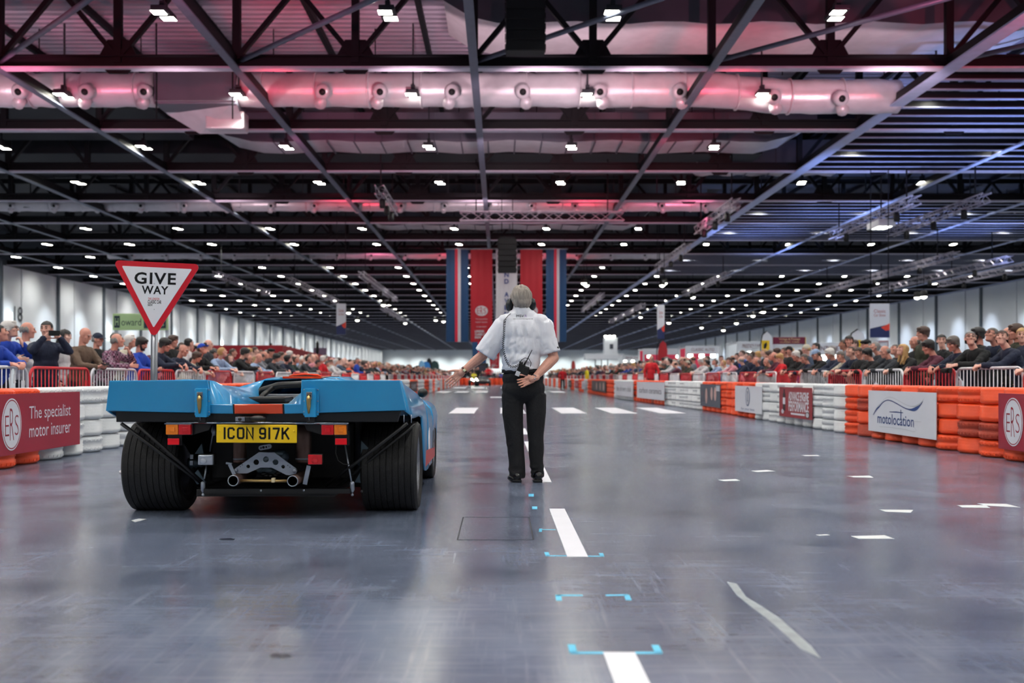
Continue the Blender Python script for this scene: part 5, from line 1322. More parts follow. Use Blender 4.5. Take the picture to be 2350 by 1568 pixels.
    PROTO[pose] = dict(body=bm_, jacket=jm, trousers=tm, shoes=sm, head=M, top=(hd.z + .12), headx=hd.y)
for p_ in POSES: make_pose(p_)

# hair, caps, beards and glasses in the frame of the head
def hair_mesh(kind):
    b = MB()
    brow = lambda: [b.cap((s * .046, .084, .037), (s * .018, .0945, .039), .0045, .0055, 6) for s in (-1, 1)]
    if kind in ('short', 'thick', 'long', 'bun'):
        g = .008 if kind == 'short' else .018
        n, m = 24, 14; V = []; F = []
        for i in range(m + 1):
            for k in range(n):
                az = 2 * math.pi * k / n; front = math.sin(az)            # +1 towards the face
                low = -.062 if front < -.2 else (-.012 if front < .35 else .062)
                if kind in ('thick',): low -= .012 if front < .35 else .0
                if kind in ('long', 'bun') : low = -.12 if front < .30 else .050
                if kind == 'bun': low = -.06 if front < .3 else .055
                t = i / m; top = .120 + g * .6; z = top + (low - top) * (1 - math.cos(t * math.pi / 2)) if t < 1 else low
                zz = max(-1, min(1, (z - .032) / .088)); rad = math.sqrt(max(0.0, 1 - zz * zz)) if z > .032 else 1.0
                rx, ry = (.075 + g) * max(rad, .02 if i else 0), (.094 + g) * max(rad, .02 if i else 0)
                if z < -.02 and front < -.2: ry *= 1 - .25 * ((-.02 - z) / .06 if kind not in ('long',) else 0)
                j = 1 + .035 * mnoise.noise(Vector((math.cos(az) * 5, math.sin(az) * 5, z * 40)))
                V.append((rx * math.cos(az) * j, -.014 + ry * math.sin(az) * j, z))
        for i in range(m):
            for k in range(n): F.append((i * n + k, i * n + (k + 1) % n, (i + 1) * n + (k + 1) % n, (i + 1) * n + k)[::-1])
        b.add(V, F, 0, True)
        if kind == 'long':
            for s in (-1, 1): b.cap((s * .06, -.02, -.03), (s * .075, -.03, -.22), .032, .022, 10)
            b.ell((0, -.085, -.10), (.085, .04, .14)); b.cap((-.04, -.09, -.1), (-.05, -.08, -.26), .04, .02, 10); b.cap((.04, -.09, -.1), (.05, -.08, -.26), .04, .02, 10)
        if kind == 'bun': b.ell((0, -.135, .02), (.035, .035, .035))
        if kind == 'thick': b.ell((0, -.02, .045), (.098, .118, .092)); b.ell((0, .062, .088), (.06, .035, .03))
        brow()
    if kind == 'ring':
        for k in range(15):
            a = R(190 + 160 * k / 14) if False else R(180 + 180 * k / 14); b.ell((.074 * math.cos(a), -.014 + .092 * math.sin(a), .004 + .012 * math.sin(k * 2.1)), (.020, .020, .040))
        brow()
    if kind == 'bald': brow()
    if kind in ('cap', 'beanie', 'flatcap'):
        n, m = 22, 7; V = []; F = []
        for i in range(m + 1):
            t = R(90 * i / m)
            for k in range(n):
                az = 2 * math.pi * k / n; r0 = max(math.sin(t), .02)
                V.append((.084 * r0 * math.cos(az), -.012 + .104 * r0 * math.sin(az), .038 + .094 * math.cos(t) - (.012 if i == m else 0)))
        for i in range(m):
            for k in range(n): F.append((i * n + k, i * n + (k + 1) % n, (i + 1) * n + (k + 1) % n, (i + 1) * n + k)[::-1])
        b.add(V, F, 0, True)
        if kind == 'cap':
            P = [(-.07, .06)] + [(.078 * math.sin(R(a)), .085 + .085 * math.cos(R(a))) for a in range(-80, 81, 20)] + [(.07, .06)]
            b.prism([(x, y) for x, y in P], .030, .038, 0, 'XY')
        if kind == 'beanie': b.lathe([(.086, -.012), (.092, 0), (.092, .035), (.086, .045)], (0, -.012, .012), 'Z', 22)
        if kind == 'flatcap': b.ell((0, .015, .075), (.098, .13, .042))
    if kind == 'beard':
        b.ell((0, .045, -.085), (.052, .052, .042)); b.cap((-.026, .091, -.048), (.026, .091, -.048), .008, .008, 6)
        for s in (-1, 1): b.cap((s * .062, .012, -.02), (s * .046, .045, -.075), .018, .022, 8)
    if kind == 'glasses':
        for s in (-1, 1):
            b.tube([(s * .031 + .022 * math.cos(R(a)), .102 - abs(.022 * math.cos(R(a))) * .1, .012 + .017 * math.sin(R(a))) for a in range(0, 360, 30)], .0028, 6, closed=True)
            b.bar((s * .053, .098, .016), (s * .080, .005, .012), .004)
        b.bar((-.01, .104, .014), (.01, .104, .014), .004)
    if kind == 'eye':
        b.ell((0, 0, 0), (.0105, .006, .0065), None, 8, 6)
    return b.mesh('hair' if kind not in ('cap', 'beanie', 'flatcap', 'beard', 'glasses', 'eye') else kind, HAIRC['dark'])
HAIR = {k: hair_mesh(k) for k in ('short', 'thick', 'long', 'bun', 'ring', 'bald', 'cap', 'beanie', 'flatcap', 'beard', 'glasses', 'eye')}
SKULLCAP = hair_mesh('short')
PHONE = MB().bbox((0, 0, 0), (.150, .010, .074), .004).mesh('phone', pm('phone_black', (12, 12, 14), .2, 0, 0))
CAMERA = MB().bbox((0, 0, 0), (.12, .06, .08), .01).lathe([(.035, -.03), (.037, -.11), (.03, -.115)], (0, 0, 0), 'Y', 14).mesh('photo_camera', BLACKM)
ZIPM = pm('zip_white', (200, 204, 210), .4)

def skin_slot(o, m):
    if o.data.users > 1 or True:
        o.material_slots[0].link = 'OBJECT'; o.material_slots[0].material = m
def person(pose, x, y, rz, s, skin, hairk, hairc, cloth_, label, group, extras=(), z=0.0, trousers=None):
    P = PROTO[pose]
    o = link('person', P['body'], None, (x, y, z)); o.rotation_euler = (0, 0, rz); o.scale = (s, s, s); skin_slot(o, SK[skin]); tag(o, label, 'person', group)
    j = link('jacket', P['jacket'], o); skin_slot(j, GM[cloth_])
    t = link('trousers', P['trousers'], o); skin_slot(t, trousers or JEAN)
    link('shoes', P['shoes'], o)
    def hd(name, me, m, off=None):
        q = link(name, me, o); q.matrix_local = P['head'] @ Matrix.Translation(off) if off else P['head'].copy(); skin_slot(q, m); return q
    cap_ = hairk in ('cap', 'beanie', 'flatcap')
    if cap_:
        hd('hair', HAIR['ring'], HAIRC[hairc]); hd({'cap': 'cap', 'beanie': 'beanie', 'flatcap': 'flat_cap'}[hairk], HAIR[hairk], GM[extras[0]])
    else: hd('hair', HAIR[hairk], HAIRC[hairc])
    if 'beard' in extras: hd('beard', HAIR['beard'], HAIRC[hairc])
    if 'glasses' in extras: hd('glasses', HAIR['glasses'], GLS)
    for e in (-1, 1): hd('eye', HAIR['eye'], EYE, (e * .031, .0885, .012))
    return o

EW = {'short': 'short %s hair', 'thick': 'thick %s hair', 'long': 'long %s hair', 'bun': '%s hair in a bun', 'ring': 'balding %s hair', 'bald': 'a bald head', 'cap': 'a cap', 'beanie': 'a beanie', 'flatcap': 'a flat cap'}
PW = {'lean': 'leaning on the barrier', 'lean_left': 'leaning, head turned', 'lean_right': 'leaning, looking aside', 'lean_down': 'bent over the barrier', 'stand': 'standing',
      'stand_left': 'standing with head turned', 'stand_right': 'standing and looking aside', 'phone_up': 'holding up a phone', 'phone_low': 'looking down at the hands', 'chin': 'with a hand at the chin'}
used_labels = {}; rpy = random.Random(9)
RZR, RZL = R(90), R(-90)         # right-hand people face the lane (-X), left-hand people face +X
def put(side, hx, ytop, row, pose, hairk, hairc, cl, skin=0, extras=(), yawadd=None, lab=None):
    if yawadd is None: yawadd = (rpy.uniform(-4, 24) if side == 'r' else rpy.uniform(-24, 4))
    """stand somebody so that the head shows at picture column hx with its top at ytop"""
    X = {('r', 0): 7.18, ('r', 1): 7.95, ('l', 0): 6.52, ('l', 1): 7.25}[(side, row)]
    d = X * FPX / abs(hx - CXP); P = PROTO[pose]
    ztop = CAMZ + (CYP - ytop) / FPX * d; s = max(.86, min(1.10, ztop / P['top']))
    x = (X + P['headx'] * s) * (1 if side == 'r' else -1)
    col = 'blue cap' if (hairk == 'cap' and extras and extras[0] in ('navy', 'blue')) else None
    hw = EW[hairk] % hairc if '%s' in EW[hairk] else (EW[hairk] if not extras or hairk not in ('cap', 'beanie', 'flatcap') else EW[hairk].replace('a ', 'a %s ' % extras[0], 1))
    base_ = lab or 'person with %s in %s, %s' % (hw, {'plaid': 'a plaid shirt'}.get(cl, cl), PW[pose])
    if row == 1 and not lab: base_ = base_.replace('person', 'back-row person', 1)
    k = (base_, side); used_labels[k] = used_labels.get(k, 0) + 1; n = used_labels[k]
    base_ += ', %s side' % ('right' if side == 'r' else 'left')
    full = base_ if n == 1 else '%s %s' % (ORD[n - 1], base_)
    for a_, b_ in (('leaning on the barrier', 'leaning'), ('looking down at the hands', 'looking down'), ('bent over the barrier', 'bent forward'), ('standing with head turned', 'head turned'), (' hair in ', ' hair, '), ('holding up a phone', 'raising a phone')):
        if len(full.split()) > 16: full = full.replace(a_, b_)
    return person(pose, x, d, (RZR if side == 'r' else RZL) + R(yawadd), s, skin, hairk, hairc, cl, full, 'spectators on the %s' % ('right' if side == 'r' else 'left'), extras)
right_list = [
    (2384, 768, 0, 'lean', 'thick', 'brown', 'navy', 0), (2345, 752, 1, 'stand_left', 'short', 'blond', 'navy', 0), (2299, 757, 0, 'lean_left', 'short', 'brown', 'navy', 0), (2268, 752, 1, 'lean', 'short', 'dull', 'navy', 1, ('glasses',)),
    (2330, 744, 1, 'stand', 'thick', 'brown', 'olive', 1), (2312, 752, 1, 'stand', 'ring', 'dull', 'black', 1),
    (2219, 760, 0, 'lean_left', 'short', 'grey', 'black', 0, ('glasses',)), (2243, 752, 1, 'stand', 'thick', 'dark', 'black', 1, ('beard',)), (2182, 773, 0, 'lean_down', 'thick', 'dull', 'navy', 1), (2160, 767, 1, 'stand_left', 'short', 'dark', 'black', 0),
    (2130, 781, 0, 'lean_down', 'thick', 'dark', 'maroon', 1), (2117, 750, 1, 'stand', 'thick', 'brown', 'olive', 1), (2098, 772, 1, 'stand', 'ring', 'dull', 'black', 1), (2069, 789, 0, 'lean', 'long', 'blond', 'black', 0), (2050, 790, 1, 'lean', 'short', 'dull', 'charcoal', 1),
    (2030, 794, 0, 'lean_down', 'ring', 'grey', 'charcoal', 1), (1989, 800, 0, 'lean_down', 'thick', 'dark', 'black', 1), (2007, 784, 1, 'lean', 'short', 'grey', 'charcoal', 1), (1988, 780, 1, 'stand', 'flatcap', 'grey', 'grey', 1, ('black',)), (1947, 795, 0, 'lean', 'short', 'brown', 'navy', 0),
    (1948, 770, 1, 'stand_left', 'bun', 'dark', 'grey', 1), (1968, 797, 0, 'phone_low', 'short', 'brown', 'black', 1), (1902, 800, 0, 'lean_down', 'thick', 'white', 'navy', 1), (1908, 795, 1, 'stand', 'thick', 'grey', 'slate', 1), (1872, 802, 0, 'lean_down', 'cap', 'dull', 'black', 1, ('pale blue',)),
    (1850, 791, 1, 'stand', 'beanie', 'blond', 'slate', 0, ('cream',)), (1925, 806, 0, 'lean_down', 'short', 'dull', 'cream', 1), (1823, 806, 0, 'lean_down', 'thick', 'white', 'black', 1), (1811, 795, 1, 'stand_left', 'thick', 'dark', 'black', 1), (1800, 797, 1, 'stand', 'short', 'brown', 'charcoal', 1),
    (1789, 812, 0, 'phone_low', 'thick', 'blond', 'red', 0), (1845, 812, 0, 'lean_down', 'short', 'dull', 'navy', 1), (1774, 808, 0, 'lean', 'ring', 'dull', 'maroon', 1), (1756, 822, 0, 'lean_down', 'ring', 'grey', 'olive', 1), (1763, 806, 1, 'stand', 'thick', 'brown', 'charcoal', 1),
    (1732, 820, 0, 'lean', 'ring', 'grey', 'navy', 1), (1720, 812, 1, 'stand', 'short', 'dull', 'navy', 1), (1700, 818, 0, 'lean_right', 'ring', 'grey', 'navy', 0), (1672, 820, 0, 'lean_down', 'short', 'brown', 'pink', 0), (1655, 816, 1, 'stand_left', 'short', 'brown', 'cream', 0), (1660, 826, 0, 'lean', 'short', 'blond', 'white', 0),
    (1640, 824, 0, 'lean', 'short', 'dull', 'pale blue', 1), (1605, 823, 0, 'lean_down', 'thick', 'white', 'white', 0), (1622, 826, 1, 'lean', 'thick', 'dark', 'dark green', 0), (1576, 828, 0, 'lean', 'cap', 'brown', 'olive', 1, ('cream',)), (1588, 830, 1, 'stand', 'thick', 'dark', 'black', 1),
]
RP = [put('r', *r_) for r_ in right_list]
left_list = [
    (-80, 740, 0, 'lean', 'short', 'dark', 'charcoal', 1), (-38, 735, 1, 'stand_right', 'short', 'brown', 'black', 1),
    (6, 745, 0, 'lean_left', 'short', 'dark', 'blue', 1), (32, 737, 1, 'chin', 'thick', 'white', 'blue', 0, ('glasses',)), (66, 740, 1, 'stand_left', 'ring', 'grey', 'white', 1), (112, 737, 0, 'phone_up', 'short', 'dark', 'navy', 0, (), -52), (150, 756, 1, 'stand', 'long', 'dark', 'white', 3),
    (200, 753, 0, 'phone_low', 'bald', 'white', 'brown', 1), (226, 765, 1, 'stand', 'cap', 'grey', 'black', 1, ('navy',)), (272, 766, 0, 'chin', 'ring', 'grey', 'plaid', 1), (300, 769, 1, 'lean', 'thick', 'white', 'cream', 1), (327, 775, 0, 'phone_low', 'thick', 'dark', 'blue', 1, ('beard',)),
    (365, 785, 1, 'lean', 'bald', 'white', 'maroon', 1), (381, 777, 0, 'lean_down', 'thick', 'dark', 'navy', 1), (399, 770, 1, 'stand', 'thick', 'brown', 'black', 1), (411, 793, 1, 'stand', 'short', 'dark', 'slate', 1), (426, 792, 0, 'lean_down', 'bald', 'white', 'navy', 1), (434, 776, 1, 'stand_left', 'short', 'dark', 'white', 0),
    (452, 808, 0, 'lean_down', 'thick', 'brown', 'cream', 1), (469, 789, 0, 'lean', 'cap', 'brown', 'black', 1, ('blue',)), (479, 780, 1, 'stand', 'ring', 'dark', 'charcoal', 0), (490, 803, 1, 'lean_down', 'short', 'dark', 'slate', 1), (514, 797, 0, 'lean_left', 'short', 'blond', 'pale blue', 0), (528, 812, 0, 'lean', 'long', 'brown', 'white', 3),
    (535, 800, 1, 'stand', 'short', 'brown', 'maroon', 1), (563, 799, 0, 'lean_down', 'thick', 'dark', 'black', 0), (575, 815, 0, 'lean_down', 'ring', 'brown', 'slate', 1), (595, 812, 0, 'lean_down', 'bald', 'grey', 'pale blue', 1), (608, 806, 1, 'lean', 'ring', 'dull', 'grey', 1), (622, 800, 1, 'stand', 'flatcap', 'brown', 'charcoal', 1, ('black',)),
    (636, 812, 0, 'lean_down', 'thick', 'dark', 'charcoal', 1), (646, 808, 1, 'stand', 'thick', 'brown', 'grey', 0), (662, 815, 0, 'lean_left', 'thick', 'dark', 'navy', 0), (680, 818, 0, 'lean', 'short', 'brown', 'dark green', 1), (692, 820, 1, 'stand', 'short', 'white', 'grey', 0), (708, 816, 0, 'lean', 'short', 'dark', 'charcoal', 0), (720, 816, 1, 'stand', 'ring', 'grey', 'pink', 0),
    (742, 817, 0, 'stand_left', 'thick', 'white', 'red', 1), (730, 826, 0, 'lean_down', 'short', 'dark', 'charcoal', 1), (752, 828, 0, 'lean_down', 'short', 'dull', 'grey', 0), (761, 822, 1, 'stand_left', 'ring', 'brown', 'cream', 0), (773, 824, 0, 'lean', 'thick', 'white', 'white', 0), (788, 823, 0, 'lean_down', 'bald', 'white', 'slate', 3), (806, 831, 0, 'lean', 'bald', 'grey', 'orange', 1),
]
LP = [put('l', *r_) for r_ in left_list]
# phone and camera held by named spectators (held things stay top-level)
def held(name, me, who, loc, rot, label, cat):
    o = link(name, me, None); M = Matrix.Translation(who.location) @ Matrix.Rotation(who.rotation_euler.z, 4, 'Z') @ Matrix.Scale(who.scale.x, 4)
    o.location = M @ Vector(loc); o.rotation_euler = (rot[0], rot[1], rot[2] + who.rotation_euler.z); tag(o, label, cat); return o
held('phone', PHONE, next(o for o, r_ in zip(LP, left_list) if r_[3] == 'phone_up'), (0, .452, 1.555), (0, 0, 0), 'black phone held up level by the man in the navy jacket', 'phone')
held('phone', PHONE, next(o for o, r_ in zip(LP, left_list) if r_[4] == 'bald' and r_[6] == 'brown'), (0, .545, 1.145), (R(60), 0, 0), 'black phone held low by the bald man in the brown jumper', 'phone')
held('photo_camera', CAMERA, next(o for o, r_ in zip(RP, right_list) if r_[0] == 2219), (0.02, .66, 1.045), (0, 0, R(180)), 'small black camera in the hands of the grey-haired man with glasses', 'camera')
# ---- further spectators, one object each (too small to show their parts)
def merged(pose, hk):
    P = PROTO[pose]; parts = [(P['body'], Matrix.Identity(4), 0), (P['jacket'], Matrix.Identity(4), 1), (P['trousers'], Matrix.Identity(4), 2), (P['shoes'], Matrix.Identity(4), 2), (HAIR[hk], P['head'], 3)]
    V, F, Mi, off = [], [], [], 0
    for me, M, mi in parts:
        ratio = {0: .16, 1: .22, 2: .3, 3: .5}[mi]
        o = bpy.data.objects.new('t', me); C.objects.link(o); dmd = o.modifiers.new('d', 'DECIMATE'); dmd.ratio = ratio
        m2 = bpy.data.meshes.new_from_object(o.evaluated_get(bpy.context.evaluated_depsgraph_get())); bpy.data.objects.remove(o)
        V += [tuple(M @ v.co) for v in m2.vertices]; F += [tuple(i + off for i in p_.vertices) for p_ in m2.polygons]; Mi += [mi] * len(m2.polygons); off = len(V); bpy.data.meshes.remove(m2)
    me = bpy.data.meshes.new('person_small'); me.from_pydata(V, [], F); me.polygons.foreach_set('material_index', Mi); me.polygons.foreach_set('use_smooth', [True] * len(F))
    for m in (SK[0], GM['navy'], JEAN, HAIRC['dark']): me.materials.append(m)
    me.update(); return me
SMALL = {(p_, h): merged(p_, h) for p_ in ('lean', 'lean_left', 'lean_down', 'stand', 'stand_right') for h in ('short', 'thick', 'ring')}
rp = random.Random(21)
clw = ['navy'] * 5 + ['black'] * 6 + ['charcoal'] * 4 + ['slate', 'grey', 'grey', 'brown', 'olive', 'maroon', 'maroon', 'white', 'cream', 'pale blue', 'pink', 'tan', 'red', 'dark green', 'blue']
hcw = ['dark'] * 4 + ['brown'] * 5 + ['dull'] * 4 + ['grey'] * 4 + ['white'] * 2 + ['blond'] * 2
smn = {}
def small(x, y, rz, ring_word, cl=None, pose=None, lab=None, z=0.0, s=None):
    pose = pose or rp.choice(['lean', 'lean_left', 'lean_down', 'stand', 'stand_right']); h = rp.choice(['short', 'short', 'thick', 'ring']); hc = rp.choice(hcw); cl = cl or rp.choice(clw)
    o = link('person', SMALL[(pose, h)], None, (x, y, z)); o.rotation_euler = (0, 0, rz + R(rp.uniform(-18, 18))); s = s or rp.uniform(.93, 1.05); o.scale = (s, s, s)
    for i, m in enumerate((SK[rp.randrange(4)], GM[cl], JEAN, HAIRC[hc])): o.material_slots[i].link = 'OBJECT'; o.material_slots[i].material = m
    b_ = lab or 'small far spectator in %s with %s hair, %s %s' % (cl, hc, PW[pose].split(',')[0].replace('the barrier', 'a barrier').replace('standing and looking', 'looking').replace('bent over a barrier', 'bent forward'), ring_word)
    smn[b_] = smn.get(b_, 0) + 1; n = smn[b_]
    tag(o, b_ if n == 1 else b_.replace('small far spectator', '%s nearest small far spectator' % ORD[n - 1]), 'person', 'small far spectators'); return o
cnt = 0
rows_ = []
for side, sg_ in (('right', 1), ('left', -1)):
    y = 41.5 if sg_ > 0 else 45.5
    while y < 100:
        for row in (0, 1, 2):
            if row == 2 and rp.random() < .45: continue
            rows_.append((y + rp.uniform(-.08, .08) + row * .3, sg_, row))
        y += .66
# back rows behind the near front row
for side, sg_ in (('right', 1), ('left', -1)):
    y = 24.0 if sg_ > 0 else 22.0
    while y < (41 if sg_ > 0 else 45):
        if rp.random() < .8: rows_.append((y, sg_, 2))
        y += .75
rows_.sort()
xs_r = lambda y, sg_, row: (7.0 if y < 30 else 6.95 if sg_ > 0 else 6.6) + row * .62 if sg_ > 0 else -((6.75 if y < 30 else 6.1) + row * .62)
singles, mass = rows_[:196], rows_[196:]
for y, sg_, row in singles:
    small(xs_r(y, sg_, row) + (.35 if sg_ > 0 else -.3), y, RZR if sg_ > 0 else RZL, 'on the right' if sg_ > 0 else 'on the left', pose=None if row < 1 else rp.choice(['stand', 'stand_right', 'stand']), s=None if row < 2 else rp.uniform(.98, 1.08))
small(6.35, 43.0, R(160), '', 'red', 'stand', 'person in a bright red jacket standing with back turned behind the white banners', s=1.06)
small(4.75, 78.0, R(170), '', 'red', 'stand', 'far steward in red standing at the edge of the right barrier')
small(5.6, 66.0, R(90), '', 'yellow', 'stand', 'far person in a yellow vest among the right spectators')
small(-6.0, 92.0, R(-90), '', 'red', 'stand', 'far person in a red top among the left spectators')
# the uncountable rest of the crowd
def mass_crowd(items):
    lib = {}
    for k in (('lean', 'short'), ('lean_down', 'thick'), ('stand', 'short'), ('stand', 'ring'), ('stand_right', 'thick')):
        o = bpy.data.objects.new('t', SMALL[k]); C.objects.link(o); d_ = o.modifiers.new('d', 'DECIMATE'); d_.ratio = .17
        m2 = bpy.data.meshes.new_from_object(o.evaluated_get(bpy.context.evaluated_depsgraph_get())); bpy.data.objects.remove(o)
        co = np.empty(len(m2.vertices) * 3); m2.vertices.foreach_get('co', co); m2.calc_loop_triangles()
        tr = np.array([t.vertices[:] for t in m2.loop_triangles]); mi = np.array([t.material_index for t in m2.loop_triangles]); lib[k] = (co.reshape(-1, 3), tr, mi); bpy.data.meshes.remove(m2)
    mats = SK + [JEAN] + list(HAIRC.values()) + list(GM.values()); gk = list(GM.keys()); hk = list(HAIRC.keys())
    VV, TT, MM, off = [], [], [], 0; keys = list(lib)
    for (x, y, rz, z) in items:
        co, tr, mi = lib[keys[rp.randrange(len(keys))]]; s = rp.uniform(.93, 1.06); c_, s_ = math.cos(rz), math.sin(rz)
        P_ = co * s; P_ = np.stack([P_[:, 0] * c_ - P_[:, 1] * s_ + x, P_[:, 0] * s_ + P_[:, 1] * c_ + y, P_[:, 2] + z], 1)
        idx = np.array([rp.randrange(4), 5 + len(hk) + gk.index(rp.choice(clw)), 4, 5 + hk.index(rp.choice(hcw))])
        VV.append(P_); TT.append(tr + off); MM.append(idx[mi]); off += len(co)
    V, T_, M_ = np.concatenate(VV), np.concatenate(TT), np.concatenate(MM)
    me = bpy.data.meshes.new('crowd'); me.vertices.add(len(V)); me.vertices.foreach_set('co', V.reshape(-1)); me.loops.add(len(T_) * 3); me.loops.foreach_set('vertex_index', T_.reshape(-1).astype(np.int32))
    me.polygons.add(len(T_)); me.polygons.foreach_set('loop_start', np.arange(0, len(T_) * 3, 3, dtype=np.int32)); me.polygons.foreach_set('material_index', M_.astype(np.int32))
    me.polygons.foreach_set('use_smooth', np.ones(len(T_), dtype=bool))
    for m in mats: me.materials.append(m)
    me.update(calc_edges=True); me.validate(); return link('crowd', me)
items = [(xs_r(y, sg_, row) + (.35 if sg_ > 0 else -.3), y, (RZR if sg_ > 0 else RZL) + rp.uniform(-.5, .5), 0) for y, sg_, row in mass]
y = 100.0
while y < 135:
    for sg_ in (1, -1):
        for row in range(3): items.append((sg_ * (6.6 + row * .6 + rp.uniform(-.2, .2)), y + rp.uniform(-.3, .3), (RZR if sg_ > 0 else RZL) + rp.uniform(-.6, .6), 0))
    y += .75
for k in range(40): items.append((-5.2 + .27 * k, 124 + rp.uniform(0, 6), math.pi + rp.uniform(-.5, .5), rp.choice((0, 0, .4))))
o = mass_crowd(items); tag(o, 'dense mass of far spectators lining both sides of the lane', 'crowd', kind='stuff')
# ---------------------------------------------------------------- the steward seen from behind
SD = 9.10
def S(x, y, dd=0.0): return px(x, y, SD + dd)
g0 = Vector((.215, SD, 0))
SKM = pm('steward_skin', (216, 158, 138), .48, 0, .14, 18, .12, 90)
SHIRT = pm('white_shirt', (232, 233, 240), .8, 0, .03, 8, .12, 60); TRO = pm('black_trousers', (13, 14, 18), .85, 0, .2, 12, .2, 60); SHO = pm('polished_shoe', (10, 10, 12), .18, 0, .1, 10)
HAIRM = pm('steward_hair', (158, 148, 138), .5, 0, .85, 34, .35, 240, detail=6)
for n__ in [q for q in HAIRM.node_tree.nodes if q.type == 'TEX_NOISE']:      # strands run down the head
    mp_ = HAIRM.node_tree.nodes.new('ShaderNodeMapping'); mp_.inputs['Scale'].default_value = (1.6, 1.6, .28)
    src = n__.inputs['Vector'].links[0].from_socket; HAIRM.node_tree.links.new(src, mp_.inputs[0]); HAIRM.node_tree.links.new(mp_.outputs[0], n__.inputs['Vector'])
body = MB(); I3 = Matrix.Identity(3)
hc = S(1196.5, 690, .03); HRm = roty(-4) @ rotz(4) @ rotx(2)
head_shapes(body, hc, HRm, 1.0)
body.cap(hc + Vector((0, -.03, -.05)), S(1198, 722, 0), .056, .062, 14)
for (x, y, r) in ((1200, 775, (.165, .11, .19)), (1198, 830, (.15, .11, .15)), (1200, 872, (.16, .12, .13))): body.ell(S(x, y), r)
LS, LE, LW = S(1149, 748), S(1109, 815, .02), S(1064, 851.5, .02)
RS_, RE, RW = S(1252, 748), S(1271, 822, -.02), S(1226.5, 867.5, -.155)
body.cap(LS, LE, .052, .045, 12); body.cap(LE, LE.lerp(LW, .35), .046, .047, 12); body.cap(LE.lerp(LW, .35), LW, .046, .030, 12)
body.cap(RS_, RE, .052, .045, 12); body.cap(RE, RE.lerp(RW, .35), .046, .046, 12); body.cap(RE.lerp(RW, .35), RW, .045, .029, 12)
hand_shapes(body, LW + (LW - LE).normalized() * .012, Vector((-.74, 0, -.67)), Vector((-.12, 1, .12)), -1, (5, 8), .75, 1.06, 46, .0082)
hand_shapes(body, RW + (RW - RE).normalized() * .012, Vector((-.93, -.05, -.34)), Vector((.05, -1, .1)), 1, (26, 30), .55, 1.02, 34, .0082)
legs = [((1180, 880), (1181, 1000), (1188, 1093)), ((1226, 880), (1229, 1000), (1233, 1091))]
for a, k, n_ in legs: body.cap(S(*a), S(*k), .078, .055, 12); body.cap(S(*k), S(*n_), .053, .038, 12)
bme = remeshed(body, 'person', SKM, .0037, 1)
st_ = link('person', bme); st_.location = (0, 0, 0)
tag(st_, 'grey-haired steward in white short-sleeved shirt and black trousers, arm held out, back turned', 'person')
sh = MB()
for (x, y, r) in ((1200, 762, (.192, .125, .15)), (1198, 795, (.180, .130, .18)), (1196, 828, (.172, .134, .14)), (1195, 845, (.170, .138, .075))): sh.ell(S(x, y, -.005), r, None, 20, 12)
sh.cap(S(1160, 741), S(1240, 741), .080, .080, 14); sh.cap(S(1180, 728), S(1216, 728), .066, .066, 12); sh.cap(S(1152, 750), S(1250, 750), .082, .082, 14)
sh.lathe([(.070, -.03), (.078, .0), (.074, .040), (.069, .058), (.062, .058), (.060, -.02)], S(1197, 719, .0), 'Z', 26, closed=True)
def sleeve(a, c, e, r0, r1):
    d = (c - a); sh.tube([a, a.lerp(c, .35), a.lerp(c, .8), c], r0, 20, rr=[r0 * .95, r0, r1 * .97, r1])
sleeve(LS + Vector((.03, 0, .01)), S(1112, 814, .01), None, .092, .098)
sleeve(RS_ + Vector((-.03, 0, .02)), S(1263.5, 811, -.01), None, .088, .090)
sm_ = remeshed(sh, 'shirt', SHIRT, .0095, 4); 
def fold(me, spec):
    """soft drawn folds: valleys along given lines"""
    n = len(me.vertices); co = np.empty(n * 3); me.vertices.foreach_get('co', co); co = co.reshape(-1, 3); no = np.empty(n * 3); me.vertex_normals.foreach_get('vector', no); no = no.reshape(-1, 3)
    for (a, c, wd, dep) in spec:
        a, c = np.array(a), np.array(c); d = c - a; L = (d ** 2).sum(); t = np.clip(((co - a) @ d) / L, 0, 1); q = a + t[:, None] * d; ds_ = np.sqrt(((co - q) ** 2).sum(1))
        k = np.exp(-(ds_ / wd) ** 2) * np.sin(np.pi * np.clip(t, .02, .98)); k2 = np.exp(-((ds_ - wd * 1.8) / wd) ** 2) * np.sin(np.pi * np.clip(t, .02, .98))
        co += no * (k2 * dep * .6 - k * dep)[:, None]
    me.vertices.foreach_set('co', co.reshape(-1)); me.update()
rf = random.Random(5); spec = []
for (a, c, w2, dp) in (((1185, 745), (1176, 820), .014, .011), ((1202, 742), (1210, 800), .012, .012), ((1222, 748), (1232, 815), .013, .012), ((1160, 800), (1200, 780), .012, .008), ((1180, 825), (1235, 845), .012, .010), ((1170, 840), (1215, 822), .012, .010),
                       ((1236, 760), (1246, 800), .014, .014), ((1150, 765), (1158, 830), .014, .012), ((1130, 765), (1118, 800), .013, .010), ((1145, 775), (1128, 815), .012, .010), ((1258, 770), (1262, 805), .011, .009), ((1190, 800), (1165, 846), .012, .009), ((1215, 790), (1190, 830), .011, .008), ((1205, 760), (1190, 800), .010, .007)):
    spec.append((S(*a, -.12), S(*c, -.12), w2 * 1.1, dp * 1.5))
fold(sm_, spec); wrinkle(sm_, .0035, (20, 20, 8), 3.1)
shirt = link('shirt', sm_, st_)
from mathutils.bvhtree import BVHTree
bm_t = bmesh.new(); bm_t.from_mesh(sm_); bvh = BVHTree.FromBMesh(bm_t); bm_t.free()
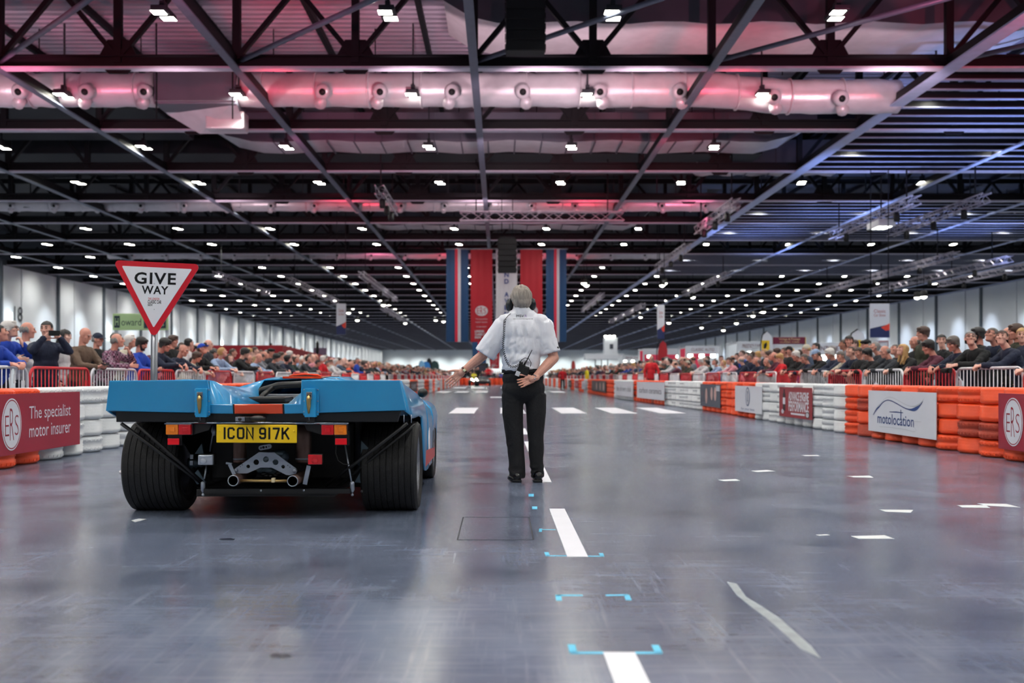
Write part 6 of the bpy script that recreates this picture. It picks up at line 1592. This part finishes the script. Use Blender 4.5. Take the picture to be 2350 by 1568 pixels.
def printed(s, xc, yc, w_, h_, mat, **k):
    me = fit_text(s, w_ / FPX * SD, h_ / FPX * SD, **k); c = S(xc, yc); me.materials.clear(); me.materials.append(mat)
    bm = bmesh.new(); bm.from_mesh(me); bm.to_mesh(me); bm.free()
    for v in me.vertices:
        x, z = c.x + v.co.x, c.z + v.co.y; hit = bvh.ray_cast(Vector((x, SD - 1, z)), Vector((0, 1, 0)))
        v.co = Vector((x, (hit[0].y if hit[0] is not None else SD - .13) - .0022, z))
    link('lettering', me, shirt)
printed('MSV', 1193.5, 726.5, 17, 5.6, INK, bold=.0, spacing=1.05); printed('R', 1206.5, 726.5, 5.5, 5.6, pm('lilac_ink', (170, 150, 190), .5), bold=.02); printed('www.msvracing.co.uk', 1200, 733.5, 45, 3.2, INK)
printed('e', 1280, 798, 5, 5, INK, bold=.05)
b = MB(); b.tube([S(1197, 707.5, -.08) + Vector((.0, 0, 0))] * 2, .001)
# trousers
tr = MB(); tr.ell(S(1200, 868), (.185, .138, .125), None, 20, 12); tr.ell(S(1201, 892), (.192, .142, .13), None, 20, 12)
for pts, rr_ in (((S(1176.5, 905), S(1176.5, 950), S(1180.5, 1000), S(1185, 1050), S(1187, 1098, -.01)), (.098, .092, .079, .070, .073)), ((S(1229, 905), S(1230.5, 950), S(1229.5, 1000), S(1230.5, 1050), S(1234, 1095, .0)), (.095, .087, .073, .064, .054))):
    tr.tube(pts, .08, 20, rr=rr_)
tm_ = remeshed(tr, 'trousers', TRO, .008, 3); wrinkle(tm_, .005, (9, 9, 7), 1.2, lambda p_: .4 + 1.0 * max(0, (.45 - p_[2]) / .45)); link('trousers', tm_, st_)
b = MB(); b.lathe([(.168, -.018), (.171, -.014), (.171, .014), (.168, .018)], (0, 0, 0), 'Z', 40); bo = b.build('belt', TRO, st_); bo.location = S(1199, 851.5); bo.scale = (1.08, .80, 1)
for (x, y, xr_) in ((1186, 1110, 0), (1234, 1105.5, 0)):
    c = S(x, y); q = MB(); q.ell((c.x, SD + .07, .045), (.050, .15, .045), None, 18, 10); q.ell((c.x, SD - .03, .055), (.046, .065, .052), None, 16, 10); q.bbox((c.x, SD - .045, .014), (.078, .085, .028), .008); q.bbox((c.x, SD + .10, .010), (.088, .22, .016), .006)
    if x < 1200: q.ell((c.x - .035, SD + .02, .035), (.05, .10, .034), None, 16, 8)
    link('shoe', q.mesh('shoe', SHO), st_)
# hair: a full combed cap, ruffled
hm_ = MB(); hm_.ell(hc + HRm @ Vector((0, -.026, .035)), (.092, .108, .104), HRm, 24, 16); hm_.ell(hc + HRm @ Vector((0, -.062, -.012)), (.080, .068, .072), HRm, 20, 12); hm_.ell(hc + HRm @ Vector((0, -.06, -.055)), (.062, .048, .034), HRm, 16, 10); hm_.ell(hc + HRm @ Vector((0, .05, .088)), (.06, .05, .03), HRm)
hme = remeshed(hm_, 'hair', HAIRM, .005, 2)
n = len(hme.vertices); co = np.empty(n * 3); hme.vertices.foreach_get('co', co); co = co.reshape(-1, 3); no = np.empty(n * 3); hme.vertex_normals.foreach_get('vector', no); no = no.reshape(-1, 3)
for i in range(n):
    p_ = Vector(co[i]) - hc; az = math.atan2(p_.x, -p_.y)
    co[i] += no[i] * (.0090 * mnoise.noise(Vector((az * 6 + p_.z * 9, p_.z * 12, 1))) + .0055 * mnoise.noise(Vector((az * 22 + p_.z * 12, p_.z * 10, 5))))
hme.vertices.foreach_set('co', co.reshape(-1)); hme.update(); link('hair', hme, st_)
# headset with coiled lead (worn, an object of its own)
hs = thing('headset', 'black ear-defender headset with a coiled lead, worn by the steward', 'headset', (hc.x, hc.y, hc.z))
hl = lambda p_: Vector(p_) - hc
for s, (xx, yy) in ((-1, (1169, 700)), (1, (1221.5, 698))):
    c = hl(S(xx, yy, .035)); rot = roty(s * -8)
    q = MB(); q.ell(c, (.030, .042, .058), rot, 18, 12); q.ell(c + Vector((s * .006, -.004, .0)), (.028, .036, .050), rot, 16, 10); e = q.build('ear_cup', pm('cup_black', (20, 26, 32), .28, 0, .1, 10), hs)
    MB().ell(c + Vector((-s * .020, 0, 0)), (.018, .038, .052), rot, 16, 10).build('ear_cushion', SPK, e); MB().bbox(c + Vector((s * .018, -.006, .03)), (.012, .03, .03), .004).build('cup_label', pm('cup_grey', (120, 128, 136), .4), e)
P = [Vector((.094 * math.cos(R(a)), .075 + .02 * math.sin(R(a)), -.005 + .115 * math.sin(R(a)))) for a in range(0, 181, 12)]; MB().tube(P, .008, 8).build('head_band', SPK, hs)
MB().tube([hl(S(1171, 712, .0)), hl(S(1173.5, 718, -.02)), hl(S(1172, 720, -.03))], .005, 8).build('lead_plug', SPK, hs)
path = [S(1172, 720, -.05), S(1164, 727, -.075), S(1158.5, 737, -.105), S(1157.5, 750, -.135), S(1156.5, 770, -.148), S(1154.5, 790, -.150), S(1156, 806, -.152), S(1160, 822, -.155), S(1165, 834, -.160), S(1172, 841, -.165), S(1182, 841.5, -.170), S(1190, 838, -.170), S(1196, 834, -.170)]
def bez(P, n):
    out = []
    for i in range(len(P) - 1):
        p0, p1, p2, p3 = P[max(i - 1, 0)], P[i], P[i + 1], P[min(i + 2, len(P) - 1)]
        for k in range(n):
            t = k / n; out.append(.5 * ((2 * p1) + (p2 - p0) * t + (2 * p0 - 5 * p1 + 4 * p2 - p3) * t * t + (3 * p1 - p0 - 3 * p2 + p3) * t ** 3))
    return out + [P[-1]]
cen = bez(path, 60); L = 0; hel = []
for i, p_ in enumerate(cen):
    if i: L += (p_ - cen[i - 1]).length
    t = (cen[min(i + 1, len(cen) - 1)] - cen[max(i - 1, 0)]).normalized(); x_ = t.cross(Vector((0, 1, 0))).normalized(); y_ = t.cross(x_)
    a = 2 * math.pi * L / .0175; r_ = .0088 * min(1, max(0, (L - .07) / .02)); hel.append(hl(p_ + (x_ * math.cos(a) + y_ * math.sin(a)) * r_))
MB().tube(hel, .0026, 5).build('coiled_lead', SPK, hs)
# two-way radio on the belt
ra = thing('two_way_radio', 'black two-way radio with thin aerial clipped at the back of the steward\'s belt', 'radio', S(1194, 846, -.165))
RR = roty(22) @ rotx(6); rl = lambda x, y, z: RR @ Vector((x, y, z))
MB().bbox((0, 0, -.015), (.058, .038, .115), .008, rot=RR).build('body', SPK, ra)
q = MB(); q.tube([rl(.020, 0, .04), rl(.022, 0, .065), rl(.026, 0, .085)], .007, 8, rr=[.009, .008, .005]); q.tube([rl(.026, 0, .08), rl(.034, 0, .19)], .0042, 8, rr=[.005, .003]); q.build('aerial', SPK, ra)
for x in (-.018, .0): MB().lathe([(.007, 0), (.008, .012), (.006, .018)], tuple(rl(x, 0, .042)), 'Z', 12).build('knob', SPK, ra)
MB().bbox(rl(-.004, -.021, -.048), (.038, .004, .042), .002, rot=RR).build('paper_label', PAPER, ra); MB().bbox((.045, .0, -.02), (.06, .045, .08), .012, rot=roty(14)).build('belt_pouch', SATIN, ra)
MB().tube([S(1193, 834, -.17) - S(1194, 846, -.165), S(1197, 826, -.165) - S(1194, 846, -.165), S(1205, 821.5, -.16) - S(1194, 846, -.165), S(1214, 824, -.16) - S(1194, 846, -.165), S(1219, 833, -.16) - S(1194, 846, -.165), S(1217, 842, -.155) - S(1194, 846, -.165)], .003, 6).build('cable_loop', SPK, ra)
# watch and bracelet
wd = (LW - LE).normalized(); wc = LE.lerp(LW, .95)
def ring(name, mat, c, d, r_, w_, parent):
    u = d.orthogonal().normalized(); v = d.cross(u); n = 28; V = []; F = []
    for k in range(n):
        a = 2 * math.pi * k / n; e = u * math.cos(a) + v * math.sin(a)
        for rr2, dz in ((r_, -w_ / 2), (r_ + .003, -w_ / 2), (r_ + .003, w_ / 2), (r_, w_ / 2)): V.append(c + e * rr2 + d * dz)
    for k in range(n):
        for j in range(4): F.append((k * 4 + j, k * 4 + (j + 1) % 4, ((k + 1) % n) * 4 + (j + 1) % 4, ((k + 1) % n) * 4 + j))
    return MB().add(V, F, 0, True).build(name, mat, parent)
wt = thing('wristwatch', 'gold watch on a brown strap on the steward\'s outstretched left wrist', 'watch', wc); ring('strap', pm('strap_brown', (86, 34, 30), .5), Vector((0, 0, 0)), wd, .0325, .02, wt)
n_ = Vector((.25, -.94, .2)); n_ = (n_ - wd * n_.dot(wd)).normalized(); Mw = Matrix((wd, n_.cross(wd), n_)).transposed(); MB().bbox(n_ * .036, (.026, .030, .008), .003, rot=Mw).build('watch_case', pm('watch_gold', (232, 206, 140), .25, .8), wt); MB().bbox(n_ * .0408, (.019, .023, .002), .001, rot=Mw).build('dial', pm('dial_cream', (244, 236, 206), .3), wt)
bd = (RW - RE).normalized(); bc = RE.lerp(RW, .985); br = thing('bracelet', 'thin silver bracelet on the steward\'s right wrist behind the back', 'bracelet', bc); ring('band', CHR, Vector((0, 0, 0)), bd, .031, .008, br)
MB().ell((0, -.036, -.01), (.006, .006, .009)).build('clasp', CHR, br)
# ---------------------------------------------------------------- stands and flags beyond the crowd
REDW = pm('stand_red', (160, 16, 34), .6, 0, .06, .8); PINKW = pm('stall_pink_red', (214, 46, 84), .6, 0, .08, .8); STW = pm('stall_white', (222, 228, 236), .5, 0, .04, 1)
MAROON = pm('fascia_maroon', (110, 26, 56), .5, 0, .06, 2); GREEN = pm('sign_green', (172, 204, 148), .5, 0, .05, 2); GOLD = pm('fascia_gold', (226, 196, 150), .5); YEL = pm('badge_yellow', (232, 196, 30), .5)
r = thing('grandstand', 'red-walled grandstand block behind the left spectators', 'stand', (-15.2, 0, 0))
y0, y1 = px(657, 0, 71.5).y, 112.0
b = MB(); V = [(0, y0, 0), (0, y1, 0), (0, y1, 2.35), (0, y0, 3.16), (-7, y0, 0), (-7, y1, 0), (-7, y1, 2.35), (-7, y0, 3.16)]
b.add(V, [(0, 1, 2, 3), (5, 4, 7, 6), (4, 0, 3, 7), (1, 5, 6, 2), (4, 5, 1, 0)]); b.build('side_wall', REDW, r)
b = MB()
for k in range(5): b.box((-.9 - 1.2 * k, (y0 + y1) / 2, .5 + .25 * k), (1.15, y1 - y0 - .4, .2))
b.build('seat_tier', STEEL, r)
for k in range(16):
    yy = 75 + 2.3 * k; zt = 3.16 - (yy - y0) / (y1 - y0) * .81
    small(-16.2 - rp.uniform(0, 1.2), yy, R(-90), '', None, 'stand', 'tiny spectator on the red grandstand, %s from its near end' % ORD[k], z=zt - 1.38)
for (xx, yy, lab) in ((-15.0, 84, 'thin dark flagpole post in front of the red grandstand'),):
    q = thing('post', lab, 'post', (xx, yy, 0)); MB().tube([(0, 0, 0), (0, 0, 3.9)], .06, 8).build('pole', STEEL, q); MB().lathe([(.09, 2.9), (.13, 3.0), (.13, 3.7), (.05, 3.85)], n=10).build('sleeve', BLACKM, q)
q = thing('banner_stand', 'tall purple-grey banner stand behind the red grandstand', 'banner', (-22, 125, 0)); MB().bbox((0, 0, 2.3), (1.6, .12, 4.4), .03).build('panel', pm('banner_plum', (96, 76, 96), .6), q); MB().box((0, 0, .05), (1.7, .6, .1)).build('base', STEEL, q)
# the green sign on the left wall side
def sign_board(name, label, x0, y0_, x1, y1_, d, mat, cat='sign', posts=True, yaw=0.0):
    a, c = px(x0, y0_, d), px(x1, y1_, d); w_, h = c.x - a.x, a.z - c.z
    r = thing(name, label, cat, ((a.x + c.x) / 2, d, (a.z + c.z) / 2)); MB().bbox((0, 0, 0), (w_, .12, h), .02).build('panel', mat, r)
    if posts:
        for s in (-1, 1): MB().box((s * w_ * .46, .1, -(a.z + c.z) / 4 - h / 4), (.1, .1, (a.z + c.z) / 2 - h / 2 + h)).build('post', STW, r)
    return r, w_, h
g, w_, h = sign_board('stall_sign', 'pale green stall sign with dark letter blocks behind the GIVE WAY sign', 260, 720, 386, 758, 34, GREEN)
DK = pm('letter_block', (34, 52, 66), .5)
MB().box((-w_ * .42, -.065, .0), (w_ * .10, .02, h * .72)).build('letter_block', DK, g); put_text('lettering', 'H', w_ * .06, h * .45, GREEN, g, (-w_ * .42, -.08, 0), FR, bold=.01)
put_text('lettering', 'oward', w_ * .36, h * .42, DK, g, (-w_ * .16, -.065, -.01), FR); MB().box((w_ * .27, -.065, .0), (w_ * .40, .02, h * .78)).build('letter_block', DK, g); put_text('lettering', 'King', w_ * .32, h * .46, GREEN, g, (w_ * .28, -.08, -.02), FR)
# maroon stall sign on the right
g, w_, h = sign_board('stall_sign', 'maroon stall sign with cream lettering over the right spectators', 1774, 774, 1848, 790, 46, MAROON)
put_text('lettering', 'Vintage & Prestige', w_ * .66, h * .42, GOLD, g, (0, -.07, h * .17), FR); put_text('lettering', 'CLASSIC CARS', w_ * .60, h * .22, GOLD, g, (0, -.07, -h * .22), FR); MB().box((w_ * .495, -.065, 0), (w_ * .015, .02, h)).build('edge_strip', YEL, g)
def stall(label, x0, x1, ytop, d, wallmat, fascia, txt, depth=4.0, h_f=.55):
    a, c = px(x0, ytop, d), px(x1, ytop, d); w_ = c.x - a.x; H = a.z
    r = thing('show_stall', label, 'stall', ((a.x + c.x) / 2, d, 0))
    MB().box((0, depth, H / 2), (w_, .1, H)).build('back_panel', wallmat, r)
    for s in (-1, 1): MB().box((s * w_ / 2, 0, H / 2), (.14, .14, H)).build('upright', STW, r); MB().box((s * w_ / 2, depth, H / 2), (.14, .14, H)).build('upright', STW, r)
    f = MB().box((0, 0, H - h_f / 2), (w_, .12, h_f)).build('fascia', fascia, r)
    if txt: put_text('lettering', txt, w_ * .7, h_f * .4, MAROON if fascia is STW else STW, f, (0, -.07, H - h_f / 2), FR)
    for s in (-1, 1): MB().bar((s * w_ / 2, 0, H - .1), (s * w_ / 2, depth, H - .1), .12).build('rail', STW, r)
    for k in range(3):
        q = MB().lathe([(.12, 0), (.2, .05), (.18, .25)], (w_ * (-.35 + .35 * k), .35, H - h_f - .3), 'Z', 12).build('spot_lamp', LEDP, r)
    return r
stall('pinkish red show stall behind the far right spectators', 1575, 1650, 794, 74, PINKW, STW, 'CLASSIC AUTO', 3)
stall('narrow pinkish red show stall left of the bigger red one', 1477, 1572, 800, 92, PINKW, STW, None, 3)
stall('white show stall with maroon fascia lettering right of the red stall', 1694, 1756, 784, 62, STW, STW, 'PRESTIGE CARS', 3)
stall('bright white show stall under the maroon sign', 1770, 1862, 790, 56, STW, STW, None, 4)
stall('white show stall behind the man with the flat cap', 1860, 1935, 787, 50, STW, STW, 'VINTAGE', 4)
stall('pale far stall left of the narrow red stall', 1428, 1478, 816, 130, STW, STW, 'SHOW', 3)
# white gantry stand far down the lane
r = thing('gantry_stand', 'white box-topped gantry stand far away right of the steward', 'stand', px(1385, 866, 150)); r.location.z = 0
MB().bbox((0, 0, 3.9), (5.6, 3, .8), .05).build('deck', STW, r); MB().bbox((1.0, 0, 5.5), (1.9, 2, 2.4), .05).build('upper_box', STW, r)
MB().box((1.05, -1.03, 5.4), (.5, .04, .7)).build('picture_panel', SLATE, r)
for x in (-1.2, -.3, .6): MB().tube([(x, 0, 0), (x, 0, 3.6)], .07, 8).build('leg', STEEL, r)
for x in (.2, .8, 1.4): MB().lathe([(.1, 0), (.22, .1), (.2, .3)], (x, -1.1, 6.7), 'Z', 10).build('lamp', LEDP, r)
# feather flags
def feather(label, x, ytop, d, w_, col, tilt=.0, badge=False):
    t = px(x, ytop, d); H = t.z; r = thing('feather_flag', label, 'flag', (t.x, d, 0), 0, 'feather flags')
    MB().tube([(-w_ / 2, 0, 0), (-w_ / 2, 0, H * .8), (-w_ * .35, 0, H * .95), (0, 0, H + .02)], .025, 8).build('pole', STEEL, r)
    P = [(-w_ / 2, H * .12), (w_ * .25, H * .16), (w_ / 2, H * .45), (w_ / 2, H * .8), (w_ * .35, H * .94), (0, H), (-w_ * .3, H * .95), (-w_ / 2, H * .8)]
    MB().prism([(a + tilt * z, z) for a, z in P], -.01, .01).build('sail', col, r)
    MB().box((-w_ / 2, 0, .03), (.5, .5, .06)).build('foot', STEEL, r)
    if badge:
        MB().prism([(-.26, H * .70), (.12, H * .70), (.12, H * .86), (-.26, H * .86)], -.02, -.012).build('badge', YEL, r)
        MB().prism([(-.16, H * .73), (-.06, H * .74), (.0, H * .79), (-.02, H * .84), (-.08, H * .82), (-.16, H * .80)], -.03, -.021).build('badge_mark', BLACKM, r)
feather('white feather flag with a yellow badge left of the maroon sign', 1760, 761, 50, .62, STW, 0, True)
feather('white feather flag with a yellow badge above the person with the bun', 1968, 757, 36, .62, STW, 0, True)
feather('pale blue feather flag far left beyond the car', 968, 828, 148, .9, pm('flag_pale_blue', (120, 176, 214), .6)); feather('blue feather flag far left, middle of three', 978, 830, 151, 1.2, pm('flag_blue', (40, 122, 196), .6)); feather('black narrow feather flag far left', 985, 822, 153, .8, BLACKM); feather('dark green feather flag far left, nearest the steward\'s hand', 998, 828, 156, 1.3, pm('flag_green', (20, 56, 56), .6))
feather('thin red feather flag far right of the steward', 1316, 828, 150, .6, pm('flag_red', (170, 60, 56), .6))
feather('tall red feather flag with pale lettering beside the pink stall', 1518, 782, 60, .55, pm('flag_bright_red', (196, 40, 50), .6), .03)
# hanging poster panels
ORG = pm('poster_orange', (230, 70, 50), .5); PNAVY = pm('poster_navy', (34, 48, 96), .5)
def poster(label, x0, x1, y0_, y1_, d):
    a, c = px(x0, y0_, d), px(x1, y1_, d); w_, h = c.x - a.x, a.z - c.z
    r = thing('hanging_poster', label, 'poster', ((a.x + c.x) / 2, d, a.z), 0, 'hanging posters')
    MB().bbox((0, 0, -h / 2), (w_, .05, h), .01).build('panel', STW, r)
    MB().add([(-w_ / 2, -.03, -h * .74), (-w_ / 2, -.03, -h), (w_ / 2, -.03, -h), (w_ / 2, -.03, -h * .60)], [(0, 1, 2, 3)]).build('navy_print', PNAVY, r)
    MB().add([(w_ * .05, -.035, -h * .70), (w_ * .30, -.035, -h * .80), (w_ / 2, -.035, -h * .78), (w_ / 2, -.035, -h * .58)], [(0, 1, 2, 3)]).build('orange_print', ORG, r)
    put_text('lettering', 'Classic', w_ * .6, h * .10, CRIM, r, (0, -.03, -h * .22), FR); put_text('lettering', 'Car Show', w_ * .6, h * .08, CRIM, r, (0, -.03, -h * .34), FR)
    for s in (-1, 1): MB().tube([(s * w_ * .45, 0, 0), (s * w_ * .45, 0, 12.6 - a.z)], .02, 5).build('wire', STEEL, r)
poster('white hanging poster with navy and orange foot, left side beyond the spectators', 772, 794, 697, 768, 58)
poster('narrow white hanging poster with navy and orange foot, right of the banners', 1508, 1525, 700, 778, 66)
poster('large white hanging poster with navy and orange foot near the right wall', 1996, 2041, 697, 775, 44)
q, w_, h = sign_board('notice_board', 'white notice board with a thin red outline under the right poster', 2012, 780, 2040, 800, 44, STW)
MB().tube([(-w_ * .36, -.07, -h * .3), (w_ * .36, -.07, -h * .3), (w_ * .36, -.07, h * .3), (-w_ * .36, -.07, h * .3)], .015, 4, closed=True).build('outline', CRIM, q)
# sports car and motorcycle far down the lane
r = thing('sports_car', 'low dark sports car with lit headlight facing us, far down the lane', 'car', (px(1108, 0, 108).x, 108, 0))
b = MB(); b.ell((0, 1.6, .5), (.85, 2.1, .32), None, 18, 10); b.bbox((0, 1.4, .42), (1.62, 3.8, .34), .12); b.build('body', pm('far_car_dark', (30, 32, 36), .3), r)
MB().ell((0, 2.0, .78), (.6, 1.0, .26), None, 14, 8).build('cabin', pm('far_glass', (50, 60, 70), .15), r)
for s in (-1, 1):
    MB().lathe([(.28, -.1), (.32, -.08), (.32, .08), (.28, .1)], (s * .72, .5, .32), 'X', 16).build('wheel', SPK, r); MB().lathe([(.28, -.1), (.32, -.08), (.32, .08), (.28, .1)], (s * .72, 2.8, .32), 'X', 16).build('wheel', SPK, r)
    MB().ell((s * .55, -.42, .55), (.11, .06, .09)).build('headlight', LEDP if s < 0 else STW, r)
r = thing('quad_bike', 'dark quad bike with three lamps and a rider in green, far down the lane', 'bike', (px(1087, 0, 112).x, 112, 0))
b = MB(); b.bbox((0, .6, .55), (.7, 1.5, .35), .08); b.bar((-.45, 0, .95), (.45, 0, .95), .06); b.build('body', BLACKM, r)
for s in (-1, 1):
    MB().lathe([(.2, -.12), (.3, -.1), (.3, .1), (.2, .12)], (s * .45, 0, .3), 'X', 14).build('wheel', SPK, r); MB().lathe([(.2, -.12), (.3, -.1), (.3, .1), (.2, .12)], (s * .45, 1.2, .3), 'X', 14).build('wheel', SPK, r)
for x, z in ((-.2, .7), (.28, .72), (.0, .58)): MB().ell((x, -.2, z), (.11, .05, .11)).build('lamp', LEDP, r)
small(px(1087, 0, 112).x, 112.6, R(180), '', 'yellow', 'lean', 'rider in yellow-green on the far quad bike', z=.0)
r = thing('exhibit_vehicle', 'tall dark exhibit vehicle parked across the far end of the lane', 'vehicle', (px(1098, 0, 135).x, 138, 0))
MB().bbox((0, 0, 1.6), (2.6, 4, 2.4), .15).build('body', BLACKM, r); MB().box((0, -2.02, 2.1), (2.0, .05, .8)).build('windscreen', pm('far_glass', (50, 60, 70), .15), r)
for s in (-1, 1): MB().lathe([(.3, -.15), (.45, -.12), (.45, .12), (.3, .15)], (s * 1.1, -1.4, .45), 'X', 14).build('wheel', SPK, r)
